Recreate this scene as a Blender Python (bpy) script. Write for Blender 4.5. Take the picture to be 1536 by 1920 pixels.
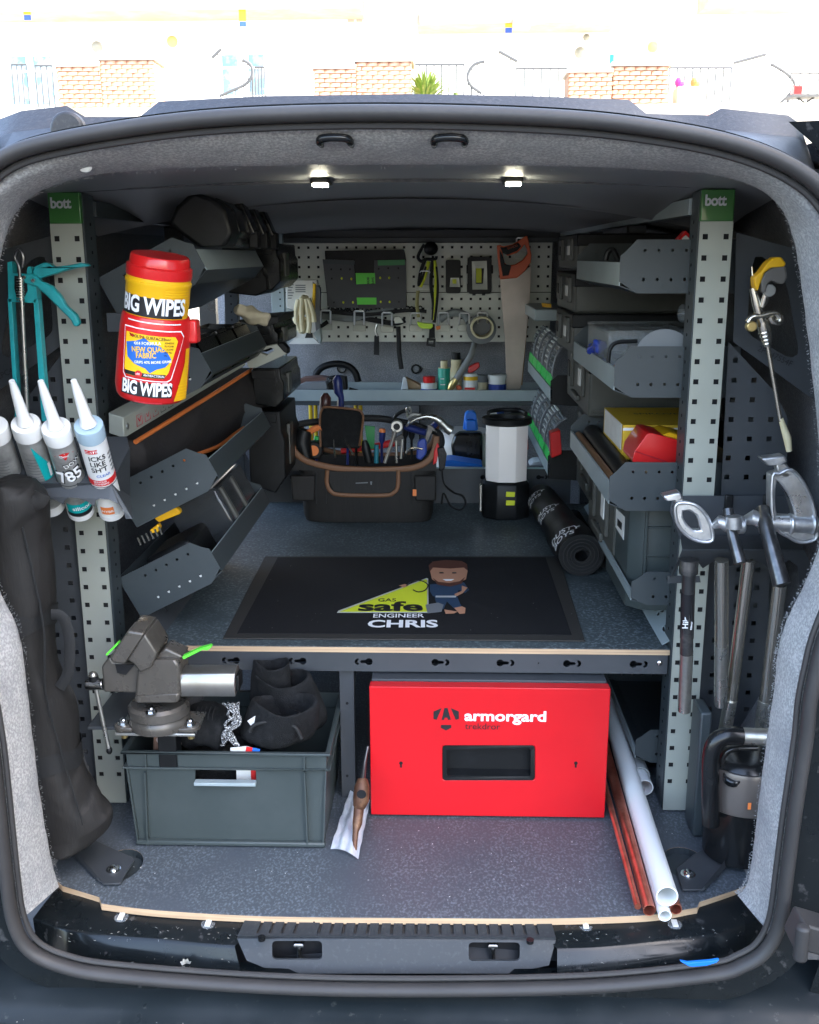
import bpy, math, random
from math import sin, cos, pi, radians as R_
from mathutils import Vector as V, Matrix as MX
from mathutils.geometry import tessellate_polygon, delaunay_2d_cdt
random.seed(7)
for o in list(bpy.data.objects): bpy.data.objects.remove(o)
SC = bpy.context.scene
COL = SC.collection
# ---------------- camera ----------------
cd = bpy.data.cameras.new('camera'); cam = bpy.data.objects.new('camera', cd); COL.objects.link(cam)
cd.sensor_fit = 'VERTICAL'; cd.sensor_height = 36; cd.sensor_width = 28.8; cd.lens = 36.0
cd.clip_start = .05; cd.clip_end = 600
CP = V((.078, 0, 1.72))
PITCH, YAW, ROLL = math.atan(480/1920), R_(1.766), R_(-.15)
CR = MX.Rotation(YAW, 3, 'Z') @ MX.Rotation(pi/2-PITCH, 3, 'X') @ MX.Rotation(ROLL, 3, 'Z')
cam.matrix_world = MX.Translation(CP) @ CR.to_4x4()
SC.camera = cam
# ---------------- world, sun, exposure ----------------
SUN_EL, SUN_AZ = R_(42), R_(106)      # azimuth of the sun measured from +Y towards +X
w = bpy.data.worlds.new('World'); SC.world = w; w.use_nodes = True
nt = w.node_tree; bg = nt.nodes['Background']; sky = nt.nodes.new('ShaderNodeTexSky')
sky.sky_type = 'NISHITA'; sky.sun_disc = False; sky.sun_elevation = SUN_EL; sky.sun_rotation = SUN_AZ
sky.air_density = 1.0; sky.dust_density = 3.5; sky.ozone_density = .3
nt.links.new(sky.outputs[0], bg.inputs[0]); bg.inputs[1].default_value = .15
sl = bpy.data.lights.new('sun', 'SUN'); sl.energy = 3.0; sl.angle = R_(.5); sl.color = (1, .95, .86)
so = bpy.data.objects.new('sun', sl); COL.objects.link(so)
sd = V((sin(SUN_AZ)*cos(SUN_EL), cos(SUN_AZ)*cos(SUN_EL), sin(SUN_EL)))
so.rotation_euler = (-sd).to_track_quat('-Z', 'Y').to_euler(); so.location = (0, -3, 9)
SC.view_settings.view_transform = 'Standard'; SC.view_settings.look = 'None'
SC.view_settings.exposure = 3.55; SC.view_settings.gamma = 1; SC.view_settings.use_curve_mapping = False
SC.render.engine = 'CYCLES'
SC.cycles.max_bounces = 8; SC.cycles.diffuse_bounces = 5
# ---------------- helpers ----------------
def ray(px, py): return CR @ V(((px-768)/1920, (960-py)/1920, -1))
def AY(px, py, Y): d = ray(px, py); return CP + d*((Y-CP.y)/d.y)
def AZ(px, py, Z): d = ray(px, py); return CP + d*((Z-CP.z)/d.z)
def AX(px, py, X): d = ray(px, py); return CP + d*((X-CP.x)/d.x)
X3, Y3, Z3 = V((1,0,0)), V((0,1,0)), V((0,0,1))
def cr(P, n=6, closed=False):
    P = [V(p) for p in P]; out = []; N = len(P)
    for i in range(N if closed else N-1):
        if closed: a,b,c,d = P[i-1],P[i],P[(i+1)%N],P[(i+2)%N]
        else: a,b,c,d = P[max(i-1,0)],P[i],P[i+1],P[min(i+2,N-1)]
        for k in range(n):
            t = k/n
            out.append(.5*((2*b)+(c-a)*t+(2*a-5*b+4*c-d)*t*t+(3*b-3*c+d-a)*t**3))
    if not closed: out.append(P[-1])
    return out
OR = {}
def tag(o, label=None, cat=None, group=None, kind=None):
    if label: o['label'] = label
    if cat: o['category'] = cat
    if group: o['group'] = group
    if kind: o['kind'] = kind
    return o
def thing(name, label, cat, loc=(0,0,0), rot=None, group=None, local=False):
    o = bpy.data.objects.new(name, None); COL.objects.link(o); o.empty_display_size = .05
    o.location = loc
    if rot is not None: o.rotation_euler = rot
    OR[o] = V((0,0,0)) if (local or rot is not None) else V(loc)
    return tag(o, label, cat, group)
class G:
    def __init__(s): s.v = []; s.f = []
    def add(s, vs, fs):
        b = len(s.v); s.v += [V(p) for p in vs]; s.f += [[b+i for i in f] for f in fs]; return s
    def box(s, c, d, R=None):
        c = V(c); hx,hy,hz = d[0]/2,d[1]/2,d[2]/2
        vs = [V((x*hx,y*hy,z*hz)) for x in (-1,1) for y in (-1,1) for z in (-1,1)]
        if R is not None: vs = [R@v for v in vs]
        return s.add([c+v for v in vs], [(0,1,3,2),(4,6,7,5),(0,4,5,1),(2,3,7,6),(0,2,6,4),(1,5,7,3)])
    def bx(s, a, b):
        a=V(a); b=V(b); return s.box((a+b)/2, [abs(q) for q in (b-a)])
    def hexa(s, a, b):   # two matching quads
        return s.add(list(a)+list(b), [(3,2,1,0),(4,5,6,7),(0,1,5,4),(1,2,6,5),(2,3,7,6),(3,0,4,7)])
    def loft(s, rings, closed=True, cap=True, loop=False):
        n = len(rings[0]); vs = [p for r in rings for p in r]; fs = []
        m = len(rings)
        for i in range(m if loop else m-1):
            for j in range(n if closed else n-1):
                a,b = i*n+j, i*n+(j+1)%n; c = ((i+1)%m)*n
                fs.append((a,b,c+(j+1)%n,c+j))
        if cap and closed and not loop: fs.append(tuple(range(n))[::-1]); fs.append(tuple((m-1)*n+j for j in range(n)))
        return s.add(vs, fs)
    def tube(s, P, r, n=8, closed=False, cap=True, flat=1.0, up=None):
        P = [V(p) for p in P]; m = len(P); rs = r if isinstance(r,(list,tuple)) else [r]*m
        rings = []; last = None
        for i in range(m):
            if closed: t = P[(i+1)%m]-P[i-1]
            else: t = P[min(i+1,m-1)]-P[max(i-1,0)]
            t.normalize()
            if last is None:
                u = V(up) if up else (Z3 if abs(t.z)<.9 else X3)
            else: u = last
            if up: u = V(up)
            u = (u - t*u.dot(t)); u.normalize(); last = u; w_ = t.cross(u)
            rings.append([P[i]+(u*cos(2*pi*k/n)*flat + w_*sin(2*pi*k/n))*rs[i] for k in range(n)])
        return s.loft(rings, True, cap, closed)
    def cyl(s, a, b, r, r2=None, n=16, cap=True):
        return s.tube([a,b],[r, r if r2 is None else r2],n,cap=cap)
    def lathe(s, base, axis, prof, n=24, cap=True):
        a = V(axis).normalized(); base = V(base)
        u = (X3 if abs(a.x)<.8 else Y3); u = (u-a*u.dot(a)).normalized(); w_ = a.cross(u)
        return s.loft([[base+a*h+(u*cos(2*pi*k/n)+w_*sin(2*pi*k/n))*max(r,1e-5) for k in range(n)] for h,r in prof], True, cap)
    def sph(s, c, r, n=12, m=8):
        c = V(c); r = (r,r,r) if not isinstance(r,(tuple,list)) else r
        return s.loft([[c+V((r[0]*sin(pi*(i+.02)/(m+.04))*cos(2*pi*k/n), r[1]*sin(pi*(i+.02)/(m+.04))*sin(2*pi*k/n), r[2]*cos(pi*(i+.02)/(m+.04)))) for k in range(n)] for i in range(m+1)])
    def plate(s, P, th, holes=()):
        """flat polygon P (3D) with holes, thickness vector th"""
        th = V(th); loops = [[V(p) for p in P]]+[[V(p) for p in h] for h in holes]
        allv = [p for l in loops for p in l]; n = len(allv)
        if holes:
            o = loops[0][0]; nn = V((0,0,0))
            for i in range(len(P)): nn += (loops[0][i]-o).cross(loops[0][(i+1)%len(P)]-o)
            nn.normalize(); u = (loops[0][1]-o).normalized(); w_ = nn.cross(u)
            p2 = [V(((p-o).dot(u),(p-o).dot(w_))) for p in allv]; ed = []; b = 0; ls = []
            for l in loops:
                ed += [(b+i,b+(i+1)%len(l)) for i in range(len(l))]; ls.append(p2[b:b+len(l)]); b += len(l)
            r = delaunay_2d_cdt(p2, ed, [], 1, 1e-7)
            def ins(p, L):
                c = False
                for i in range(len(L)):
                    a, d = L[i], L[i-1]
                    if (a.y > p.y) != (d.y > p.y) and p.x < (d.x-a.x)*(p.y-a.y)/(d.y-a.y)+a.x: c = not c
                return c
            nb_ = len(r[0]); vm = list(range(nb_)); tri = []
            for f in r[2]:
                c = (r[0][f[0]]+r[0][f[1]]+r[0][f[2]])/3
                if ins(c, ls[0]) and not any(ins(c, L) for L in ls[1:]): tri.append(list(f))
            p3 = [o+u*q.x+w_*q.y for q in r[0]]
            s.add(p3+[p+th for p in p3], [tuple(t) for t in tri]+[tuple(nb_+i for i in t) for t in tri]); tri = []
        else: tri = tessellate_polygon(loops)
        fs = [tuple(t) for t in tri]+[tuple(n+i for i in t) for t in tri]
        b = 0
        for l in loops:
            for i in range(len(l)):
                j = (i+1)%len(l); fs.append((b+i,b+j,n+b+j,n+b+i))
            b += len(l)
        return s.add(allv+[p+th for p in allv], fs)
    def pp(s, px, Y, th=.004, holes=()):
        """outline traced in the picture, stood on the plane Y, thickness away from camera"""
        return s.plate([AY(x,y,Y) for x,y in px], (0,th,0), [[AY(x,y,Y) for x,y in h] for h in holes])
    def perf(s, o, u, v, W, H, us, vs, hs, th, skip=None):
        """perforated sheet: square holes of size hs centred at us x vs"""
        o=V(o);u=V(u);v=V(v);th=V(th)
        ue=[0.]+sorted([c+d for c in us for d in (-hs/2,hs/2)])+[W]; ve=[0.]+sorted([c+d for c in vs for d in (-hs/2,hs/2)])+[H]
        for k in (0,1):
            b=len(s.v)
            for y in ve:
                for x in ue: s.v.append(o+u*x+v*y+th*k)
            nu=len(ue)
            for j in range(len(ve)-1):
                for i in range(nu-1):
                    if i%2==1 and j%2==1 and not (skip and skip(i//2,j//2)): continue
                    s.f.append([b+j*nu+i,b+j*nu+i+1,b+(j+1)*nu+i+1,b+(j+1)*nu+i])
        for i in range(1,len(ue)-1,2):
            for j in range(1,len(ve)-1,2):
                if skip and skip(i//2,j//2): continue
                c=[o+u*ue[i]+v*ve[j],o+u*ue[i+1]+v*ve[j],o+u*ue[i+1]+v*ve[j+1],o+u*ue[i]+v*ve[j+1]]
                s.add(c+[q+th for q in c],[(0,1,5,4),(1,2,6,5),(2,3,7,6),(3,0,4,7)])
        c=[o,o+u*W,o+u*W+v*H,o+v*H]; s.add(c+[q+th for q in c],[(0,1,5,4),(1,2,6,5),(2,3,7,6),(3,0,4,7)])
        return s
    def done(s, name, m, parent=None, smooth=False, bev=0, seg=2, sub=0, kind=None, fix=True):
        me = bpy.data.meshes.new(name); off = OR.get(parent, V((0,0,0))) if parent else V((0,0,0))
        me.from_pydata([p-off for p in s.v], [], s.f)
        if fix:
            import bmesh
            bm = bmesh.new(); bm.from_mesh(me)
            bmesh.ops.remove_doubles(bm, verts=bm.verts, dist=1e-6)
            bmesh.ops.recalc_face_normals(bm, faces=bm.faces); bm.to_mesh(me); bm.free()
        me.materials.append(m)
        if smooth:
            for p in me.polygons: p.use_smooth = True
            if smooth != 'all':
                try: me.set_sharp_from_angle(angle=R_(40))
                except Exception: pass
        o = bpy.data.objects.new(name, me); COL.objects.link(o)
        if bev:
            b = o.modifiers.new('bevel','BEVEL'); b.width = bev; b.segments = seg; b.limit_method='ANGLE'; b.angle_limit=R_(35)
            if not smooth:
                for p in me.polygons: p.use_smooth = True
                try: me.set_sharp_from_angle(angle=R_(75))
                except Exception: pass
            b.harden_normals = False
        if sub: q = o.modifiers.new('sub','SUBSURF'); q.levels = q.render_levels = sub
        if parent: o.parent = parent; OR[o] = off
        if kind: o['kind'] = kind
        return o
def copytree(o, parent=None):
    c = o.copy(); COL.objects.link(c)
    if parent: c.parent = parent
    for ch in [q for q in bpy.data.objects if q.parent == o]: copytree(ch, c)
    return c
FONTC = {}
def text(body, org, u, v, h, m, parent, bold=0., shear=0., sx=1., align='LEFT', depth=.0006, name='lettering', warp=None, spacing=1.):
    """raised or printed lettering, built as mesh; org = baseline point, h = cap height"""
    c = bpy.data.curves.new('t','FONT'); c.body = body; c.align_x = align; c.shear = shear; c.offset = bold
    c.size = 1/.7; c.extrude = 0; c.resolution_u = 3; c.space_character = spacing
    t = bpy.data.objects.new('t', c); COL.objects.link(t)
    dg = bpy.context.evaluated_depsgraph_get(); me = bpy.data.meshes.new_from_object(t.evaluated_get(dg))
    bpy.data.objects.remove(t); bpy.data.curves.remove(c)
    off = OR.get(parent, V((0,0,0))) if parent else V((0,0,0))
    org=V(org);u=V(u).normalized();v=V(v).normalized();n=u.cross(v)
    for q in me.vertices:
        x,y = q.co.x*h*sx, q.co.y*h
        p = warp(x,y) if warp else org+u*x+v*y+n*depth
        q.co = p-off
    me.name = name; me.materials.clear(); me.materials.append(m)
    o = bpy.data.objects.new(name, me); COL.objects.link(o)
    if parent: o.parent = parent; OR[o] = off
    return o
# ---------------- materials ----------------
def mat(name, col, rough=.5, metal=0., bump=None, var=None, coat=0., spec=.5, trans=0., emit=None, alpha=1., sheen=0., var2=None, ior=1.45, stretch=None, rvar=None):
    m = bpy.data.materials.new(name); m.use_nodes = True; t = m.node_tree; N = t.nodes; L = t.links
    b = N['Principled BSDF']; b.inputs['Base Color'].default_value = (*col,1); b.inputs['Roughness'].default_value = rough
    b.inputs['Metallic'].default_value = metal; b.inputs['Coat Weight'].default_value = coat; b.inputs['Coat Roughness'].default_value=.06
    b.inputs['Specular IOR Level'].default_value = spec; b.inputs['Transmission Weight'].default_value = trans
    b.inputs['Alpha'].default_value = alpha; b.inputs['IOR'].default_value = ior
    b.inputs['Sheen Weight'].default_value = sheen
    if emit: b.inputs['Emission Color'].default_value=(*emit[0],1); b.inputs['Emission Strength'].default_value=emit[1]
    tc = N.new('ShaderNodeTexCoord'); mp = N.new('ShaderNodeMapping'); L.new(tc.outputs['Object'], mp.inputs[0])
    if stretch: mp.inputs['Scale'].default_value = stretch
    def noise(sc, det=4, rg=.6):
        n = N.new('ShaderNodeTexNoise'); n.inputs['Scale'].default_value=sc; n.inputs['Detail'].default_value=det; n.inputs['Roughness'].default_value=rg
        L.new(mp.outputs[0], n.inputs['Vector']); return n
    src = None
    for k,vv in enumerate((var,var2)):
        if not vv: continue
        sc, c2, lo, hi = vv
        n = noise(sc); r = N.new('ShaderNodeMapRange'); r.inputs[1].default_value=lo; r.inputs[2].default_value=hi
        L.new(n.outputs['Fac'], r.inputs[0])
        mx = N.new('ShaderNodeMix'); mx.data_type='RGBA'; L.new(r.outputs[0], mx.inputs[0])
        if src: L.new(src, mx.inputs[6])
        else: mx.inputs[6].default_value=(*col,1)
        mx.inputs[7].default_value=(*c2,1); src = mx.outputs[2]
    if src: L.new(src, b.inputs['Base Color'])
    if rvar:
        n = noise(rvar[0]); r = N.new('ShaderNodeMapRange'); r.inputs[1].default_value=.35; r.inputs[2].default_value=.65; r.inputs[3].default_value=rvar[1]; r.inputs[4].default_value=rvar[2]
        L.new(n.outputs['Fac'], r.inputs[0]); L.new(r.outputs[0], b.inputs['Roughness'])
    if bump:
        n = noise(bump[0], 6, .7); q = N.new('ShaderNodeBump'); q.inputs['Strength'].default_value=bump[1]; q.inputs['Distance'].default_value=bump[2] if len(bump)>2 else .002
        L.new(n.outputs['Fac'], q.inputs['Height']); L.new(q.outputs[0], b.inputs['Normal'])
    return m
M = dict(
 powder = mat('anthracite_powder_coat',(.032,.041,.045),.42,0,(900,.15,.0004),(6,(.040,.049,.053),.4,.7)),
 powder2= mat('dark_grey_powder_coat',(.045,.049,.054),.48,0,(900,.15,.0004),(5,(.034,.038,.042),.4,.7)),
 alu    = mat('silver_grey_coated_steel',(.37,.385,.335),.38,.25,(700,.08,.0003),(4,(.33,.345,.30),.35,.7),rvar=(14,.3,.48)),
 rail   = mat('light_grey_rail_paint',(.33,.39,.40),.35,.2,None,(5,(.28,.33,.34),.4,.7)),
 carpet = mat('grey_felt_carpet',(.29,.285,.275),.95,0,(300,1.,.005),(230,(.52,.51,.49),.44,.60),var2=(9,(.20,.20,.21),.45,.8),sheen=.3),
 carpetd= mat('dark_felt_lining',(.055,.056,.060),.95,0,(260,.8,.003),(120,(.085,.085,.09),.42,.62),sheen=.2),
 bulk   = mat('bulkhead_felt',(.23,.235,.25),.95,0,(300,1.,.004),(200,(.38,.385,.40),.42,.62),var2=(6,(.17,.175,.19),.4,.75)),
 ceil   = mat('headliner_vinyl',(.25,.255,.26),.45,0,(300,.15,.0006)),
 rubber = mat('door_seal_rubber',(.034,.032,.031),.5,0,(60,.2,.0006),(9,(.044,.041,.039),.45,.75),spec=.4),
 paint  = mat('black_van_paint',(.007,.009,.010),.16,0,None,(45,(.05,.05,.05),.62,.72),coat=.15,rvar=(8,.16,.4),spec=.35),
 bumper = mat('dusty_dark_bumper_paint',(.010,.014,.016),.38,0,None,(60,(.07,.075,.07),.64,.78),var2=(3,(.016,.021,.024),.4,.7),coat=.0,spec=.35,rvar=(6,.25,.5)),
 roof   = mat('blue_grey_roof_paint',(.035,.05,.085),.16,.2,None,(20,(.04,.055,.088),.5,.75),coat=1.),
 roofd  = mat('dusty_roof_edge',(.022,.021,.022),.4,0,(120,.4,.002),(160,(.05,.047,.045),.52,.75)),
 floor  = mat('speckled_vinyl_floor',(.060,.071,.080),.5,0,(300,.25,.001),(210,(.17,.19,.215),.48,.72),var2=(7,(.065,.075,.088),.45,.7),stretch=(1,.7,1)),
 deck   = mat('speckled_deck_vinyl',(.052,.066,.071),.5,0,(300,.25,.001),(150,(.19,.235,.245),.50,.70),var2=(5,(.036,.048,.052),.45,.7)),
 ply    = mat('plywood_edge',(.52,.36,.22),.7,0,(60,.2,.001),(14,(.40,.27,.16),.4,.65),stretch=(.25,3,14)),
 splast = mat('grey_sill_plastic',(.022,.025,.028),.55,0,(400,.3,.0007),(120,(.038,.041,.044),.55,.75)),
 black  = mat('black_plastic',(.006,.0065,.007),.45,0,(500,.15,.0004),(14,(.012,.0125,.014),.5,.7),spec=.3),
 blackg = mat('gloss_black_plastic',(.008,.0085,.009),.22,0,None,(14,(.016,.0165,.017),.5,.7),spec=.5),
 casep  = mat('case_grey_plastic',(.062,.064,.056),.42,0,(400,.2,.0005),(10,(.085,.085,.076),.45,.7)),
 void   = mat('dark_recess',(.006,.006,.007),.9),
 crate  = mat('grey_crate_plastic',(.040,.051,.050),.42,0,(300,.12,.0005),(8,(.050,.061,.060),.45,.7)),
 red    = mat('red_powder_coat',(.56,.007,.012),.32,0,(700,.1,.0003),(4,(.50,.006,.011),.4,.7)),
 redp   = mat('red_plastic',(.62,.015,.015),.28,0,None,(6,(.52,.012,.014),.4,.7),coat=.3),
 yel    = mat('yellow_plastic',(.82,.44,.01),.35,0,None,(6,(.72,.38,.01),.4,.7)),
 teal   = mat('teal_paint',(.02,.34,.36),.35,0,None,(25,(.015,.24,.26),.45,.7)),
 white  = mat('white_plastic',(.78,.78,.76),.35,0,None,(6,(.70,.70,.68),.4,.7)),
 cream  = mat('cream_rubber',(.70,.62,.40),.6,0,(80,.3,.002),(20,(.60,.50,.28),.4,.7)),
 steel  = mat('worn_steel',(.48,.47,.43),.32,.9,(120,.1,.0005),(20,(.35,.34,.31),.45,.7),rvar=(20,.2,.45)),
 chrome = mat('bright_zinc',(.75,.75,.74),.18,1.,None,(30,(.55,.55,.54),.45,.7)),
 brass  = mat('brass',(.62,.47,.20),.3,.9),
 castal = mat('cast_aluminium',(.62,.62,.62),.38,.9,(120,.35,.0012),(25,(.38,.38,.38),.42,.7),rvar=(20,.25,.5)),
 vice   = mat('brown_grey_vice_paint',(.085,.076,.064),.26,.35,(160,.3,.0008),(12,(.095,.086,.075),.42,.7),rvar=(20,.2,.42)),
 darkst = mat('dark_steel_tube',(.10,.10,.10),.28,.8,None,(30,(.2,.19,.18),.5,.7)),
 copper = mat('copper_pipe',(.80,.30,.20),.3,.85,None,(16,(.55,.14,.08),.45,.7)),
 pvc    = mat('white_pvc',(.74,.745,.72),.3,0,None,(7,(.70,.73,.72),.4,.7)),
 pvcg   = mat('grey_pvc',(.34,.35,.34),.4),
 fabric = mat('black_nylon_fabric',(.014,.013,.012),.62,0,(16,.35,.008),(10,(.019,.017,.0155),.4,.7),spec=.35,stretch=(1.6,1,.22)),
 fleece = mat('black_fleece',(.009,.0095,.010),.95,0,(350,1.,.003),(60,(.018,.018,.019),.45,.7),spec=.3),
 webb   = mat('webbing_strap',(.010,.010,.010),.7,0,(900,.8,.001)),
 orange = mat('orange_trim',(.72,.20,.05),.55),
 brown  = mat('brown_leather_trim',(.17,.08,.036),.55,0,(200,.3,.001),(20,(.18,.08,.04),.4,.7)),
 matr   = mat('black_rubber_mat',(.010,.010,.011),.85,0,(500,.6,.001),(160,(.016,.016,.017),.6,.72),spec=.25),
 matb   = mat('mat_border_rubber',(.026,.024,.021),.7,0,(200,.3,.001)),
 lime   = mat('lime_print',(.60,.66,.03),.6), gprint = mat('bright_green',(.10,.60,.04),.4), ggreen = mat('vivid_green_plastic',(.02,.52,.08),.35),
 bgreen = mat('label_green',(.03,.12,.025),.28,0,None,(3,(.04,.15,.035),.4,.7),coat=.5), dgreen = mat('dark_green',(.015,.20,.05),.4),
 wprint = mat('white_print',(.80,.80,.80),.5), sprint = mat('silver_print',(.55,.57,.57),.35,.3), kprint = mat('black_print',(.012,.012,.014),.45), gyprint = mat('grey_print',(.16,.17,.18),.5),
 rprint = mat('red_print',(.60,.02,.02),.45), yprint = mat('yellow_print',(.85,.50,.01),.45), bprint = mat('blue_print',(.02,.13,.50),.45), skin = mat('skin_print',(.45,.22,.13),.7),
 hair = mat('hair_print',(.09,.03,.018),.7), nprint = mat('navy_print',(.018,.045,.09),.7), tprint = mat('teal_print',(.0,.36,.36),.4),
 blue   = mat('blue_plastic',(.01,.16,.62),.35), navy = mat('navy_plastic',(.015,.025,.12),.35),
 paper  = mat('white_card',(.66,.66,.63),.7,0,None,(20,(.58,.57,.54),.4,.7)), tan = mat('brown_card',(.34,.24,.14),.8),
 cloth  = mat('cream_cloth',(.60,.54,.40),.9,0,(100,.5,.002)),
 saw    = mat('saw_blade_steel',(.26,.23,.205),.34,.75,None,(6,(.20,.18,.16),.4,.7)),
 sorange= mat('orange_handle',(.75,.13,.04),.4),
 lens   = mat('frosted_lens',(.92,.85,.79),.35,0), led = mat('yellow_led_phosphor',(.62,.66,.02),.5),
 clear  = mat('clear_plastic',(.40,.43,.45),.10,0,None,None,alpha=.24), glassd = mat('dark_clear_plastic',(.05,.055,.06),.12,alpha=.75),
 lamp   = mat('lit_led_panel',(1,1,.9),.4,emit=((1.,.95,.72),9.)),
 gun    = mat('nickel_plate',(.62,.58,.50),.22,.95), tub = mat('blue_tub_label',(.03,.06,.30),.4), gteal = mat('green_bottle',(.02,.34,.24),.35),
 bristle= mat('brown_bristle',(.13,.07,.055),.9,0,(400,1.,.004)), ypipe = mat('yellow_pipe',(.75,.50,.02),.45),
 burn   = mat('rusty_brown_metal',(.10,.045,.025),.5,.4,(120,.4,.001),(40,(.22,.12,.065),.45,.7)),
 bag    = mat('thin_poly_bag',(.72,.76,.80),.25,0,(70,.8,.004),None,alpha=.75), hose=mat('grey_hose',(.30,.31,.31),.5),
 vacb   = mat('vacuum_bronze_plastic',(.13,.115,.105),.3,.4), barrel = mat('bare_steel_barrel',(.34,.325,.30),.3,.85,(200,.1,.0004),(10,(.26,.24,.21),.4,.7)), wire = mat('zinc_wire',(.72,.72,.70),.3,.4), pegalu = mat('perforated_panel_paint',(.56,.58,.52),.4,.15,None,(4,(.50,.52,.47),.35,.7)), peel=mat('deburred_red',(.4,.02,.03),.4),
)
# ======================= SETTING =======================
FZ, DZ = .58, .938       # load floor, platform deck heights
PY = 1.96                # plane of the front uprights
GRD = G().add([(-150,-150,0),(150,-150,0),(150,150,0),(-150,150,0)],[(0,1,2,3)])
tag(GRD.done('road', mat('asphalt',(.055,.055,.055),.85,0,(40,.4,.004),(3,(.075,.073,.07),.4,.7))), kind='structure')
TZ = 4.85                # raised terrace behind the van
wallm = mat('cream_render',(.80,.77,.70),.85,0,(30,.2,.002),(2,(.74,.71,.64),.4,.7))
whitem = mat('white_render',(.82,.82,.80),.85,0,(30,.2,.002),(2,(.77,.77,.75),.4,.7))
brickm = mat('orange_brick',(.22,.075,.04),.9,0,(60,.5,.003),(5,(.32,.14,.07),.42,.6),var2=(2.5,(.50,.36,.26),.47,.64))
stone = mat('coping_stone',(.40,.38,.33),.9,0,(60,.4,.003))
iron = mat('dark_iron_paint',(.05,.055,.06),.5)
glassm = mat('window_glass',(.10,.22,.30),.06,0,None,(2,(.35,.42,.46),.45,.6),spec=1.)
leafm = mat('palm_leaf',(.10,.17,.03),.6,0,None,(8,(.20,.26,.06),.4,.7))
tag(G().bx((-40,23.4,0),(40,60,TZ)).done('terrace_ground', stone), kind='structure')
h = thing('terraced_building','long cream rendered building with recessed upper floor behind the brick planters','building',(0,30,TZ))
G().bx((-40,30,TZ),(40,36,7.05)).done('wall', whitem, h)
shadem = mat('soffit_shade_render',(.34,.29,.215),.9,0,(30,.2,.002),(1.5,(.44,.39,.31),.4,.7))  # sandy tone puts the shade of the soffits into the base colour
G().bx((-40,29.9,7.05),(40,36,13)).done('upper_wall', whitem, h)
for xa_,xb_,y_ in ((-60,676,22),(782,1158,44),(1330,1620,6)):
    a=AY(xa_,y_,28.6); b=AY(xb_,y_,28.6); G().bx((a.x,28.6,a.z),(b.x,29.95,13)).done('projecting_bay', shadem, h)
def atb(px,py,Y=29.97): return AY(px,py,Y)
for (x0,x1,y0,y1) in ((22,50,72,196),(66,98,72,196),(416,448,76,178),(465,497,76,178),(584,604,110,126)):
    a=atb(x0,y1); b=atb(x1,y0); f=G()
    for q in ((a.x-.03,a.x+.05),(b.x-.05,b.x+.03)): f.bx((q[0],29.9,a.z),(q[1],30.02,b.z))
    f.bx((a.x,29.91,b.z-.05),(b.x,30.01,b.z+.03)); 
    if b.z-a.z>1: f.bx((a.x,29.91,(a.z+b.z)/2-.03),(b.x,30.01,(a.z+b.z)/2+.03))
    fo=f.done('window', whitem, h); G().bx((a.x,29.96,a.z),(b.x,29.99,b.z)).done('pane', glassm, fo)
for x0 in (653,669,728,740):
    a=atb(x0,43 if x0<700 else 46); G().bx((a.x,29.86,a.z),(a.x+.17,29.96,a.z+.17)).done('air_brick', stone, h)
def flag(px,py,lab):
    a=AY(px,py,28.7); t=thing('hanging_banner',lab,'banner',(a.x,28.7,a.z-.3),group='small blue and yellow banners')
    G().bx((a.x-.09,28.68,a.z-.08),(a.x+.09,28.72,a.z+.22)).done('yellow_panel', M['yel'], t)
    G().bx((a.x-.085,28.675,a.z-.2),(a.x+.085,28.725,a.z-.08)).done('blue_panel', mat('banner_blue',(.02,.06,.45),.5), t)
flag(51,22,'blue and yellow banner leftmost of three, above the left pair of windows')
flag(455,34,'blue and yellow banner above the windows left of the middle brick planter')
flag(954,46,'orange and blue banner hanging beside the right floodlight')
def globe(px,py,m,lab,r=.15):
    a=AY(px,py,29.7); t=thing('globe_lamp',lab,'wall lamp',a,group='round wall lamps')
    G().sph(a,r).done('globe', m, t, smooth=True); G().cyl(a+V((0,.05,0)),a+V((0,.28,0)),.03,n=8).done('bracket', iron, t)
gl = mat('grey_glass_globe',(.22,.22,.19),.2); gw = mat('amber_glass_globe',(.60,.36,.12),.3)
globe(182,88,gl,'dark round wall lamp above the left brick planter'); globe(323,78,gw,'amber round wall lamp between left planter and blue windows')
globe(1088,99,gl,'grey round wall lamp left of the right brick planter'); globe(1100,70,gl,'small dark round wall lamp highest above right planter',.09); globe(1224,88,gw,'amber round wall lamp above the right brick planter')
for i,(px,py) in enumerate(((803,33),(978,43))):
    a=AY(px,py,28.5); t=thing('floodlight','square floodlight on the wall, '+('left of the two' if i==0 else 'right of the two beside the orange banner'),'floodlight',a,group='floodlights')
    G().bx((a.x-.22,28.45,a.z-.14),(a.x+.22,28.7,a.z+.14)).done('housing', stone, t, bev=.03)
    G().bx((a.x-.16,28.43,a.z-.09),(a.x+.16,28.45,a.z+.09)).done('glass', M['clear'], t)
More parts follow.
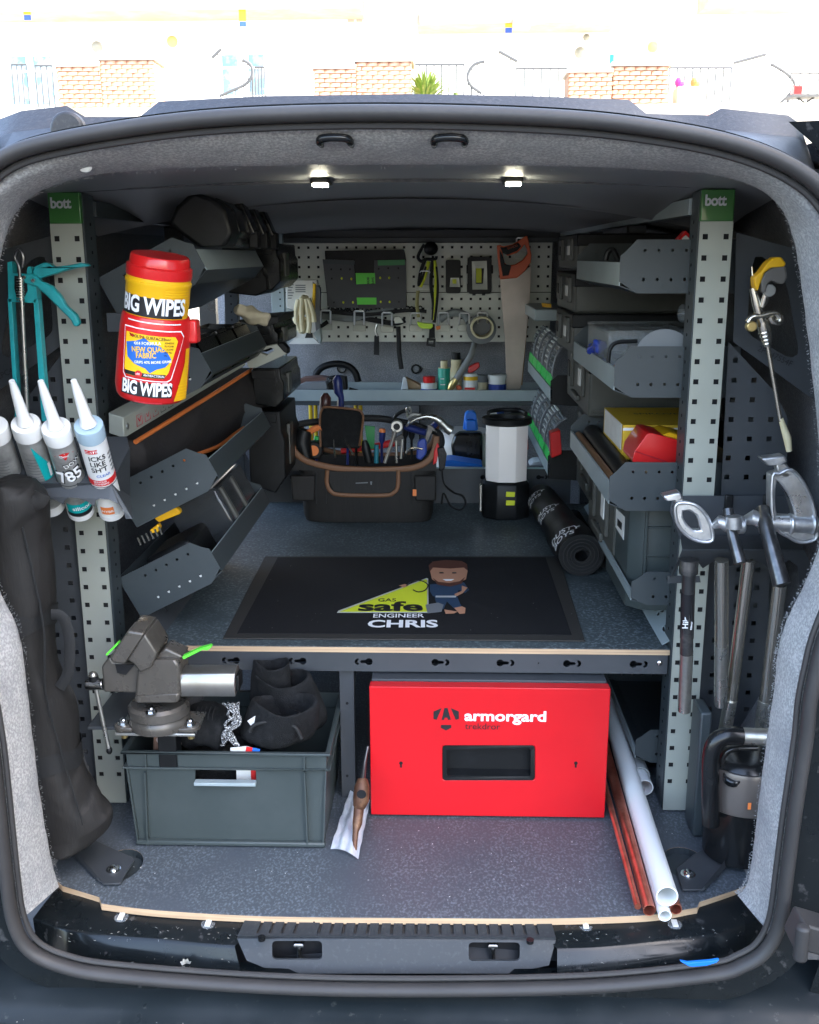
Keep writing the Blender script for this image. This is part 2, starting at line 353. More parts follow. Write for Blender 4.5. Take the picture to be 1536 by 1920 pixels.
# brick planters built brick by brick (shared mesh)
bmesh_brick=None
def brickwall(x0,x1,ztop,Y0,parent,first=[None],y1=196):
    z=TZ; rows=max(1,int((ztop-TZ)/.085)); H=(ztop-TZ)/rows
    if first[0] is None:
        first[0]=G().box(OR[parent],(.225,.10,.075)).done('brick', brickm, parent)
        src=first[0]; newfirst=True
    else: src=first[0]; newfirst=False
    n=0
    for r in range(rows):
        zc=TZ+(r+.5)*H
        off=(r%2)*.1175; x=x0+.1175-off
        while x<x1+.1:
            l_=max(x-.1125,x0+.002); r2_=min(x+.1125,x1-.002)
            if r2_-l_<.03: x+=.235; continue
            sc=(r2_-l_)/.225; xx=(l_+r2_)/2
            if newfirst: o=src; newfirst=False
            else: o=bpy.data.objects.new('brick',src.data); COL.objects.link(o)
            o.parent=parent
            o.location=(xx-parent.location.x, Y0+.03+random.uniform(-.004,.004)-parent.location.y, zc-parent.location.z); o.scale=(sc,1,1); n+=1; x+=.235
    return n
for i,(xa,xb,xc,ya,yb,lab) in enumerate(((105,188,288,124,111,'left orange brick planter with stepped stone coping'),(588,668,772,128,114,'middle orange brick planter beside the spiky palm'),(1067,1150,1256,135,122,'right orange brick planter glowing yellow, blue item on top'))):
    a=AY(xa,ya,24); b=AY(xb,ya,24); c=AY(xc,yb,24)
    t=thing('brick_planter',lab,'planter',((a.x+c.x)/2,24,TZ),group='stepped brick planters')
    mort=mat('mortar',(.30,.20,.14),.95) if i==0 else mort
    G().bx((a.x+.01,24.06,TZ),(b.x,24.9,a.z-.02)).bx((b.x,24.055,TZ),(c.x-.01,24.9,c.z-.02)).done('core', mort, t)
    G().bx((a.x-.05,23.96,a.z-.02),(b.x+.0,24.95,a.z+.07)).bx((b.x-.05,23.95,c.z-.02),(c.x+.05,24.95,c.z+.07)).done('coping', stone, t, bev=.01)
    brickwall(a.x,b.x-.003,a.z-.02,24.0,t); brickwall(b.x,c.x,c.z-.02,24.0,t)
G().bx((-40,23.6,TZ-.6),(40,24.0,TZ+.02)).done('terrace_edge_wall', brickm)['kind']='structure'
def rail(xs,ytop,lab,Y=25.2,curve=None,name='iron_railing'):
    a=AY(xs[0],ytop,Y); b=AY(xs[1],ytop,Y)
    t=thing(name,lab,'railing',((a.x+b.x)/2,Y,TZ),group='black iron railings')
    G().cyl(a,b,.022,n=6).done('top_rail', iron, t)
    n=max(3,int((b.x-a.x)/.17)); first=None
    for k in range(n+1):
        p=a.lerp(b,k/n)
        if first is None:
            first=G().cyl((p.x,Y,TZ),(p.x,Y,p.z),.017,n=5).done('baluster', iron, t); x0=p.x
        else:
            o=bpy.data.objects.new('baluster',first.data); COL.objects.link(o); o.parent=t; o.location=(p.x-x0,0,0)
rail((22,50),121,'short iron railing in front of the first left window'); rail((66,98),123,'short iron railing in front of the second left window')
rail((290,306),140,'short railing stub right of the left planter'); rail((478,496),126,'railing by the curved stair left of centre')
rail((772,870),121,'iron railing behind the spiky palm'); rail((968,1064),128,'iron railing left of the right planter'); rail((1256,1372),127,'iron railing right of the right planter'); rail((1484,1536),137,'railing at the far right behind the folding table')
def stair(P,lab,Y=25.6):
    pts=[AY(x,y,Y) for x,y in P]; c=cr(pts,5); t=thing('curved_handrail',lab,'handrail',(pts[0].x,Y,TZ),group='curved stair handrails')
    G().tube(c,.035,6).done('handrail', iron, t, smooth=True)
    g0=None
    for p in c[::3]:
        G().cyl((p.x,Y,max(TZ,p.z-.9)),p,.012,n=5).done('baluster', iron, t)
stair(((455,112),(470,122),(473,140),(460,158),(430,172),(412,180)),'curved stair handrail in front of the blue windows')
stair(((908,115),(888,122),(877,142),(883,160),(903,175)),'curved stair handrail right of the palm')
stair(((1446,120),(1475,138),(1490,158),(1478,180),(1450,203)),'curved stair handrail at the far right')
stair(((398,108),(415,92)),'short upper handrail left of the blue windows'); stair(((936,96),(970,115)),'short upper handrail above the white stair, right of the palm'); stair(((1376,118),(1436,102)),'short upper handrail above the far right stair')
# palm, planter plants
def palm(px,py,n,L,lab):
    a=AY(px,py,24.6); t=thing('palm_plant',lab,'plant',(a.x,24.6,TZ))
    G().cyl((a.x,24.6,TZ),(a.x,24.6,TZ+.25),.07).done('stem', M['bristle'], t); g=G()
    for k in range(n):
        an=random.uniform(0,2*pi); el=random.uniform(.2,1.4); d=V((cos(an)*cos(el),sin(an)*cos(el),sin(el))); o=V((a.x,24.6,TZ+.2)); s=d.cross(Z3).normalized()*.028
        m1=o+d*L*.6; e=o+d*L+V((0,0,-.12)); g.add([o-s*.4,m1-s,e,m1+s,o+s*.4],[(0,1,2,3,4)])
    g.done('leaf', leafm, t, fix=False)['kind']='stuff'
palm(797,150,170,.85,'spiky green palm beside the middle brick planter'); palm(855,170,30,.35,'small spiky plant by the railing right of the palm')
a=AY(1511,182,24.4); t=thing('folding_table','dark folding table with a red item behind the far right rail','table',(a.x,24.4,TZ))
G().bx((a.x-.35,24.2,a.z-.02),(a.x+.5,24.7,a.z+.04)).done('top', iron, t); g=G().cyl((a.x-.2,24.4,a.z),(a.x+.2,24.4,TZ),.02,n=6).cyl((a.x+.2,24.4,a.z),(a.x-.2,24.4,TZ),.02,n=6); g.done('leg', iron, t)
tag(G().bx((a.x-.3,24.3,a.z+.045),(a.x-.12,24.5,a.z+.22)).done('red_item', M['redp']), 'small red object on the folding table','box')
a=AY(1290,178,24.5); tag(G().bx((a.x-.28,24.3,TZ),(a.x+.35,24.8,a.z+.15)).done('storage_box', stone, bev=.02),'grey box with toys behind railing right of right planter','box')
tag(G().sph((a.x-.2,24.5,a.z+.26),.11).done('pink_flowers', mat('pink_petals',(.6,.03,.25),.6)),'pink flowers standing on the grey box','flowers')
tag(G().sph((a.x+.15,24.5,a.z+.25),.12).done('orange_flowers', M['orange']),'orange flowers standing on the grey box','flowers')
a=AY(1145,118,24.5); tag(G().bx((a.x-.03,24.4,a.z-.15),(a.x+.06,24.5,a.z+.16)).done('blue_bottle', M['blue'], bev=.01),'blue bottle standing on the step of the right planter','bottle')
a=AY(193,189,24.3); tag(G().bx((a.x-.16,24.2,TZ),(a.x+.16,24.45,a.z+.08)).done('window_box', M['dgreen'], bev=.02),'dark green window box left of the left planter','plant pot')
# ======================= VAN =======================
van = thing('panel_van','dark panel van seen from behind with open rear, lined with grey felt','van',(0,1.5,0))
def YS(py): return 1.44+(py-200)/1650*.05
sealp = [(768,212),(1068,223),(1268,247),(1400,277),(1490,316),(1550,365),(1590,440),(1612,560),(1630,800),(1612,1000),(1580,1110),(1545,1200),(1530,1260),(1518,1320),(1511,1390),(1491,1521),(1476,1635),(1462,1730),(1436,1782),(1395,1809),(1330,1828),(1100,1850),(768,1856),(500,1850),(225,1830),(120,1812),(55,1780),(25,1725),(12,1640),(-2,1510),(-16,1390),(-36,1290),(-75,1200),(-120,1090),(-140,900),(-125,620),(-95,440),(-50,350),(5,297),(100,265),(300,232),(500,216)]
SL = [AY(x,y,YS(y)) for x,y in sealp]; SLc = cr(SL,5,True)
cen = sum(SLc,V((0,0,0)))/len(SLc)
G().tube(SLc,.0110,12,closed=True,up=Y3,flat=1.25).done('door_seal', M['rubber'], van, smooth=True)
def scaled(pts, d, dy=0):   # offset towards the centre of the opening
    out=[]
    n=len(pts)
    for i in range(n):
        t=(pts[(i+1)%n]-pts[i-1]).normalized(); nn=V((-t.z,0,t.x))
        if nn.dot(cen-pts[i])<0: nn=-nn
        out.append(pts[i]+nn*d+V((0,dy,0)))
    return out
G().tube(scaled(SLc,.0145,.010),.005,8,closed=True,up=Y3).done('seal_lip', M['rubber'], van, smooth=True)
# painted flange around the seal (body aperture)
def fl_(p): return -.016 if p.z>1.55 else -.06

fa,fb=scaled(SLc,-.016,.02),scaled(SLc,-.07,.02)
G().loft([scaled(SLc,-.008,.022),[(p if p.z>1.62 else q) for p,q in zip(fa,fb)]],True,False).done('aperture_flange', M['paint'], van, smooth=True)
# outer body corners either side (dark paint, door shuts)
for s in (-1,1):
    x1=.965*s; g=G()
    pr=[(-.80*s*-1,1.50,.42),(.80*s,1.47,.9),(.82*s,1.47,1.4),(.80*s,1.47,1.75)]
    ring=[]
    for z,wd in ((.40,.86),(.6,.90),(.9,.95),(1.3,.94),(1.6,.90),(1.82,.82),(1.9,.72)):
        ring.append([V((s*(wd-.16),1.53,z)),V((s*(wd-.06),1.50,z)),V((s*wd,1.56,z)),V((s*(wd+.02),1.7,z)),V((s*(wd+.02),4.9,z)),V((s*(wd-.02),4.9,z)),V((s*(wd-.03),1.7,z)),V((s*(wd-.12),1.6,z))])
    if s<0:
        for q in ring: q[4].y=q[5].y=3.1
    g.loft(ring,True,True).done('side_panel', M['paint'], van, smooth=True)
G().bx((-.97,3.1,.40),(-.90,4.9,.93)).done('lower_side_panel', M['paint'], van); G().bx((-.94,4.36,.93),(-.87,4.9,1.8)).done('front_side_panel', M['paint'], van)
# carpet band
oc = [(1447,1754),(1453,1733),(1475,1521),(1494,1394),(1503,1307),(1514,1249),(1536,1199),(1575,1100),(1600,980),(1608,760),(1588,540),(1560,440),(1515,372),(1440,318),(1340,284),(1268,268),(1068,243),(768,232),(500,237),(300,251),(150,277),(45,318),(-25,372),(-70,470),(-100,640),(-112,900),(-98,1080),(-60,1200),(-30,1300),(-5,1400),(12,1512),(31,1644),(40,1725)]
ic = [(1378,1672),(1399,1642),(1414,1536),(1431,1394),(1447,1290),(1453,1219),(1470,1158),(1512,1073),(1537,985),(1526,800),(1505,611),(1488,480),(1468,405),(1425,357),(1340,331),(1250,325),(1068,319),(768,316),(500,318),(350,321),(200,330),(100,352),(45,388),(16,449),(-3,560),(-30,820),(-25,1010),(10,1110),(44,1185),(62,1331),(81,1487),(100,1600),(117,1657)]
O=[AY(x,y,YS(y)+.008) for x,y in oc]; I=[AY(x,y,1.60+(.02 if y>1500 else 0)) for x,y in ic]
Oc=cr(O,4); Ic=cr(I,4)
rings=[]
for k,(t,bul) in enumerate(((0,-.012),(0,0),(.12,.006),(.4,.008),(.75,.006),(.95,.0),(1.0,-.012),(1.0,-.05))):
    row=[]
    for a,b in zip(Oc,Ic):
        p=a.lerp(b,t); d=V((cen.x-p.x,0,(cen.z-p.z)))
        if abs(d.x)>abs(d.z)*1.6: d.z*=.3
        d.normalize()
        row.append(p+d*bul+V((0,.01 if t==0 else (0.012 if k==7 else 0),0)))
    rings.append(row)
cb=G().loft(rings,False,False).done('pillar_carpet', M['carpet'], van, smooth='all')
q=cb.modifiers.new('s','SUBSURF'); q.levels=q.render_levels=1; 
tx=bpy.data.textures.new('fuzz','CLOUDS'); tx.noise_scale=.006; q=cb.modifiers.new('d','DISPLACE'); q.texture=tx; q.strength=.003; q.mid_level=.5; q.texture_coords='LOCAL'
# fibres along the carpet edge so that it reads as felt
g=G(); rn=random.Random(3)
for i in range(len(Ic)-1):
    for k in range(26):
        p=Ic[i].lerp(Ic[i+1],rn.random()); a=Oc[i].lerp(p,rn.uniform(.9,1.0)); d=(p-Oc[i]).normalized()*rn.uniform(.002,.005)+V((rn.uniform(-.002,.002),0,rn.uniform(-.002,.002)))
        a=a+V((0,-.002,0)); s=V((.0005,0,.0004)); g.add([a-s,a+s,a+d],[(0,1,2)])
fo=g.done('carpet_fibres', M['carpet'], van, fix=False); fo['kind']='stuff'
# sill: painted step between plywood and seal
A_=[(108,1662),(190,1692),(300,1706),(500,1720),(768,1724),(1000,1725),(1140,1722),(1230,1718),(1312,1706),(1385,1676)]
B_=[(62,1722),(150,1748),(300,1762),(440,1774),(768,1782),(1045,1780),(1150,1775),(1260,1762),(1350,1750),(1432,1722)]
C_=[(66,1752),(140,1792),(280,1806),(450,1816),(768,1834),(1045,1830),(1150,1826),(1260,1818),(1350,1804),(1440,1758)]
D_=[(50,1790),(130,1815),(270,1830),(450,1850),(768,1858),(1045,1856),(1150,1852),(1260,1840),(1350,1822),(1445,1790)]
La=cr([AZ(x,y,FZ-.012) for x,y in A_],5); Lb=cr([AZ(x,y,FZ-.03) for x,y in B_],5); Lc=cr([AZ(x,y,FZ-.062) for x,y in C_],5); Ld=cr([AZ(x,y,FZ-.09) for x,y in D_],5)
La0=[p+V((0,.15,-.01)) for p in La]
Lb1=[p.lerp(q,.06) for p,q in zip(Lb,La)]; Lb2=[p.lerp(q,.10)+V((0,0,-.001)) for p,q in zip(Lb,Lc)]
for sl_ in (slice(0,16),slice(25,46)): G().loft([L[sl_] for L in (La0,La,Lb1,Lb,Lb2,Lc,Ld)],False,False).done('door_sill', M['paint'], van, smooth='all')
G().loft([[p+V((0,.05,-.008)) for p in L[14:27]] for L in (La0,La,Lb,Lc,Ld)]+[Ld[14:27]],False,False).done('inner_sill', M['black'], van)
# felt under the carpet tails
# bumper step
g=G(); prof=[(1.60,.50),(1.50,.485),(1.475,.468),(1.40,.462),(1.27,.458),(1.235,.45),(1.215,.425),(1.21,.36),(1.23,.15),(1.5,.12)]
xs=[-1.02,-.97,-.8,-.4,0,.4,.8,.97,1.02]; rr=[]
for x in xs:
    c=(abs(x)/1.02)**4*.16
    rr.append([V((x,y+(c if y<1.45 else 0),z)) for y,z in prof])
g.loft(rr,False,False).done('bumper', M['bumper'], van, smooth='all')
# dirt, cracks and leaf scraps on bumper
dirt=mat('dried_mud',(.30,.29,.26),.9,0,(200,.5,.001))
g=G()
for P in ([(205,1888),(260,1873),(300,1866),(330,1882),(390,1874),(436,1878),(470,1901),(520,1890),(600,1878),(700,1884),(722,1878)],[(470,1901),(480,1919)],[(722,1880),(730,1902),(728,1919)]):
    pts=cr([AZ(x,y,.4655) for x,y in P],4); pts=[p+V((rn.uniform(-.0015,.0015),rn.uniform(-.001,.001),0)) for p in pts]; g.tube(pts,[rn.uniform(.0004,.0014) for _ in pts],5)
for k in range(90):
    p=AZ(rn.uniform(20,1500),rn.uniform(1885,1919),.466); g.sph(p,(rn.uniform(.0006,.0022),rn.uniform(.0006,.0015),.0004),5,3)
for x,y in ((724,1885),(987,1884),(1228,1880)): g.sph(AZ(x,y,.4665),(.006,.005,.0012),8,4)
g.done('dirt_streaks', dirt, van)['kind']='stuff'
for k,(x,y) in enumerate(((785,1881),(800,1880),(812,1879))):
    g=G(); c=AZ(x,y,.468)
    for q in range(4):
        d=V((rn.uniform(-.008,.008),rn.uniform(-.002,.002),0)); g.add([c+d,c+d+V((.004,0,.001)),c+d+V((.006,.003,.002)),c+d+V((.001,.003,.001))],[(0,1,2,3)])
    if k==0: tag(g.done('leaf_scrap', M['tan'], fix=False),'brown leaf scraps on the bumper below the door seal','leaf')
# right lower corner: door hinge area and tail of the body
g=G().loft([[V((.80+dx,1.50-dy,z)) for dx,dy in ((0,0),(.03,.02),(.10,.03),(.25,.0),(.25,.2),(0,.2))] for z in (.5,.62)],True,True)
g.done('corner_moulding', M['rubber'], van, smooth=True, bev=.006)
hb=AY(1515,1745,1.42)
hg=G().box(hb,(.05,.05,.045),MX.Rotation(.3,3,'Y')).cyl(hb+V((-.02,-.03,-.03)),hb+V((-.02,-.03,.03)),.011).done('door_hinge', M['rubber'], van, bev=.004)
# open rear doors swung right round against the sides
for s in (-1,1):
    dr=G().bx((s*.985,1.36,.50),(s*1.05,2.15,1.88)).done('rear_door', M['paint'], van, bev=.02)
    G().bx((s*.975,1.45,1.25),(s*.984,2.05,1.75)).done('door_window', glassm, dr, bev=.005)
# roof
rp=[(-980,.0),]
def roofrow(Y,k=0,dz=0.):
    P=[(-40,285),(-5,225),(40,208),(125,198),(160,219),(262,219),(298,190),(500,180),(768,176),(1000,180),(1180,187),(1212,213),(1328,216),(1352,203),(1478,216),(1500,232),(1510,275)]
    return [V((AY(x,y,1.64).x*(1+.0*k),Y,AY(x,y,1.64).z+dz)) for x,y in P]
r0=roofrow(1.60,dz=-.035); r1=roofrow(1.64); r2=roofrow(1.8,dz=.004); r3=roofrow(3.2,dz=-.02); r4=roofrow(4.9,dz=-.09)
zz=[V((p.x,1.52,p.z-.06 if False else AY(768,206,1.46).z-abs(p.x)**2*.0)) for p in r0]
G().loft([r0,r1],False,False).done('roof_edge', M['roofd'], van, smooth=True)
G().loft([r1,r2,r3,r4],False,False).done('roof', M['roof'], van, smooth=True)
# gutter between roof edge and seal
top=[p for p in SLc if p.z>1.70]; top=sorted(top,key=lambda p:p.x)
def zat(x):
    for i in range(len(top)-1):
        if top[i].x<=x<=top[i+1].x:
            t=(x-top[i].x)/max(1e-6,top[i+1].x-top[i].x); return top[i].z+(top[i+1].z-top[i].z)*t
    return top[0].z if x<top[0].x else top[-1].z
ga=[V((p.x,1.455,zat(p.x)+.004)) for p in r0]; gb=[V((p.x,1.50,min(zat(p.x)+.018,p.z-.004))) for p in r0]
G().loft([ga,gb,r0],False,False).done('rain_gutter', M['roofd'], van, smooth=True)
c=AY(124,236,1.50); lo=G().cyl(c+V((0,0,-.004)),c+V((0,.02,-.004)),.024,n=28).done('roof_plug', M['roofd'], van, smooth=True, bev=.004)
# header anchor loops with bolts
for x in (628,843):
    a=AY(x,263,1.482); g=G().tube(cr([a+V((-.021,0,-.002)),a+V((-.017,-.012,.001)),a+V((0,-.016,.002)),a+V((.017,-.012,.001)),a+V((.021,0,-.002))],4),.0056,10)
    g.cyl(a+V((-.021,.0,-.003)),a+V((-.021,.03,-.003)),.005).cyl(a+V((.021,0,-.003)),a+V((.021,.03,-.003)),.005)
    g.done('anchor_loop', M['blackg'], van, smooth=True)
a=AY(160,314,1.52); G().sph(a,(.010,.003,.007),8,5).done('glue_blob', M['paper'], van)
# interior
side=[(.66,.57),(.70,.75),(.80,.95),(.83,1.25),(.82,1.5),(.79,1.70),(.72,1.84),(.40,1.885)]
for s,gap in ((1,None),(-1,(3.15,4.30,.96,1.69))):
    def zx(z):
        for i in range(len(side)-1):
            if side[i][1]<=z<=side[i+1][1]: t=(z-side[i][1])/(side[i+1][1]-side[i][1]); return side[i][0]+(side[i+1][0]-side[i][0])*t
        return side[-1][0]
    zs=sorted([p[1] for p in side]+([gap[2],gap[3]] if gap else [])); ys=[1.60,2.2,2.8]+([gap[0],gap[1]] if gap else [3.6])+[4.36]
    g=G(); b=[[V((s*zx(z),y,z)) for y in ys] for z in zs]
    for i in range(len(zs)-1):
        for j in range(len(ys)-1):
            if gap and gap[0]<=ys[j]<gap[1] and gap[2]<=zs[i]<gap[3]: continue
            g.add([b[i][j],b[i][j+1],b[i+1][j+1],b[i+1][j]],[(0,1,2,3)])
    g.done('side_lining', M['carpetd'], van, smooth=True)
# ceiling: crowned vinyl panel, roof bow, dark lining beyond
def crown(Y,z,h,w=.70,n=16): return [V((w*(2*k/n-1),Y,z+h*(1-(2*k/n-1)**2))) for k in range(n+1)]
G().loft([crown(1.60,1.838,.022),crown(1.9,1.838,.022),crown(2.2,1.80,.054),crown(2.34,1.775,.076),crown(2.38,1.765,.08)],False,False).done('ceiling_panel', M['ceil'], van, smooth='all')
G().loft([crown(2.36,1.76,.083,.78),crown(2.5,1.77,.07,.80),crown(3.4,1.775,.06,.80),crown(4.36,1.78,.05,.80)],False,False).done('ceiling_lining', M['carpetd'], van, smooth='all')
g=G().tube([AX(560,331,-.22),AX(350,352,-.42)],.004,6); 
for Ya,za in ((1.98,0),): g.tube([p+V((0,0,-.002)) for p in crown(Ya,1.836,.022)],.0035,6)
g.done('ceiling_seam', M['carpetd'], van)
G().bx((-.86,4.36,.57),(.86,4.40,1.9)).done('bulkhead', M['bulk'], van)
for (x,y) in ((603,650),(780,690),(640,556+95),):
    pass
for (x,y) in ((780,692),(641,691)):
    a=AY(x,y,4.355); G().tube([a+V((.018*cos(t),0,.018*sin(t))) for t in [i*pi/6 for i in range(12)]],.0035,6,closed=True).done('lashing_ring', M['black'], van)
# grab handle on the bulkhead
P=[(590,716),(594,700),(606,688),(630,682),(652,686),(666,698),(672,716)]
G().tube(cr([AY(x,y,4.28) for x,y in P],5),.014,10).done('grab_handle', M['black'], van, smooth=True)
# lamps in the ceiling
for x,y in ((602,347),(962,345)):
    a=AZ(x,y,1.846); b=G().box(a+V((0,.01,.006)),(.034,.07,.008)).done('ceiling_lamp', M['black'], van, bev=.002)
    G().box(a+V((0,-.01,-.0015)),(.026,.032,.004)).done('lamp_lens', M['lamp'], b, bev=.001)
# load floor with cable recesses, plywood edge
E_=[(117,1660),(186,1681),(190,1693),(300,1706),(500,1717),(768,1720),(1000,1721),(1140,1718),(1230,1713),(1308,1700),(1312,1690),(1378,1668)]
ed=[]
E=[AZ(x,y,FZ) for x,y in E_]
ed=[E[0],E[1]]+cr(E[2:10],4)+[E[10],E[11]]
holes=[]
RC=[AZ(226,1622,FZ),AZ(1285,1618,FZ)]
for c in RC: holes.append([c+V((.042*cos(t),.055*sin(t),0)) for t in [2*pi*k/28 for k in range(28)]])
out=ed+[V((.68,1.72,FZ)),V((.68,4.36,FZ)),V((-.68,4.36,FZ)),V((-.68,1.72,FZ))]
fl=G().plate([p+V((0,.0008,0)) for p in out],(0,0,-.002),holes).done('load_floor', M['floor'], van)
G().plate([p+V((0,0,-.0022)) for p in out],(0,0,-.0125),holes).done('plywood_board', M['ply'], fl)
for c in RC: G().cyl(c+V((0,0,-.0147)),c+V((0,0,-.018)),.06,n=24).done('floor_recess', M['powder'], fl)
for h_ in holes:
    c=sum(h_,V((0,0,0)))/len(h_); G().loft([[c+(p-c)*.985+V((0,0,z)) for p in h_] for z in (-.0005,-.0147)],True,False).done('recess_liner', M['powder'], fl)
# slotted sill plate with striker pockets
ta=[AZ(x,y,FZ-.0125) for x,y in ((470,1722),(1020,1724),(1045,1778),(445,1774))]
sp=G()
zt=FZ-.013
a0=AZ(462,1722,zt); a1=AZ(1032,1724,zt); b0=AZ(446,1757,FZ-.020); b1=AZ(1042,1760,FZ-.020)
slots=[]
def bil(u,v): return a0.lerp(a1,u).lerp(b0.lerp(b1,u),v)+V((0,0,.003))
us=[.03+.0228*k*1.0 for k in range(42)]
for k in range(24):
    u=.055+k*.0385
    if k in (4,): continue
    slots.append([bil(u,.10),bil(u+.010,.10),bil(u+.010,.86),bil(u,.86)])
spo=G().plate([bil(0,0),bil(1,0),bil(1,1),bil(0,1)],(0,0,-.004),slots).done('sill_plate', M['splast'], van)
G().plate([bil(0.02,0.03)+V((0,0,-.006)),bil(.98,.03)+V((0,0,-.006)),bil(.98,.99)+V((0,0,-.006)),bil(.02,.99)+V((0,0,-.006))],(0,0,-.002)).done('slot_backing', M['rubber'], spo)
# front face with two pockets
def fr(x,y): # face between shoulder and seal
    t=(y-1757)/(1830-1757); top=AZ(x,1758,FZ-.018); bot=AZ(x,1828,FZ-.066)+V((0,.006,0)); return top.lerp(bot,t)
def rrect(x0,y0,x1,y1,r=8):
    o=[]
    for cx,cy,a in ((x1-r,y0+r,-90),(x1-r,y1-r,0),(x0+r,y1-r,90),(x0+r,y0+r,180)):
        for k in range(4): t=R_(a+30*k); o.append((cx+r*cos(t),cy+r*sin(t)))
    return o
face=[(444,1758),(1043,1761),(1030,1815),(1000,1822),(965,1822),(955,1832),(560,1832),(540,1822),(495,1820),(462,1805)]
pk=[rrect(510,1764,604,1803),rrect(879,1767,975,1806)]
G().plate([fr(x,y) for x,y in face],(0,.004,0.0),[[fr(x,y) for x,y in h_] for h_ in pk]).done('pocket_face', M['splast'], spo, bev=.0015)
for (x,y) in ((559,1785),(925,1787)):
    c=fr(x,y)+V((0,.03,0)); po=G().bx(c+V((-.05,.0,-.035)),c+V((.05,.03,.012))).done('pocket', M['void'], spo)
    p=fr(x,y)+V((0,.004,0)); G().tube([p+V((-.006,.02,.004)),p+V((-.006,.002,.006)),p+V((.006,.002,.006)),p+V((.006,.02,.004))],.0032,8).cyl(p+V((0,.01,.004)),p+V((0,.01,-.03)),.005).done('striker', M['chrome'], spo, smooth=True)
for (x,y) in ((590,1731),(491,1764),(896,1733),(994,1769)):
    a=AZ(x,y,FZ-.018); G().cyl(a+V((0,0,.002)),a+V((0,0,.008)),.0065,n=14).cyl(a+V((0,0,.008)),a+V((0,0,.0085)),.003,n=8).done('screw', M['blackg'], spo, smooth=True)
for (x,y) in ((228,1724),(391,1736),(1098,1740),(1265,1737)):
    a=AZ(x,y,FZ-.022); b=G().cyl(a+V((0,0,.003)),a+V((0,0,.0055)),.0125,n=20).done('grommet', M['clear'], van, smooth=True)
    G().box(a+V((0,0,.0065)),(.0095,.018,.003)).box(a+V((0,0.001,.0085)),(.002,.006,.002)).done('clip', M['paper'], b)
# scuffs on the sill paint
g=G()
for k in range(230):
    x=rn.uniform(110,1400); yy=rn.uniform(1735,1768) if rn.random()<.6 else rn.uniform(1785,1822)
    if 440<x<1050: continue
    p=AZ(x,yy,FZ-.0215-(.0 if yy<1770 else .028))+V((0,0,.002)); L=rn.uniform(.001,.006); an=rn.uniform(0,pi)
    g.add([p,p+V((L*cos(an),L*sin(an),0)),p+V((L*cos(an),L*sin(an)+.0006,0.0003)),p+V((0,.0006,.0003))],[(0,1,2,3)])
g.done('scuffs', dirt, van, fix=False)['kind']='stuff'
shade_bld = thing('added_shade_building','unseen tall rendered building added to the right of the van to shade it','building',(13,0,0))  # unseen building, added to keep the sun off the van
G().bx((7.5,-7,0),(18,13,11)).done('wall', wallm, shade_bld); G().bx((7.2,-7.3,11),(18.3,13.3,11.4)).done('roof', stone, shade_bld)
for k in range(5):
    for z in (1.2,4.4,7.6): G().bx((7.46,-5+3.6*k,z),(7.52,-3.6+3.6*k,z+1.7)).done('window', glassm, shade_bld)

g=G()
for k in range(150):
    p=AZ(rn.uniform(150,1380),rn.uniform(1545,1690),FZ+.001)
    if abs(p.x)>.58 or p.y<1.63: continue
    L=rn.uniform(.0007,.003); an=rn.uniform(0,pi); d=V((L*cos(an),L*sin(an),0)); n_=V((-d.y,d.x,0))*.35
    g.add([p,p+d,p+d+n_+V((0,0,.0006)),p+n_],[(0,1,2,3)])
for k in range(110):
    p=V((rn.uniform(-.48,.48),rn.uniform(1.99,3.1),DZ+.0068)); L=rn.uniform(.0006,.002); an=rn.uniform(0,pi); d=V((L*cos(an),L*sin(an),0)); n_=V((-d.y,d.x,0))*.4
    g.add([p,p+d,p+d+n_,p+n_],[(0,1,2,3)])
tag(g.done('sawdust_crumbs', M['paper'], None, fix=False),'tiny pale crumbs scattered on the load floor and platform','debris',kind='stuff')
# ======================= RACKING =======================
def hexhole(c,u,v,r,n=8,ru=None): return [c+u*((ru or r)*cos(2*pi*k/n))+v*(r*sin(2*pi*k/n)) for k in range(n)]
XL0,XL1 = AY(146,700,PY).x-.030, AY(146,700,PY).x+.030    # left upright plate
XR0 = AY(1325,700,PY).x-.030; XR1 = XR0+.060
ZT = AY(0,361,PY).z; 
def upright(rack, x0, inner, lab):
    """square-hole upright: silver faced perforated plate over an anthracite post"""
    pz=[ (ZT-.045-.038*k) for k in range(1,31)]
    pz=[z for z in pz if z>FZ+.03]
    p=G().bx((x0-.001,PY+.010,FZ+.002),(x0+.061,PY+.075,ZT)).done('upright_post', M['powder'], rack, bev=.002)
    us=[.011,.049]; vs=sorted([z-FZ-.004 for z in pz])
    if True:
        G().perf((x0,PY,FZ+.004),X3,Z3,.060,ZT-FZ-.060,us,[v for v in vs if v<ZT-FZ-.07],.0098,(0,.0016,0)).done('perforated_plate', M['alu'], p)
        G().bx((x0+.004,PY+.004,FZ+.006),(x0+.056,PY+.0105,ZT-.05)).done('hole_backing', M['void'], p)
    G().bx((x0,PY-.001,ZT-.056),(x0+.060,PY+.012,ZT)).done('green_badge', M['bgreen'], p, bev=.002)
    text('bott',(x0+.005,PY-.0025,ZT-.028),X3,Z3,.0185,M['sprint'],p,bold=.045,sx=.92,depth=.001,spacing=.92)
    # small round holes up the inward face
    xi=x0+.0612 if inner>0 else x0-.0012
    g=G()
    for k in range(46):
        z=FZ+.03+.026*k
        if z<ZT-.03: g.cyl((xi-.0003*inner,PY+.045,z),(xi+.0006*inner,PY+.045,z),.0032,n=8)
    g.done('post_holes', M['void'], p)['kind']='stuff'
    return p
RL = thing('shelving_rack','left hand racking with tilted perforated trays behind the wipes tub','shelving',(-.6,PY,FZ),group='van racking bays')
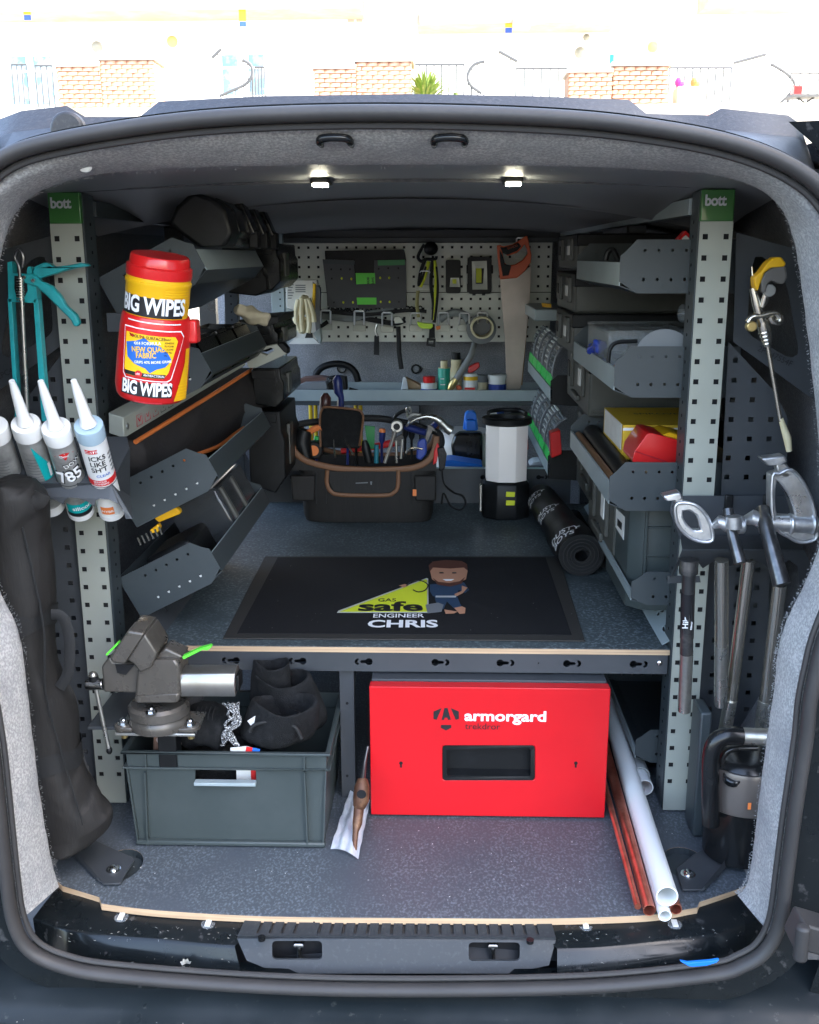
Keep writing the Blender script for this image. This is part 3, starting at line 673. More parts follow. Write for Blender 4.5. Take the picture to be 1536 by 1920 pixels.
RR = thing('shelving_rack','right hand racking with level trays and a green topped upright','shelving',(.6,PY,FZ),group='van racking bays')
upright(RL, XL0, 1, ''); upright(RR, XR0, -1, '')
def tray(rack, tip, yaw_t, w, h, Y0, Y1, s, k=0, rail=(.014,.058), both=True, part='tray', lip=True, botttext=True):
    """s=-1: opens toward the van centre from the left side. tip=(x,z) of the lower inner corner of the end plate; yaw_t tilt angle"""
    u=V((s*cos(yaw_t),0,-abs(sin(yaw_t)))); v=V((sin(yaw_t) if s>0 else -sin(yaw_t),0,cos(yaw_t)))
    if s<0: v=V((sin(yaw_t)*1.0,0,cos(yaw_t))); 
    v=V((-u.z*s if False else 0,0,0)) or v
    v=(Y3.cross(u) if s<0 else u.cross(Y3)); 
    if v.z<0: v=-v
    o=V((tip[0],0,tip[1])); tr=None
    def endp(Y,first):
        q=o+V((0,Y,0))
        P=[(0,.22*h),(.0,.70*h),(.012,.80*h),(.030,h),(w*.55,h),(w,h),(w,0),(.034,0)]
        pts=[q+u*a+v*b for a,b in P]; hs=[]
        n=int((w-.05)/.026)
        for k in range(n):
            a=.046+.026*k
            hs.append(hexhole(q+u*a+v*(h*.80),u,v,.0030)); hs.append(hexhole(q+u*a+v*(h*.26),u,v,.0036,8,.0030))
        return G().plate(pts,(0,.0018,0),hs)
    b=endp(Y0,True); tr=b.done(part, M['powder'], rack)
    endp(Y1-.002,False).done('end_plate', M['powder'], tr)
    if s<0:  # pale tabs behind the lower holes, put in as bright glints of light
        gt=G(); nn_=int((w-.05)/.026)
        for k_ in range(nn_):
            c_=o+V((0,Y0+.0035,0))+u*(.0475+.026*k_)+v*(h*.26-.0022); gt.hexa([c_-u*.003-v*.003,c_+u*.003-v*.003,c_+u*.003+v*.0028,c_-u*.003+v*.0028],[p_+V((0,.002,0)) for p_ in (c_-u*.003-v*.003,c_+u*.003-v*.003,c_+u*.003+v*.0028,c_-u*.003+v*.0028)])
        if nn_: gt.done('hole_glints', M['paper'], tr)['kind']='stuff'
    g=G(); q=o+V((0,Y0,0)); a0=q+v*rail[0]; a1=q+v*rail[1]; a2=a1-u*.0; 
    L=V((0,Y1-Y0-.004,0)); st=V((0,.002,0))
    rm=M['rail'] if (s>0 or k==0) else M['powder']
    r0=[a0+st,a1+st,a1+u*.004+st,a1+u*.004-v*.004+st,a1+u*.0015-v*.002+st,a0+u*.0015+st]
    g=G().loft([[p for p in r0],[p+L for p in r0]],True,True).done('front_rail', rm, tr)
    if rm is not M['rail']: G().tube([a1+st+u*.002,a1+u*.002+L],.0016,6).done('rail_edge', M['rail'], tr)
    a=q+u*.0+v*rail[0]; bq=q+u*.034+v*.001; c=q+u*w+v*.001
    t=u.cross(v).normalized()*0
    G().loft([[a+st,bq+st,c+st,c+v*.002+st,bq+v*.002+st,a+u*.002+v*.001+st],[p+L for p in (a+st,bq+st,c+st,c+v*.002+st,bq+v*.002+st,a+u*.002+v*.001+st)]],True,True).done('base', M['powder'], tr)
    G().hexa([c+st,c+v*h+st,c+v*h+u*.002+st,c+u*.002+st],[p+L for p in (c+st,c+v*h+st,c+v*h+u*.002+st,c+u*.002+st)]).done('back_panel', M['powder'], tr)
    return tr,o,u,v
T27=R_(27)
LT={}
def lowcorner(px,py,Y,h,ang,s):   # px,py = tip of the rail top at the front plate
    p=AY(px,py,Y); u=V((s*cos(ang),0,-sin(ang))); v=Y3.cross(u); v=v if v.z>0 else -v
    q=p-v*.058; return (q.x,q.z)
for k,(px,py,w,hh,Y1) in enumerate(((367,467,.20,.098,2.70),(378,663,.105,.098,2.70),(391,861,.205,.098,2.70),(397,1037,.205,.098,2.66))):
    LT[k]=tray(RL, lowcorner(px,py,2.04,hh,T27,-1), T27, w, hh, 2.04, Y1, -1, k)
RT={}
for k,(px,py,w,hh,Y1) in enumerate(((1163,492,.24,.100,2.66),(1153,690,.24,.100,2.66),(1143,905,.26,.100,2.66))):
    p=AY(px,py,2.02); RT[k]=tray(RR,(p.x,p.z-.058),0,w,hh,2.02,Y1,1)
p=AY(1184,1100,2.02); RT[3]=tray(RR,(p.x,p.z-.040),0,.2,.072,2.02,2.5,1,rail=(.01,.03))
p=AY(1192,1398,2.06); RT[4]=tray(RR,(p.x,p.z-.040),0,.2,.078,2.06,2.5,1,rail=(.01,.03))
# frame: top rails and intermediate posts
G().bx((XR0-.006,PY+.07,ZT-.042),(XR0+.016,4.2,ZT-.012)).done('top_rail', M['rail'], RR, bev=.001)
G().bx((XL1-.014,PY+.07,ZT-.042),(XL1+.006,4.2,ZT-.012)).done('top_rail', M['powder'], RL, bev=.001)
for s,xx,rk in ((-1,XL1-.03,RL),(1,XR0+.03,RR)):
    for Y in (2.74,3.46):
        o=G().bx((xx-.022,Y,FZ),(xx+.022,Y+.03,ZT-.042)).done('middle_post', M['powder2'], rk, bev=.001)
        g=G()
        for k in range(44): g.cyl((xx-.0,Y-.0006,FZ+.05+.026*k),(xx-.0,Y+.001,FZ+.05+.026*k),.0032,n=8)
        g.done('post_holes', M['void'], o)['kind']='stuff'
# tall end uprights beside the bulkhead, lit plates
for (xa,xb,rk) in ((505,529,RL),):
    a=AY(xa,450,4.10); b=AY(xb,450,4.10); zt=AY(505,437,4.1).z
    o=G().bx((a.x,4.10,FZ),(b.x,4.14,zt)).done('end_upright', M['rail'], rk, bev=.001); g=G()
    for k in range(48): g.cyl((b.x-.015,4.0995,FZ+.04+.026*k),(b.x-.015,4.101,FZ+.04+.026*k),.0036,n=8)
    g.done('post_holes', M['void'], o)['kind']='stuff'
# overhead bracket on right rack + hanging panels
p=AY(1213,390,2.6); q=AY(1135,405,3.0)
G().hexa([AX(1213,364,.56),AX(1213,388,.56),AX(1213,388,.56)+V((.01,0,0)),AX(1213,364,.56)+V((.01,0,0))],[AX(1110,392,.56),AX(1110,415,.56),AX(1110,415,.56)+V((.01,0,0)),AX(1110,392,.56)+V((.01,0,0))]).done('roof_bracket', M['powder2'], RR)
for x,y in ((1180,384),(1188,382)):
    a=AX(x,y,.556); G().sph(a,(.003,.004,.004),8,5).done('bolt', M['chrome'], RR)
# side wings (plane of the uprights) with cut outs
for s in (1,-1):
    rk = RR if s>0 else RL
    def mx(P): return P if s>0 else [(1500-x,y) for x,y in P]
    Yw=1.985
    outl=mx([(1381,436),(1484,465),(1560,500),(1560,760),(1520,745),(1375,641)])
    win=mx([(1416,482),(1428,481),(1440,487),(1465,510),(1478,545),(1497,650),(1496,664),(1486,670),(1474,668),(1412,632),(1402,622),(1401,610),(1408,505)])
    wg=G().pp(outl,Yw,.002,[win]).done('wing_panel', M['powder2'], rk)
    a=AY(*mx([(1418,660)])[0],Yw-.002); b=AY(*mx([(1490,695)])[0],Yw-.002)
    if s>0: text('2PC47554F',AY(1419,657,Yw-.001),V((.9,0,-.42)),V((.42,0,.9)),.011,M['kprint'],wg,sx=1.0,depth=.0008)
    else: text('2PC47554F',AY(-2,712,Yw-.001),V((.9,0,.42)),V((-.42,0,.9)),.011,M['kprint'],wg,sx=1.0,depth=.0008)
    # lower perforated wing: clip corner holes off a grid
    if s>0: P=[(1366,641),(1453,735),(1476,782),(1476,932),(1352,932)]; P2=[(1330,1012),(1446,1012),(1432,1390),(1300,1390)]
    else: P=[(134,641),(60,735),(25,782),(25,960),(148,960)]; P2=[(62,960),(172,960),(206,1500),(100,1500)]
    for P_,nm in ((P,'perforated_wing'),(P2,'lower_perforated_wing')):
        pts=[AY(x,y,Yw+.002) for x,y in P_]; hs=[]
        x0=(XR0+.011+.038*2+.003) if s>0 else (XL0+.049-.038*2-.003)
        for i in range(5):
            for j in range(34):
                c=V((x0+s*.038*i,Yw+.002,ZT-.045-.038*(j+1))); r=.0049
                sq=[c+V((-r,0,-r)),c+V((r,0,-r)),c+V((r,0,r)),c+V((-r,0,r))]
                def ins(p,L):
                    cc=False
                    for a_ in range(len(L)):
                        A,B=L[a_],L[a_-1]
                        if (A.z>p.z)!=(B.z>p.z) and p.x<(B.x-A.x)*(p.z-A.z)/(B.z-A.z)+A.x: cc=not cc
                    return cc
                big=[c+V((-.009,0,-.009)),c+V((.009,0,-.009)),c+V((.009,0,.009)),c+V((-.009,0,.009))]
                if all(ins(q_,pts) for q_ in big): hs.append(sq)
        G().plate(pts,(0,.002,0),hs).done(nm, M['powder2'], rk)
    # dark felt void behind
# ======================= PLATFORM =======================
PF = thing('load_platform','raised plywood topped platform with keyhole steel front rail, between the racks','platform',(0,1.98,FZ))
e0=AY(284,1212,1.98); e1=AY(1256,1218,1.98)
G().bx((e0.x,1.98,DZ-.0015),(e1.x,3.25,DZ)).done('vinyl_top', M['deck'], PF)
pb=G().bx((e0.x,1.9785,DZ-.0125),(e1.x,3.25,DZ-.0017)).done('plywood_board', M['ply'], PF)
G().bx((e0.x,1.9783,DZ-.0075),(e1.x,1.979,DZ-.0065)).done('ply_line', M['tan'], pb)
def keyholes(x,z,Y,flip):
    hs=[]
    c=V((x,Y,z)); s=-1 if flip else 1
    P=[]
    for k in range(9): t=R_(-150+300*k/8); P.append(c+V((s*(.0078*cos(t)),0,.0078*sin(t))))
    P+= [c+V((s*-.016,0,.0032)),c+V((s*-.019,0,0)),c+V((s*-.016,0,-.0032))]
    A=[]
    for k in range(6): t=R_(120+120*k/5); A.append(c+V((s*(-.016+.012*cos(t)-0.002),0,.0085*sin(t))))
    for k in range(6): t=R_(240-120*k/5); A.append(c+V((s*(-.016+.0075*cos(t)-0.0),0,.0062*sin(t))))
    return P,A
fr0=AY(393,1240,1.981); zt_=DZ-.0128; zb=AY(800,1260,1.98).z
hs=[]
for px,fl in ((443,False),(568,False),(692,False),(816,True),(938,True),(1063,True),(1188,True)):
    c=AY(px,1241,1.981); P,A=keyholes(c.x,(zt_+zb)/2,1.981,fl); hs+= [P,A]
for px in (483,1010): c=AY(px,1240,1.981); hs.append(hexhole(V((c.x,1.981,(zt_+zb)/2)),X3,Z3,.002,6))
G().plate([V((XL1+.004,1.981,zb)),V((XR0-.004,1.981,zb)),V((XR0-.004,1.981,zt_)),V((XL1+.004,1.981,zt_))],(0,.002,0),hs).done('front_rail', M['powder2'], PF)
G().bx((XL1+.004,1.983,zb),(XR0-.004,2.02,zb+.002)).done('rail_flange', M['powder2'], PF)
G().bx((XL1+.006,2.021,zb+.003),(XR0-.006,2.03,zt_)).done('rail_backing', M['void'], PF)
c=AY(1237,1243,1.978); G().sph(c,(.006,.003,.006),12,6).done('bolt', M['chrome'], PF, smooth=True)
for (x0,x1) in ((637,664),):
    a=AY(x0,1300,2.0); b=AY(x1,1300,2.0); po=G().bx((a.x,2.0,FZ),(b.x,2.04,zb)).done('support_post', M['powder2'], PF, bev=.001)
    g=G()
    for y in (1319,1455): q=AY(651,y,1.999); g.cyl(q,q+V((0,.002,0)),.003,n=8)
    g.done('post_hole', M['void'], po)
# rear upstand of the platform
hs=[]
for px,fl in ((560,False),(700,False),(905,True),(1010,True)):
    c=AY(px,895,3.251); P,A=keyholes(c.x,c.z,3.251,fl); hs+=[P,A]
zr=AY(800,879,3.25).z
G().plate([V((-.50,3.251,DZ)),V((.50,3.251,DZ)),V((.50,3.251,zr)),V((-.50,3.251,zr))],(0,.002,0),hs).done('rear_upstand', M['powder2'], PF)
G().bx((-.5,3.253,zr-.002),(.5,3.28,zr)).done('upstand_flange', M['rail'], PF)
G().bx((-.5,3.29,DZ),(.5,3.295,zr-.006)).done('upstand_backing', M['void'], PF)
# side rails: inclined slotted plates running back
for s in (-1,1):
    if s<0: a=AY(256,1182,2.0); b=AY(286,1207,1.985); c=AY(286,1150,2.06)
    else: a=AY(1253,1172,2.0); b=AY(1226,1195,1.985)
    xo=e0.x if s<0 else e1.x; xi=xo+(-s)*-.0
    pb_=V((xo-s*.012,1.99,DZ+.002)); pa=V((xo+s*.028,1.99,DZ+.036)); L=V((0,1.2,0)); 
    c0=[pb_+V((0,-.0,0)),pa]; d=(pa-pb_); n_=d.cross(Y3).normalized()
    sl=[]
    def slot(u0,u1,y0,y1,r=5):
        o_=[]
        for k in range(12):
            t=2*pi*k/12; o_.append(pb_+d*((u0+u1)/2+(u1-u0)/2*cos(t))+V((0,(y0+y1)/2+(y1-y0)/2*(1 if abs(sin(t))>.9 else sin(t)),0)))
        return o_
    for yy in [.05+.20*k for k in range(6)]:
        sl.append(slot(.3,.62,yy-.004,yy+.028)); sl.append(slot(.42,.8,yy+.085,yy+.105))
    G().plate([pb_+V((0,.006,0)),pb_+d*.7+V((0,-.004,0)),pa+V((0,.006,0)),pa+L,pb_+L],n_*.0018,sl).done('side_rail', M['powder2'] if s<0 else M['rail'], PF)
# mat with printed badge
MT = thing('rubber_mat','black rectangular mat with yellow triangle badge on the platform','mat',(0,2.0,DZ))
m0=AZ(418,1196,DZ+.004); m1=AZ(1097,1201,DZ+.004); m2=AZ(1048,1043,DZ+.004); m3=AZ(497,1043,DZ+.004)
G().plate([m0,m1,m2,m3],(0,0,-.0032)).done('border', M['matb'], MT, bev=.001)
i0=AZ(445,1187,DZ+.0052); i1=AZ(1072,1190,DZ+.0052); i2=AZ(1023,1045,DZ+.0052); i3=AZ(521,1045,DZ+.0052)
G().plate([i0,i1,i2,i3],(0,0,-.002)).done('mat_surface', M['matr'], MT)
def mz(px,py,k=0): return AZ(px,py,DZ+.0056+k*.0005)
def mp(P,m,k=0,name='print'): return G().plate([mz(x,y,k) for x,y in P],(0,0,.0003)).done(name, m, MT)
mp([(632,1149),(635,1145),(800,1084),(803,1085),(804,1146),(802,1149)],M['sprint'],0,'badge_edge')
mp([(637,1147),(799,1086),(801,1088),(801,1147)],M['lime'],1,'yellow_triangle')
ux=(mz(800,1145)-mz(670,1145)).normalized(); uy=V((-ux.y,ux.x,0))
def mt(s_,px,py,wpx,hpx,m,k=2,bold=.02,sh=0,sp_=1.):
    a=mz(px,py,k); b=mz(px+wpx,py,k); hh=(mz(px,py-hpx,k)-a).length
    t=text(s_,a,ux,uy,hh,m,MT,bold=bold,shear=sh,spacing=sp_,depth=.0003); ww=max(v.co.x for v in t.data.vertices)-min(v.co.x for v in t.data.vertices)
    k_=(b-a).length/ww; x0=min(v.co.x for v in t.data.vertices)
    for v in t.data.vertices: v.co.x=x0+(v.co.x-x0)*k_; v.co.y+=0
    return t
mt('safe',671,1145,122,17,M['kprint'],2,.05); mt('GAS',708,1128,34,6,M['kprint'],2,.02); mt('ENGINEER',698,1158,96,7,M['wprint'],2,.02); mt('CHRIS',688,1176,133,13,M['wprint'],2,.045)
# flame curl on the triangle
G().tube(cr([mz(x,y,3) for x,y in ((762,1099),(773,1090),(790,1089),(802,1096),(798,1106),(785,1110),(775,1106))],4),.0016,6).done('badge_curl', M['kprint'], MT)
# cartoon figure print (generic)
mp([(806,1096),(870,1092),(880,1106),(872,1112),(860,1106),(858,1118),(812,1118),(806,1108)],M['nprint'],1,'shirt')
mp([(815,1118),(857,1118),(866,1138),(852,1141),(838,1128),(832,1142),(820,1140)],M['nprint'],2,'trousers')
mp([(817,1117),(855,1117),(855,1120),(817,1120)],M['sprint'],3,'belt')
mp([(852,1140),(866,1137),(873,1140),(872,1150),(862,1151)],M['skin'],3,'shoe'); mp([(833,1143),(846,1145),(858,1147),(852,1150),(836,1151)],M['skin'],3,'shoe')
mp([(798,1134),(822,1130),(832,1134),(828,1147),(802,1150)],M['gyprint'],3,'toolbag')
mp([(806,1068),(809,1058),(830,1054),(862,1055),(876,1062),(877,1070),(874,1086),(862,1093),(842,1096),(822,1094),(810,1086)],M['skin'],2,'face')
mp([(806,1072),(804,1060),(812,1053),(836,1050),(866,1052),(876,1058),(877,1070),(870,1064),(845,1066),(812,1064)],M['hair'],3,'hair')
mp([(812,1084),(822,1091),(842,1093),(862,1090),(872,1082),(866,1094),(844,1100),(820,1096)],M['hair'],3,'beard')
for x in (828,852): mp([(x-4,1073),(x+4,1073),(x+4,1075),(x-4,1075)],M['kprint'],4,'eye')
mp([(830,1086),(852,1086),(846,1089),(836,1089)],M['wprint'],4,'mouth')
mp([(866,1098),(877,1102),(868,1112),(856,1118),(852,1114),(866,1108)],M['skin'],3,'arm'); mp([(748,1098),(760,1095),(766,1098),(758,1102)],M['skin'],3,'hand')
# ======================= THINGS ON THE LEFT =======================
# cartridge bracket
HB=thing('cartridge_holder','dark steel bracket on the left upright holding four sealant cartridges','bracket',AY(130,870,1.9))
bk=[AY(-40,822,1.945),AY(243,822,1.945)]; ft=[AY(-60,905,1.86),AY(205,903,1.86)]
ctop=[(-14,795),(47,790),(104,797),(165,793)]; cbot=[(38,952),(96,950),(152,958),(210,958)]
CA=[]
for (a,b) in zip(ctop,cbot): CA.append((AY(a[0],a[1],1.70),AY(b[0],b[1],1.84)))
nrm=(CA[2][0]-CA[2][1]).normalized()
# top plate through the cartridges
pc=CA[2][1].lerp(CA[2][0],.44)
def onpl(px,py):  # ray to plane through pc with normal nrm
    d=ray(px,py); return CP+d*((pc-CP).dot(nrm)/d.dot(nrm))
Yf_=onpl(100,906).y
tp=[onpl(-40,826),onpl(238,818),onpl(242,838),onpl(207,905),onpl(-60,908)]
hs=[]
for a,b in CA:
    d=(a-b).normalized(); t=(pc-b).dot(nrm)/d.dot(nrm); c=b+d*t; u=X3-nrm*X3.dot(nrm); u.normalize(); v=nrm.cross(u); hs.append([c+u*.0255*cos(2*pi*k/24)+v*.0255*sin(2*pi*k/24) for k in range(24)])
hs=[h_ for h_ in hs[1:]]
G().plate(tp,-nrm*.002,hs).done('top_plate', M['powder2'], HB)
fa=onpl(35,907); fb=onpl(207,905)
G().plate([onpl(x,906)+V((0,0,0)) if y<908 else AY(x,y,Yf_) for x,y in ((-60,907),(207,906),(247,973),(236,973),(232,958),(222,944),(205,937),(188,935),(180,938),(177,950),(165,941),(148,934),(130,933),(122,937),(119,946),(105,938),(90,934),(78,936),(40,930),(-60,928))],(0,.002,0)).done('front_flange', M['powder2'], HB)
G().plate([tp[2],fb,AY(247,973,Yf_),AY(242,930,1.90)],(.002,0,0)).done('side_gusset', M['powder2'], HB)
CT=[('grey sealant cartridge cut off by the left picture edge','stripe'),('silver and teal sealant cartridge, second from left in the bracket','teal'),('silver cartridge with red diamond and large 785','dow'),('clear and white adhesive cartridge with red band, rightmost in bracket','ct')]
silv=mat('silver_cartridge',(.46,.46,.44),.35,.5,None,(30,(.27,.27,.26),.4,.7)); clearb=mat('blue_clear_cap',(.38,.50,.58),.2,alpha=.9)
ntop=[None,(22,714),(76,714),(138,713)]
for i,((a,b),(lab,kd)) in enumerate(zip(CA,CT)):
    T=thing('sealant_cartridge',lab,'cartridge',b,group='sealant cartridges in the bracket'); ax=(a-b).normalized(); L=(a-b).length
    r=.0235; G().lathe(b,ax,[(0,r*.97),(.0,r),(L*.86,r)],28).done('body', {'stripe':silv,'teal':silv,'dow':silv,'ct':M['white']}[kd], T, smooth=True)
    capm=clearb if kd=='ct' else M['white']
    G().lathe(b+ax*(L*.86),ax,[(0,r*1.0),(0,r*1.05),(L*.10,r*1.06),(L*.12,r*1.02),(L*.125,r*.8),(L*.115,r*.45)],28).done('cap', capm, T, smooth=True)
    G().lathe(b,ax,[(-.002,r*1.02),(.010,r*1.02)],28).done('base_ring', M['white'], T, smooth=True)
    if ntop[i]:
        e=AY(*ntop[i],1.66); s0=a+ax*-.004; d=(e-s0); rr=[.0115,.0105,.0095,.0085,.007,.0055]
        n_=G().tube([s0+d*t for t in (0,.1,.15,.4,.75,1)],[.0145,.0125,.0105,.0095,.0075,.0048],14).done('nozzle', M['white'], T, smooth=True)
    # labels wrapped on the side facing the camera
    fw=(CP-b); fw=(fw-ax*fw.dot(ax)).normalized(); sd_=ax.cross(fw)*-1
    if sd_.x<0: sd_=-sd_
    def W(x,y,k=.0006,rr=r): an=x/rr; return b+ax*y+(fw*cos(an)+sd_*sin(an))*(rr+k)
    def patch(x0,x1,y0,y1,m,k=.0004,nm='label'):
        g=G(); n=10; g.loft([[W(x0+(x1-x0)*j/n,y0,k) for j in range(n+1)],[W(x0+(x1-x0)*j/n,y1,k) for j in range(n+1)]],False,False); return g.done(nm,m,T,smooth='all',fix=False)
    def wt(s_,x,y,h,m,k=.0009,bold=.02,sx=1.,ang=0.):
        return text(s_,b,X3,Z3,h,m,T,bold=bold,sx=sx,warp=lambda p,q:W(x+p*cos(ang)-q*sin(ang),y+p*sin(ang)+q*cos(ang),k))
    if kd in('stripe','teal'):
        for q in range(16): patch(-.02,.004,.045+.0075*q,.0463+.0075*q,M['gyprint'],.0003,'fine_print')
    if kd=='teal':
        rows_=[]
        for q in range(9):
            yy=.19-.095*q/8; xl_=-.004+.008*q/8; xr_=-.003+.029*min(1,q/6); rows_.append([W(xl_+(xr_-xl_)*z_/8,yy,.0010) for z_ in range(9)])
        g=G().loft(rows_,False,False); g.done('teal_flash',M['tprint'],T,fix=False); wt('1',.006,.105,.034,M['wprint'],.0014,.02)
        patch(-.022,.022,.004,.02,M['white'])
    if kd=='dow':
        g=G(); g.add([W(-.018,.178),W(-.006,.184),W(.0,.186),W(.006,.184),W(.018,.178),W(0,.168)],[(0,1,2,3,4,5)]); g.done('red_diamond',M['rprint'],T,fix=False); wt('Dow',-.009,.1755,.0055,M['wprint'],.0012)
        wt('DOWSIL',-.006,.146,.010,M['kprint'],.0010,.05,ang=.35); wt('DOWSIL',-.0055,.1465,.009,M['wprint'],.0014,.0,ang=.35)
        wt('785',-.020,.108,.028,M['kprint'],.0010,.08,.8,ang=.2); wt('785',-.020,.109,.026,M['wprint'],.0016,.035,.8,ang=.2)
        patch(-.025,.026,.022,.046,M['tprint'],.0003); patch(-.028,.028,.012,.022,M['kprint'],.0003); wt('silicone',-.014,.030,.010,M['wprint'])
    if kd=='ct':
        patch(-.034,.036,.098,.113,M['rprint'],.0005); patch(-.019,.002,.182,.192,M['rprint'],.0006); wt('C-STIK',-.018,.184,.0055,M['wprint'])
        for q,s_ in enumerate(('ICKS','LIKE',"SH'T")): wt(s_,-.016,.164-.0145*q,.0112,M['kprint'],.0008,.03,.9)
        wt('CLEAR',-.010,.122,.006,M['bprint']); wt('SERIOUS',-.018,.1075,.0042,M['wprint']); wt('ADHESIVE',-.018,.1015,.0042,M['wprint'])
        patch(-.020,.004,.018,.038,M['orange'],.0004); wt('HYBRID',-.018,.024,.006,M['wprint'])
        for q in range(5): patch(.020,.030,.125+.010*q,.130+.010*q,M['gyprint'],.0005,'fine_print')
# caulking gun
GN=thing('caulking_gun','teal skeleton caulking gun hanging on the left wing panel','caulking gun',AY(60,600,1.9))
Yg=1.90
def g3(P,Y=Yg): return [AY(x,y,Y) for x,y in P]
def gp(P,m,nm,th=.006,Y=Yg,bev=.001): return G().pp(P,Y,th).done(nm,m,GN,bev=bev)
gp([(14,492),(22,490),(24,512),(50,514),(52,500),(58,500),(60,515),(66,516),(70,560),(66,568),(16,566)],M['teal'],'frame_head',.022)
G().plate([AY(x,y,Yg-.002) for x,y in ((28,517),(50,519),(52,545),(46,558),(32,558),(28,540))],(0,-.002,0)).done('frame_gap',M['void'],GN)
gp([(14,560),(22,560),(36,786),(28,786)],M['teal'],'frame_rod',.018); gp([(62,560),(72,562),(90,790),(78,790)],M['teal'],'frame_rod',.018)
G().tube(g3([(40,520),(41,560),(52,790)],Yg-.012),.0042,10).done('push_rod',M['steel'],GN,smooth=True)
g=G(); pts=g3([(38,522),(39,562)],Yg-.014)
for k in range(9):
    p=pts[0].lerp(pts[1],k/8); g.lathe(p,(0,0,1),[(-.0008,.0075),(.0008,.0075)],12)
g.done('spring',M['steel'],GN,smooth=True)
G().tube(cr(g3([(38,525),(36,500),(28,482),(36,468),(44,482),(42,500)],Yg-.004),4),.003,8).done('hook_rod',M['darkst'],GN,smooth=True)
gp([(60,516),(64,500),(82,492),(92,494),(100,501),(130,497),(150,493),(160,494),(166,499),(158,500),(140,503),(84,519),(72,524)],M['teal'],'handle',.020,bev=.003)
gp([(42,518),(60,512),(70,520),(78,528),(96,536),(114,556),(124,574),(142,590),(149,606),(144,613),(137,611),(132,600),(112,580),(92,560),(66,536),(44,530)],M['teal'],'trigger',.016,Yg-.008,bev=.003)
for x,y in ((46,520),(63,526)): c=AY(x,y,Yg-.012); G().cyl(c,c+V((0,-.004,0)),.0035,n=10).done('pivot',M['steel'],GN,smooth=True)
# wipes tub in its holder
tb=AY(283,742,1.78); tt=AY(301,478,1.755); ax=(tt-tb).normalized(); H=(tt-tb).length
TU=thing('wipes_tub','red and yellow tub of BIG WIPES in a red holder','tub',tb)
fw=(CP-tb); fw=(fw-ax*fw.dot(ax)).normalized(); sdv=(fw.cross(ax))
if sdv.x<0: sdv=-sdv
r0=.0535
def ring(y,rx,n=36,ry=None):
    return [tb+ax*y+sdv*(rx*cos(2*pi*k/n))+fw*((ry or rx)*sin(2*pi*k/n)) for k in range(n)]
def lat(prof,m,nm,**k): return G().loft([ring(y*H,r) for y,r in prof],True,True).done(nm,m,TU,smooth=True,**k)
lat([(.30,r0*.97),(.66,r0*.985),(.68,r0*1.0),(.80,r0*1.0),(.81,r0*1.03),(.83,r0*1.03),(.835,r0*1.0),(.86,r0*1.0)],M['yel'],'tub_body')
lat([(.857,r0*1.01),(.865,r0*1.02),(.925,r0*1.02),(.932,r0*.98),(.935,r0*.94),(.985,r0*.92),(1.0,r0*.88),(1.0,r0*.5)],M['redp'],'lid')
def Wt(x,y,k=.0008,rr=r0): an=x/rr; return tb+ax*y+(fw*cos(an)+sdv*sin(an))*(rr+k)
def wp(x0,x1,y0,y1,m,k=.0006,rr=r0,nm='label'):
    n=12; return G().loft([[Wt(x0+(x1-x0)*j/n,y0,k,rr) for j in range(n+1)],[Wt(x0+(x1-x0)*j/n,y1,k,rr) for j in range(n+1)]],False,False).done(nm,m,TU,smooth='all',fix=False)
def ww(s_,x,y,h,m,k=.0012,rr=r0,bold=.02,sx=1.,ang=0.,sp=1.):
    return text(s_,tb,X3,Z3,h,m,TU,bold=bold,sx=sx,spacing=sp,warp=lambda p,q:Wt(x+p*cos(ang)-q*sin(ang),y+p*sin(ang)+q*cos(ang),k,rr))
# groove ribs on the yellow part
for k in range(3): wp(.012,.062,H*(.755+.017*k),H*(.755+.017*k)+.0016,M['yprint'],.0014,nm='rib')
wp(-.080,.048,H*.605,H*.735,M['kprint'],.0008)
ww('BIG WIPES',-.070,H*.630,.0265,M['wprint'],.0014,bold=.045,sx=.72,sp=.98)
# red holder: flattened sleeve
r1=.060
hold=[(-.005,r1*.86),(.0,r1*.92),(.02,r1*.98),(.08,r1*1.03),(.3,r1*1.02),(.5,r1*.99),(.575,r1*.955),(.595,r1*.93),(.598,r1*.90)]
g=G().loft([ring(y*H,r) for y,r in hold],True,True); g.done('holder', M['redp'], TU, smooth=True)
rr_=r1*1.03
# label on the holder
def rp(P,m,k,nm='label'):
    # subdivide polygon onto the curved face
    c=(sum(p[0] for p in P)/len(P),sum(p[1] for p in P)/len(P)); g=G(); Q=[]
    for i in range(len(P)):
        a=P[i]; b=P[(i+1)%len(P)]
        for t in (0,.25,.5,.75): Q.append((a[0]+(b[0]-a[0])*t,a[1]+(b[1]-a[1])*t))
    rings=[[Wt(c[0]+(x-c[0])*s_,c[1]+(y-c[1])*s_,k,rr_) for x,y in Q] for s_ in (1,.75,.5,.25,.01)]
    return g.loft(rings,True,False).done(nm,m,TU,smooth='all',fix=False)
def hy(y): return y*H
sh=-.006
Pw=[(-.056,hy(.53)),(.046,hy(.53)),(.054,hy(.49)),(.033,hy(.185)),(.026,hy(.17)),(-.048,hy(.17)),(-.054,hy(.20))]
rp(Pw,M['wprint'],.0008,'white_outline')
def inset(P,d): 
    c=(sum(p[0] for p in P)/len(P),sum(p[1] for p in P)/len(P)); return [(c[0]+(x-c[0])*(1-d/abs(x-c[0]) if abs(x-c[0])>d else 1),c[1]+(y-c[1])*(1-d/abs(y-c[1]) if abs(y-c[1])>d else 1)) for x,y in P]
rp(inset(Pw,.0018),M['redp'],.0014,'red_field')
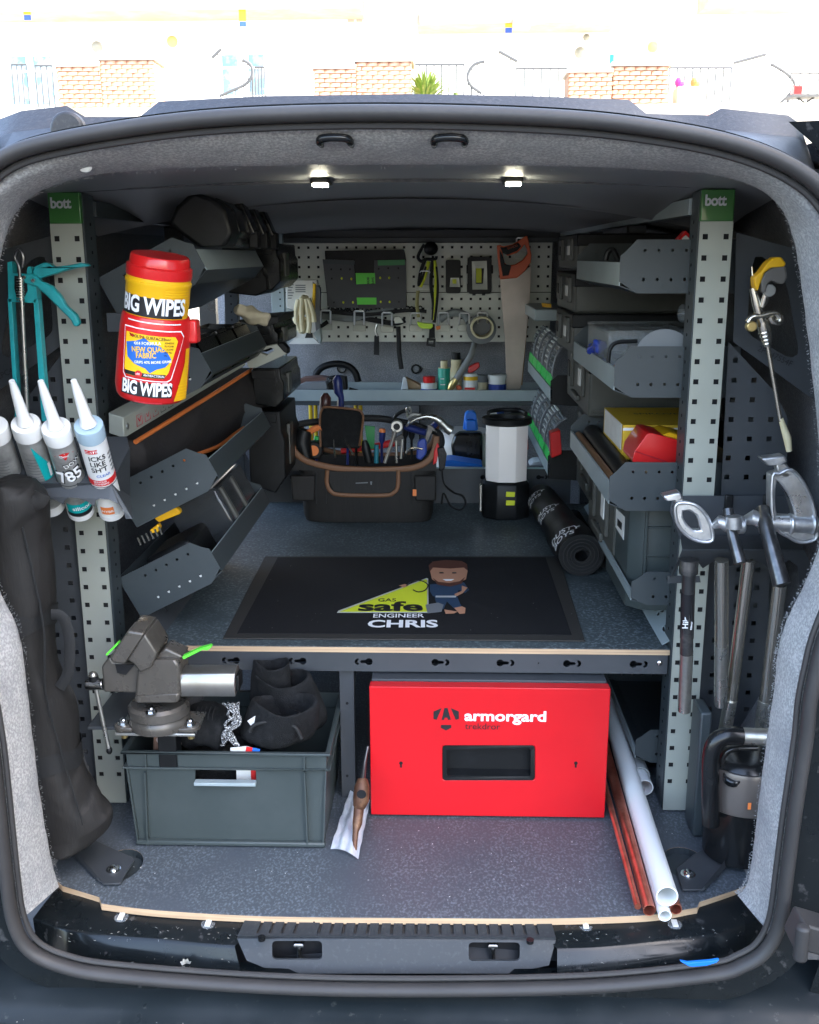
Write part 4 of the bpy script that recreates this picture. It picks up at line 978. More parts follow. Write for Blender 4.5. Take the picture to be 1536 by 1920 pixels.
Pl=[(-.050,hy(.49)),(.034,hy(.49)),(.040,hy(.46)),(.026,hy(.235)),(.018,hy(.195)),(-.046,hy(.195)),(-.050,hy(.24))]
rp(Pl,M['yprint'],.0020,'yellow_label')
rp([(-.048,hy(.42)),(-.03,hy(.44)),(-.016,hy(.47)),(-.006,hy(.44)),(.010,hy(.42)),(.022,hy(.38)),(.030,hy(.33)),(.020,hy(.28)),(.006,hy(.26)),(-.004,hy(.23)),(-.012,hy(.26)),(-.03,hy(.28)),(-.044,hy(.32))],M['bprint'],.0026,'blue_splash')
ww('TOOLS & SURFACES',-.043,hy(.463),.0052,M['kprint'],.0030,rr_,.01,.9)
ww('4X4 FORMULA',-.033,hy(.413),.0052,M['wprint'],.0032,rr_,.02,.9,.12); ww('NEW QUAD',-.036,hy(.362),.0088,M['yprint'],.0034,rr_,.03,.8,.12); ww('FABRIC',-.028,hy(.325),.0088,M['yprint'],.0034,rr_,.03,.8,.12); ww('GRIPS 40% MORE GRIME',-.030,hy(.285),.0045,M['wprint'],.0034,rr_,.02,.88,.12)
rp([(-.050,hy(.225)),(.022,hy(.225)),(.019,hy(.197)),(-.047,hy(.197))],M['kprint'],.0026,'black_strip'); ww('ANTIBACTERIAL',-.014,hy(.205),.0038,M['wprint'],.0032,rr_,.01,.85)
g=G().add([Wt(-.022+.006*cos(2*pi*k/14),hy(.215)+.006*sin(2*pi*k/14),.0031,rr_) for k in range(14)],[tuple(range(14))]); g.done('red_dot',M['rprint'],TU,fix=False); ww('x80',-.0265,hy(.208),.0035,M['wprint'],.0036,rr_,.01,.9)
for k,s_ in enumerate(('PAINT','ADHESIVE','PU FOAM','SILICONE','GAP FILL','OIL')): ww(s_,.016,hy(.465-.022*k),.0030,M['kprint'],.0030,rr_,.01,.85)
wp(-.056,.036,hy(.055),hy(.155),M['kprint'],.0010,rr_); ww('BIG WIPES',-.053,hy(.070),.0225,M['wprint'],.0018,rr_,.045,.62,0,.96)
# yellow side of the holder with ribs, clip and slot at the base
g=G().loft([[Wt(.060+.012*t,hy(y),.002,rr_) for t in (0,.5,1)] for y in (.40,.2,.03)],False,False).done('side_window',M['yel'],TU,smooth='all',fix=False)
rp([(.064,hy(.36)),(.072,hy(.36)),(.074,hy(.03)),(.040,hy(.03)),(.050,hy(.16))],M['yel'],.0022,'yellow_side')
for k in range(5): wp(.046+.0,.070,hy(.05+.022*k),hy(.05+.022*k)+.0014,M['yprint'],.0034,rr_,'rib')
G().box(tb+ax*hy(.50)+sdv*.064,(.018,.03,.04)).done('clip',M['redp'],TU,bev=.004)
wp(-.028,.02,hy(.005),hy(.03),M['peel'],.0012,r1*.94,'slot'); G().box(tb+ax*-.006+sdv*.004,(.022,.02,.01)).done('tab',M['yel'],TU,bev=.002)
wp(-.05,.045,hy(.567),hy(.575),M['wprint'],.0010,r1*.96,'worn_print')
# tall folded fabric bag behind the left pillar
FB=thing('fabric_tent_bag','tall creased black fabric bag with straps propped behind the left pillar','bag',AY(100,1560,1.70))
cps=[((-30,900),(62,905),1.70),((-40,930),(90,945),1.70),((-25,1000),(92,1005),1.71),((-20,1060),(100,1075),1.71),((0,1140),(101,1150),1.71),((10,1165),(98,1172),1.71),((20,1240),(105,1250),1.71),((30,1320),(140,1325),1.72),((45,1390),(146,1395),1.72),((55,1430),(152,1438),1.72),((60,1480),(180,1490),1.72),((60,1530),(208,1528),1.72),((75,1562),(190,1570),1.72),((100,1580),(150,1588),1.71)]
rings=[]; nseg=72
cc=cr([AY(*a,Y).lerp(AY(*b,Y),.5) for a,b,Y in cps],7); wd=cr([V(((AY(*a,Y)-AY(*b,Y)).length/2,0,0)) for a,b,Y in cps],7)
for i,(c,wv) in enumerate(zip(cc,wd)):
    row=[]
    for k in range(nseg):
        t=2*pi*k/nseg; r=wv.x; cr_=.95+.09*abs(sin(1.5*t+.012*i+.4*sin(i*.05)))+.028*(1-2*abs(sin(2.5*t+i*.045+.8*sin(i*.06))))+.022*(1-2*abs(sin(i*.17+1.5*t)))
        row.append(c+V((r*cos(t)*(1+.3*(cr_-1)),.055*sin(t)*cr_*min(1,r/.03),.004*sin(4*t+i))))
    rings.append(row)
fbo=G().loft(rings,True,True).done('bag_body',M['fabric'],FB,smooth='all')
tx=bpy.data.textures.new('creases','CLOUDS'); tx.noise_scale=.05; q=fbo.modifiers.new('s','SUBSURF'); q.levels=q.render_levels=1; q=fbo.modifiers.new('d','DISPLACE'); q.texture=tx; q.strength=.004; q.mid_level=.5
for (ya,yb) in ((1140,1172),(1405,1440)):
    i=min(range(len(cc)),key=lambda j:abs(AY(50,ya,1.7).z-cc[j].z)); j=min(range(len(cc)),key=lambda j:abs(AY(50,yb,1.7).z-cc[j].z))
    G().loft([[c_+V((p.x-c_.x,(p.y-c_.y),p.z-c_.z))*1.06 for p in rings[k_]] for k_,c_ in ((i,cc[i]),((i+j)//2,cc[(i+j)//2]),(j,cc[j]))],True,False).done('strap',M['webb'],FB,smooth='all')
st=cr([AY(x,y,1.69) for x,y in ((96,1152),(118,1158),(130,1200),(128,1260),(112,1290))],6); G().tube(st,.010,8,flat=.25,up=Y3).done('strap_tail',M['webb'],FB,smooth=True)
st=cr([AY(x,y,1.67) for x,y in ((-10,1040),(20,990),(40,950),(72,940),(80,925))],6); G().tube(st,.014,8,flat=.3,up=Y3).done('handle',M['fabric'],FB,smooth=True)
G().tube(cr([p+V((.0,-.012,0)) for p in [AY(x,y,1.67) for x,y in ((48,985),(70,1080),(88,1180),(92,1300),(125,1420),(160,1540))]],6),.0022,6).done('seam',M['webb'],FB,smooth=True)
# vice
VC=thing('bench_vice','brown grey bench vice with green jaw covers above the grey crate','vice',AY(300,1350,1.80))
Yv=1.80
def vp(P,Y,th,m,nm,bev=.003): return G().pp(P,Y,th).done(nm,m,VC,bev=bev,seg=3)
# swivel base
bc=AY(300,1345,Yv+.0); 
G().lathe(bc+V((0,0,-.014)),Z3,[(0,.052),(.0,.056),(.010,.058),(.020,.056),(.024,.052),(.026,.058),(.042,.058),(.048,.052)],40).done('swivel_base',M['vice'],VC,smooth=True)
g=G()
for dx in (-.064,.064):
    g.lathe(bc+V((dx,-.02,-.014)),Z3,[(0,.018),(.01,.018)],18); g.bx(bc+V((dx-.02 if dx>0 else dx,-.038,-.013)),bc+V((dx if dx>0 else dx+.02,.0,-.005)))
g.done('base_ear',M['vice'],VC,smooth=True,bev=.002)
pl_=G().bx(bc+V((-.076,-.04,-.020)),bc+V((.076,.06,-.0145))).done('mounting_plate',M['steel'],VC,bev=.001)
for dx,dy in ((-.064,-.022),(.064,-.022),(0,-.045)):
    z0=-.004 if dx else .034
    c=bc+V((dx,dy if dx else -.052,z0)); G().lathe(c,Z3,[(0,.011),(.002,.011)],16).lathe(c+V((0,0,.002)),Z3,[(0,.0075),(.007,.0075)],6).lathe(c+V((0,0,.009)),Z3,[(0,.004),(.003,.004)],8).done('bolt',M['chrome'],VC,smooth=True)
    if dx: G().lathe(bc+V((dx,dy,-.032)),Z3,[(0,.006),(.012,.008)],8).done('nut',M['brass'],VC,smooth=True)
# fixed body (right block) rising from the base, rounded beam to the right
vp([(252,1312),(255,1268),(258,1245),(262,1238),(330,1237),(336,1246),(338,1298),(334,1310),(300,1314),(260,1322)],Yv-.045,.075,M['vice'],'body_block',.006)
vp([(252,1305),(250,1318),(335,1318),(338,1300)],Yv-.05,.085,M['vice'],'body_foot',.006)
a=AY(330,1272,Yv-.008); b=AY(446,1272,Yv-.008)
G().loft([[p+V((0,dy,dz)) for dy,dz in ((-.026,-.026),(-.030,-.014),(-.030,.006),(-.022,.019),(-.008,.023),(.012,.023),(.024,.014),(.026,-.02))] for p in (a,b)],True,True).done('slide_beam',M['barrel'],VC,smooth=True,bev=.002)
G().bx(b+V((-.001,-.018,-.018)),b+V((.006,.018,.012))).done('beam_end',M['black'],VC,bev=.002)
# jaws: two wedge shaped heads
def wedge(P,Yn,th,nm,m=M['vice'],bev=.004): return vp(P,Yn,th,m,nm,bev)
wedge([(206,1233),(240,1182),(271,1188),(238,1238),(236,1244),(208,1241)],Yv-.055,.09,'front_jaw')
wedge([(238,1238),(271,1188),(295,1225),(284,1252),(262,1262),(250,1245)],Yv-.052,.088,'rear_jaw')
wedge([(190,1250),(206,1230),(214,1243),(262,1246),(258,1300),(194,1298)],Yv-.03,.06,'moving_block')
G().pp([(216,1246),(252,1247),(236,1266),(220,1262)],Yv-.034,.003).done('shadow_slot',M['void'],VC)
wedge([(288,1236),(310,1215),(345,1232),(330,1240)],Yv-.03,.05,'anvil')
G().pp([(341,1232),(372,1217),(394,1211),(397,1214),(389,1220),(380,1219),(344,1237)],Yv-.05,.014).done('green_jaw_cover',M['gprint'],VC,bev=.001)
G().pp([(198,1227),(220,1205),(222,1208),(200,1230)],Yv-.05,.014).done('green_jaw_cover',M['gprint'],VC)
# screw end with sliding handle
a=AY(162,1283,Yv-.01); b=AY(195,1282,Yv-.01); G().cyl(a,b,.0115,n=20).done('screw_head',M['chrome'],VC,smooth=True,bev=.002)
h0=AY(175,1266,Yv-.012); h1=AY(205,1407,Yv-.012); G().cyl(h0,h1,.0042,n=12).sph(h0,(.009,.009,.008),12,8).done('handle_bar',M['steel'],VC,smooth=True)
G().lathe(h0+V((.0,0,-.002)),Z3,[(-.008,.0095),(.001,.0095)],14).done('handle_collar',M['black'],VC,smooth=True); G().sph(h1,(.006,.006,.008),10,6).done('handle_stop',M['black'],VC,smooth=True)
a=bc+V((.01,.02,-.02)); G().bx(a+V((-.018,-.02,-.09)),a+V((.018,.02,0))).done('mounting_post',M['black'],VC,bev=.002)
G().bx((XL1-.01,1.80,bc.z-.028),(bc.x+.05,1.97,bc.z-.021)).done('swing_arm',M['powder2'],VC,bev=.001)
# euro crate
C0=AY(232,1392,1.80); C1=AY(628,1395,1.80)
x0,x1=-.437+.0,0; 
ta=AY(231,1410,1.80); tb_=AY(616,1412,1.80); ba=AY(250,1593,1.80); bb=AY(612,1593,1.80)
EC=thing('storage_crate','open grey plastic crate with boots and gloves, below the vice','crate',((ta.x+tb_.x)/2,1.95,FZ))
xa,xb,zt_,zb_=ta.x,tb_.x,ta.z,FZ+.003; Ya,Yb=1.80,2.09
inn=.014
def wallq(p,q,n_,nm,hole=None):
    p=V(p);q=V(q)
lo=[V((xa+inn,Ya+.012,zb_)),V((xb-inn,Ya+.012,zb_)),V((xb-inn,Yb-.012,zb_)),V((xa+inn,Yb-.012,zb_))]
hi=[V((xa+.004,Ya+.003,zt_)),V((xb-.004,Ya+.003,zt_)),V((xb-.004,Yb-.003,zt_)),V((xa+.004,Yb-.003,zt_))]
cin=lambda p,d: V((p.x+(d if p.x<(xa+xb)/2 else -d),p.y+(d if p.y<1.95 else -d),p.z))
# front wall with hand hole
f4=[lo[0],lo[1],hi[1],hi[0]]
def onf(px,py): 
    nn=(f4[1]-f4[0]).cross(f4[3]-f4[0]).normalized(); d=ray(px,py); return CP+d*((f4[0]-CP).dot(nn)/d.dot(nn))
G().plate(f4,(0,.003,0),[[onf(366,1443),onf(480,1444),onf(481,1472),onf(366,1472)]]).done('front_wall',M['crate'],EC)
G().hexa([lo[1],lo[2],hi[2],hi[1]],[cin(p,.003) for p in (lo[1],lo[2],hi[2],hi[1])]).hexa([lo[2],lo[3],hi[3],hi[2]],[cin(p,.003) for p in (lo[2],lo[3],hi[3],hi[2])]).hexa([lo[3],lo[0],hi[0],hi[3]],[cin(p,.003) for p in (lo[3],lo[0],hi[0],hi[3])]).done('side_walls',M['crate'],EC)
G().plate([p+V((0,0,.003)) for p in lo],(0,0,.003)).done('bottom',M['crate'],EC)
def rim(z0,z1,o0,o1,nm):
    a=[V((xa-o1,Ya-o1,0)),V((xb+o1,Ya-o1,0)),V((xb+o1,Yb+o1,0)),V((xa-o1,Yb+o1,0))]; b=[V((xa+o0,Ya+o0,0)),V((xb-o0,Ya+o0,0)),V((xb-o0,Yb-o0,0)),V((xa+o0,Yb-o0,0))]
    g=G()
    for i in range(4):
        j=(i+1)%4; q=[a[i],a[j],b[j],b[i]]; g.hexa([p+V((0,0,z0)) for p in q],[p+V((0,0,z1)) for p in q])
    return g.done(nm,M['crate'],EC,bev=.0012)
rim(zt_-.003,zt_+.002,.006,.004,'top_rim'); zz2=AY(400,1441,1.80).z; rim(zz2-.002,zz2+.0015,.008,.003,'lower_rim')
for px in (272,570):
    g=G(); a=AY(px,1415,1.797); g.bx((a.x-.0015,1.797,zz2),(a.x+.0015,1.806,zt_)); b_=onf(px+8,1580); c_=onf(px+2,1445)
    g.hexa([c_+V((-.0015,-.010,0)),c_+V((.0015,-.010,0)),c_+V((.0015,.002,0)),c_+V((-.0015,.002,0))],[b_+V((-.0015,-.012,0)),b_+V((.0015,-.012,0)),b_+V((.0015,.002,0)),b_+V((-.0015,.002,0))]); g.done('front_rib',M['crate'],EC)
for s_,p_,q_ in ((1,lo[0],hi[0]),(-1,lo[1],hi[1])): G().hexa([p_+V((0,-.010,0)),p_+V((s_*.003,-.010,0)),p_+V((s_*.003,.003,0)),p_+V((0,.003,0))],[q_+V((0,-.005,-.03)),q_+V((s_*.003,-.005,-.03)),q_+V((s_*.003,.003,-.03)),q_+V((0,.003,-.03))]).done('corner_rib',M['crate'],EC)
G().bx((xa+inn-.003,Ya,zb_),(xb-inn+.003,Ya+.014,zb_+.010)).done('foot_rim',M['crate'],EC,bev=.003)
hl=onf(366,1462); hr=onf(481,1462); G().bx((hl.x,hl.y-.012,hl.z-.007),(hr.x,hr.y+.004,hr.z-.002)).done('grip_lip',M['rail'],EC,bev=.001)
# contents of the crate
GL=thing('neck_gaiter_roll','rolled black fabric behind the vice base in the crate','clothing',AY(390,1380,1.86))
def blob(P,rs,m,nm,T,amp=.12,seg=28,ys=1.,ns=.03,st=.010):
    c=cr(P,6); rr=cr([V((r,0,0)) for r in rs],6); rings=[]
    for i,(p,r) in enumerate(zip(c,rr)):
        t=(c[min(i+1,len(c)-1)]-c[max(i-1,0)]).normalized(); u=(Z3-t*t.z); u=u.normalized() if u.length>.1 else X3; w_=t.cross(u)
        rings.append([p+(u*cos(2*pi*k/seg)+w_*sin(2*pi*k/seg)*ys)*r.x*(1+amp*sin(3*2*pi*k/seg+i*.5)*.5+amp*.4*sin(i*1.3)) for k in range(seg)])
    o=G().loft(rings,True,True).done(nm,m,T,smooth='all'); tx=bpy.data.textures.new('folds','CLOUDS'); tx.noise_scale=ns; q=o.modifiers.new('s','SUBSURF'); q.levels=q.render_levels=1; q=o.modifiers.new('d','DISPLACE'); q.texture=tx; q.strength=st; return o
blob([AY(350,1372,1.90),AY(385,1358,1.88),AY(430,1372,1.87)],[.035,.045,.042],M['fleece'],'roll',GL)
g=G(); 
for k in range(5): a=AY(372+8*k,1345,1.86); g.tube(cr([AY(372+8*k,1325,1.865),AY(366+8*k,1345,1.845),AY(366+8*k,1375,1.84)],4),.0012,5)
g.done('rib',M['webb'],GL)
BT=thing('black_boots','pair of black fleece lined boots stuffed in the grey crate','boots',AY(520,1390,1.9))
def boot(cx,cy,w,h,Y,nm,ang):
    # open topped sleeve: outer and inner wall
    rings=[]
    for t,rs in ((0,1.0),(.3,1.05),(.6,1.0),(.9,.95),(1.0,.93),(1.0,.80),(.8,.74),(.4,.6),(.1,.3)):
        c=AY(cx,cy,Y)+V((sin(ang)*h*(t-.5),-.25*h*(t-.5),cos(ang)*h*(t-.5)))
        rings.append([c+V((w*rs*cos(a_)*(1+.08*sin(2*a_+t*3)),w*rs*.8*sin(a_)*(1+.1*sin(3*a_)),.006*sin(a_*2+1)*t)) for a_ in [2*pi*k/32 for k in range(32)]])
    o=G().loft(rings,True,True).done(nm,M['fleece'],BT,smooth='all'); tx=bpy.data.textures.new('folds','CLOUDS'); tx.noise_scale=.03; q=o.modifiers.new('s','SUBSURF'); q.levels=q.render_levels=1; q=o.modifiers.new('d','DISPLACE'); q.texture=tx; q.strength=.008
    return o
boot(526,1352,.070,.10,1.87,'near_boot_shaft',.25); boot(545,1318,.062,.14,1.955,'far_boot_shaft',-.2); boot(508,1290,.040,.13,1.955,'boot_tongue',.1)
G().tube(cr([AY(x,y,1.815) for x,y in ((468,1372),(480,1358),(520,1352),(552,1362),(566,1385))],6),.004,8).done('stitched_rim',M['webb'],BT,smooth=True)
G().plate([AY(x,y,1.83) for x,y in ((464,1352),(492,1334),(497,1340),(492,1362),(470,1360))],(0,.0015,0)).done('white_tag',M['paper'],BT)
G().plate([AY(x,y,1.85) for x,y in ((540,1326),(570,1340),(563,1360),(534,1348))],(0,.003,0)).done('size_tag',M['black'],BT); text('41',AY(545,1346,1.848),V((.95,0,-.3)),V((.3,0,.95)),.011,M['gyprint'],BT)
# paracord
g=G()
for k in range(7):
    P=[AY(430+rn.uniform(-16,20),y,1.83-rn.uniform(0,.012)) for y in (1318,1340,1358,1376,1398)]; c=cr(P,5); g.tube(c,.0026,6)
spk=mat('speckled_paracord',(.03,.03,.03),.7,0,None,(420,(.6,.6,.6),.52,.56)); tag(g.done('paracord_bundle',spk,smooth=True),'bundle of black and white speckled cord over the crate rim','cord')
MK=thing('glove_pair','pale pink and brown glove fingers below the vice','gloves',AY(305,1400,1.84))
G().pp([(290,1388),(318,1370),(333,1360),(330,1378),(340,1398),(336,1406),(306,1408)],1.84,.012).done('pale_glove',mat('pale_leather',(.5,.36,.32),.8),MK,bev=.004); G().pp([(288,1372),(316,1360),(322,1372),(308,1408),(286,1408)],1.85,.012).done('brown_glove',mat('tan_leather',(.26,.14,.09),.8),MK,bev=.004)
tg=thing('label_card','white red and blue label card seen through the crate hand hole','label',AY(450,1408,1.815))
G().pp([(432,1403),(462,1400),(486,1406),(484,1412),(432,1413)],1.812,.003).done('card',M['paper'],tg); G().pp([(462,1400),(474,1402),(472,1412),(460,1412)],1.811,.001).done('red_band',M['rprint'],tg); G().pp([(474,1402),(488,1405),(486,1413),(472,1412)],1.811,.001).done('blue_band',M['bprint'],tg)
tg2=thing('glove_packet','cream and red packet inside the crate behind the hand hole','packet',AY(460,1450,1.84)); G().pp([(443,1436),(470,1436),(471,1466),(444,1466)],1.835,.004).done('cream_face',M['paper'],tg2); G().pp([(470,1436),(479,1436),(480,1466),(471,1466)],1.835,.004).done('red_side',M['rprint'],tg2)
tag(blob([AY(270,1480,1.95),AY(400,1450,1.95),AY(560,1480,1.95)],[.06,.075,.06],M['fleece'],'dark_clothing',None,.1),'dark folded clothing lying low in the grey crate','clothing')
# floor brackets with bolts
for s_,P,bp,lab in ((1,[(120,1572),(146,1560),(246,1606),(252,1612),(234,1640),(226,1656),(194,1657),(188,1650)],(213,1632),'dark bent floor bracket with bolt near the left pillar'),(-1,[(1268,1628),(1300,1602),(1340,1580),(1366,1592),(1372,1600),(1316,1668),(1280,1668),(1274,1650)],(1290,1641),'dark bent floor bracket with bolt beside the white pipes')):
    c=AZ(*bp,FZ+.006); T=thing('floor_bracket',lab,'bracket',c,group='floor fixing brackets')
    top=[AZ(x,y,FZ+.008) for x,y in P]; G().plate(top,(0,0,-.003)).done('foot_plate',M['powder2'],T,bev=.001)
    if s_>0: e=[AZ(120,1572,FZ+.008),AZ(188,1650,FZ+.008)]
    else: e=[AZ(1372,1600,FZ+.008),AZ(1316,1668,FZ+.008)]
    G().hexa([e[0],e[1],e[1]+V((0,0,-.004)),e[0]+V((0,0,-.004))],[e[0]+V((-s_*.01,0,.02)),e[1]+V((-s_*.004,0,.006)),e[1]+V((-s_*.006,0,.0)),e[0]+V((-s_*.014,0,.0))]).done('folded_edge',M['powder2'],T)
    G().lathe(c+V((0,0,.002)),Z3,[(0,.014),(.0015,.014),(.002,.010),(.002,.0085),(.006,.008),(.008,.005)],24).done('bolt',M['chrome'],T,smooth=True)

G().bx((AY(200,600,1.93).x,1.93,tb.z+.10),(tb.x+.02,1.935,tb.z+.135)).bx((tb.x-.012,1.80,tb.z+.10),(tb.x+.012,1.93,tb.z+.135)).done('hanging_bracket',M['powder2'],TU,bev=.001)
tag(blob([AY(300,1440,1.98),AY(360,1410,1.96),AY(420,1402,1.95),AY(470,1412,1.95)],[.03,.045,.05,.04],M['fleece'],'dark_hat',None,.15,24,ns=.02,st=.01),'soft black hat heaped behind the vice base in the crate','hat')
# ======================= ARMOURED DRAWER, PIPES, RIGHT SIDE =======================
Yr=1.925
RB=thing('drawer_box','bright red steel drawer box lettered armorgard trekdror under the platform','drawer',AY(920,1530,Yr))
a=AY(693,1287,Yr); b=AY(1146,1290,Yr); zt2=a.z; zb2=FZ+.004; xa2=AY(694,1400,Yr).x; xb2=AY(1140,1400,Yr).x
G().plate([V((xa2,Yr,zb2)),V((xb2,Yr,zb2)),V((xb2,Yr,zt2)),V((xa2,Yr,zt2))],(0,.028,0),[[AY(x,y,Yr) for x,y in rrect(830,1398,1003,1463,5)]]).done('front_panel',M['red'],RB,bev=.0018)
G().bx((xa2+.003,Yr+.029,zb2),(xb2-.003,Yr+1.2,zt2+.004)).done('body',M['powder2'],RB,bev=.002)
hp=G().plate([AY(x,y,Yr-.001) for x,y in rrect(830,1398,1003,1463,6)],(0,.003,0),[[AY(x,y,Yr-.001) for x,y in rrect(838,1405,995,1456,4)]]).done('handle_surround',M['black'],RB,bev=.0008)
q0=AY(838,1405,Yr); q1=AY(995,1456,Yr); G().bx((q0.x,Yr+.020,q1.z),(q1.x,Yr+.024,q0.z)).done('handle_recess',M['black'],hp); 
G().hexa([V((q0.x,Yr+.001,q1.z)),V((q1.x,Yr+.001,q1.z)),V((q1.x,Yr+.02,q1.z+.006)),V((q0.x,Yr+.02,q1.z+.006))],[V((q0.x,Yr+.001,q1.z-.001)),V((q1.x,Yr+.001,q1.z-.001)),V((q1.x,Yr+.02,q1.z+.005)),V((q0.x,Yr+.02,q1.z+.005))]).done('recess_slope',M['black'],hp)
for x in (752,1080):
    c=AY(x,1431,Yr-.0006); G().cyl(c,c+V((0,.001,0)),.0038,n=12).bx(c+V((-.002,0,-.010)),c+V((.002,.001,0))).done('keyhole',M['void'],RB)
def rt(s_,px,py,wpx,hpx,m,bold):
    A=AY(px,py,Yr-.0008); B=AY(px+wpx,py,Yr-.0008); hh=(AY(px,py-hpx,Yr-.0008)-A).length
    t=text(s_,A,X3,Z3,hh,m,RB,bold=bold,depth=.0002); xs_=[v.co.x for v in t.data.vertices]; k_=(B-A).length/(max(xs_)-min(xs_)); x0_=min(xs_)
    for v in t.data.vertices: v.co.x=(A-OR[RB]).x+(v.co.x-x0_)*k_
rt('armorgard',871,1351,153,19,M['wprint'],.035); rt('trekdror',872,1367,66,11,M['kprint'],.004)
def lp(P): G().pp([(813+(x-464)*48/114,1327+(y-210)*43/106) for x,y in P],Yr-.0007,.0008).done('emblem',M['kprint'],RB)
lp([(464,228),(500,212),(478,266),(464,262)]); lp([(541,212),(577,228),(577,262),(563,266)]); lp([(513,212),(527,212),(541,266),(528,266),(526,256),(514,256),(511,266),(500,266)]); lp([(497,290),(543,290),(543,303),(520,315),(497,303)])
# pipes
def pipe(name,lab,cat,px,py,z,r,m,Yend,dx=0,wall=.0022,grp='pipes laid along the floor',inner=None):
    e=AZ(px,py,z); f=V((e.x+dx,Yend,z)); T=thing(name,lab,cat,e,group=grp); d=(f-e).normalized()
    G().loft([[q+V((rr*cos(2*pi*k/28),0,rr*sin(2*pi*k/28))) for k in range(28)] for q,rr in ((e+d*.25,r-wall),(e,r-wall),(e-d*.0002,r-wall*.6),(e,r),(f,r))],True,False).done('pipe_wall',m,T,smooth=True)
    G().cyl(e+d*.2,e+d*.201,r-wall,n=16).done('bore',M['void'] if not inner else inner,T)
    return T
pipe('plastic_pipe','thick white plastic pipe, uppermost in the bundle over the sill','pipe',1251,1681,FZ+.048,.0195,M['pvc'],3.3,.045)
pipe('plastic_pipe','thin white plastic pipe hanging over the sill edge','pipe',1247,1717,FZ+.016,.0115,M['pvc'],3.2,.05)
pipe('copper_pipe','copper pipe left of the white pipes, its open end on the sill','pipe',1218,1707,FZ+.013,.0112,M['copper'],3.2,.045,.0012)
pipe('copper_pipe','short copper pipe end right of the thin white pipe','pipe',1268,1705,FZ+.013,.0105,M['copper'],3.2,.03,.0012)
pipe('plastic_pipe','white pipe end poking from grey sleeve beside right upright','pipe',1209,1477,FZ+.026,.0185,M['pvc'],2.3,.0)
t=pipe('grey_sleeve','grey plastic sleeve around the short white pipe','pipe',1200,1456,FZ+.028,.0225,M['pvcg'],3.4,.0)
tag(G().tube([AZ(1196,1700,FZ+.02),AZ(1150,1530,FZ+.02),V((AZ(1150,1530,FZ+.02).x+.02,2.9,FZ+.02))],.006,10).done('copper_tube',M['copper'],smooth=True),'thin copper tube along the left of the pipe bundle','pipe')
# torch and poly bag
BG=thing('poly_bag','clear crumpled poly bag under the brown nozzle','bag',AZ(650,1595,FZ))
g=G(); n=14; P0=[AZ(x,y,FZ+.003) for x,y in ((620,1592),(672,1611))]; P1=[AZ(x,y,FZ+.012) for x,y in ((660,1470),(694,1500))]
g.loft([[P0[0].lerp(P0[1],j/n).lerp(P1[0].lerp(P1[1],j/n),i/n)+V((0,0,.006*sin(j*1.3+i*.8)*sin(i*.9)+.008*sin(pi*j/n))) for j in range(n+1)] for i in range(n+1)],False,False).done('bag_film',M['bag'],BG,smooth='all')
TN=thing('brown_nozzle_tool','rusty brown metal nozzle tool leaning between crate and red box','tool',AY(677,1500,1.86))
def tn(P,r,m,nm): G().tube(cr([AY(x,y,Y_) for x,y,Y_ in P],4),r,14).done(nm,m,TN,smooth=True)
G().tube([AY(680,1460,1.87),AY(679,1475,1.86),AY(677,1500,1.85),AY(674,1512,1.85)],[.010,.0155,.0165,.013],16).done('collar',M['burn'],TN,smooth=True,bev=.001)
c=AY(678,1489,1.833); G().lathe(c,Y3,[(-.001,.0095),(0,.0095)],18).done('port',M['void'],TN)
G().tube([AY(674,1510,1.85),AY(670,1545,1.83),AY(667,1560,1.82),AY(664,1602,1.79)],[.0105,.0095,.006,.0045],14).done('nozzle',M['burn'],TN,smooth=True)
G().tube([AY(680,1462,1.87),AY(684,1430,1.90),AY(690,1400,1.92)],[.006,.004,.003],10).done('stem',M['darkst'],TN,smooth=True)
# vacuum cleaner
cv=AZ(1388,1590,FZ); cv=V((cv.x+.0,1.78,FZ+.002)); cx_=AY(1398,1480,1.78).x
VA=thing('vacuum_cleaner','bronze and black canister vacuum behind the right pillar','vacuum',(cx_,1.78,FZ+.002))
bz=lambda y: AY(1390,y,1.72).z
def oval(z,rx,ry,n=36): return [V((cx_+rx*cos(2*pi*k/n),1.80+ry*sin(2*pi*k/n),z)) for k in range(n)]
G().loft([oval(z,rx,ry) for z,rx,ry in ((FZ+.003,.050,.05),(FZ+.012,.066,.065),(bz(1540),.070,.07))],True,True).done('dust_bin',M['blackg'],VA,smooth=True)
G().loft([oval(z,rx,ry) for z,rx,ry in ((bz(1540),.071,.071),(bz(1538),.074,.073),(bz(1470),.075,.074),(bz(1462),.072,.071))],True,True).done('motor_shell',M['vacb'],VA,smooth=True)
G().loft([oval(z,rx,ry) for z,rx,ry in ((bz(1461),.068,.068),(bz(1452),.064,.06),(bz(1448),.05,.05))],True,True).done('top_cover',M['blackg'],VA,smooth=True)
c=AY(1374,1456,1.745); G().lathe(c,V((0,-.4,1)),[(-.01,.017),(.002,.018),(.004,.016),(.001,.011)],24).done('dial',M['blackg'],VA,smooth=True)
G().tube(cr([AY(1333,1545,1.74),AY(1332,1480,1.74),AY(1333,1420,1.74),AY(1342,1392,1.74),AY(1362,1380,1.74),AY(1392,1380,1.74)],6),.0165,16).done('handle_tube',M['blackg'],VA,smooth=True)
G().tube(cr([AY(1352,1440,1.76),AY(1358,1415,1.76),AY(1376,1404,1.76),AY(1420,1402,1.76)],5),.006,10).done('inner_handle',M['blackg'],VA,smooth=True)
g=G(); e0_=AY(1388,1380,1.74); e1_=AY(1440,1382,1.74)
for k in range(26): q=e0_.lerp(e1_,k/25); g.lathe(q,X3,[(-.0006,.0150),(.0006,.0160)],16)
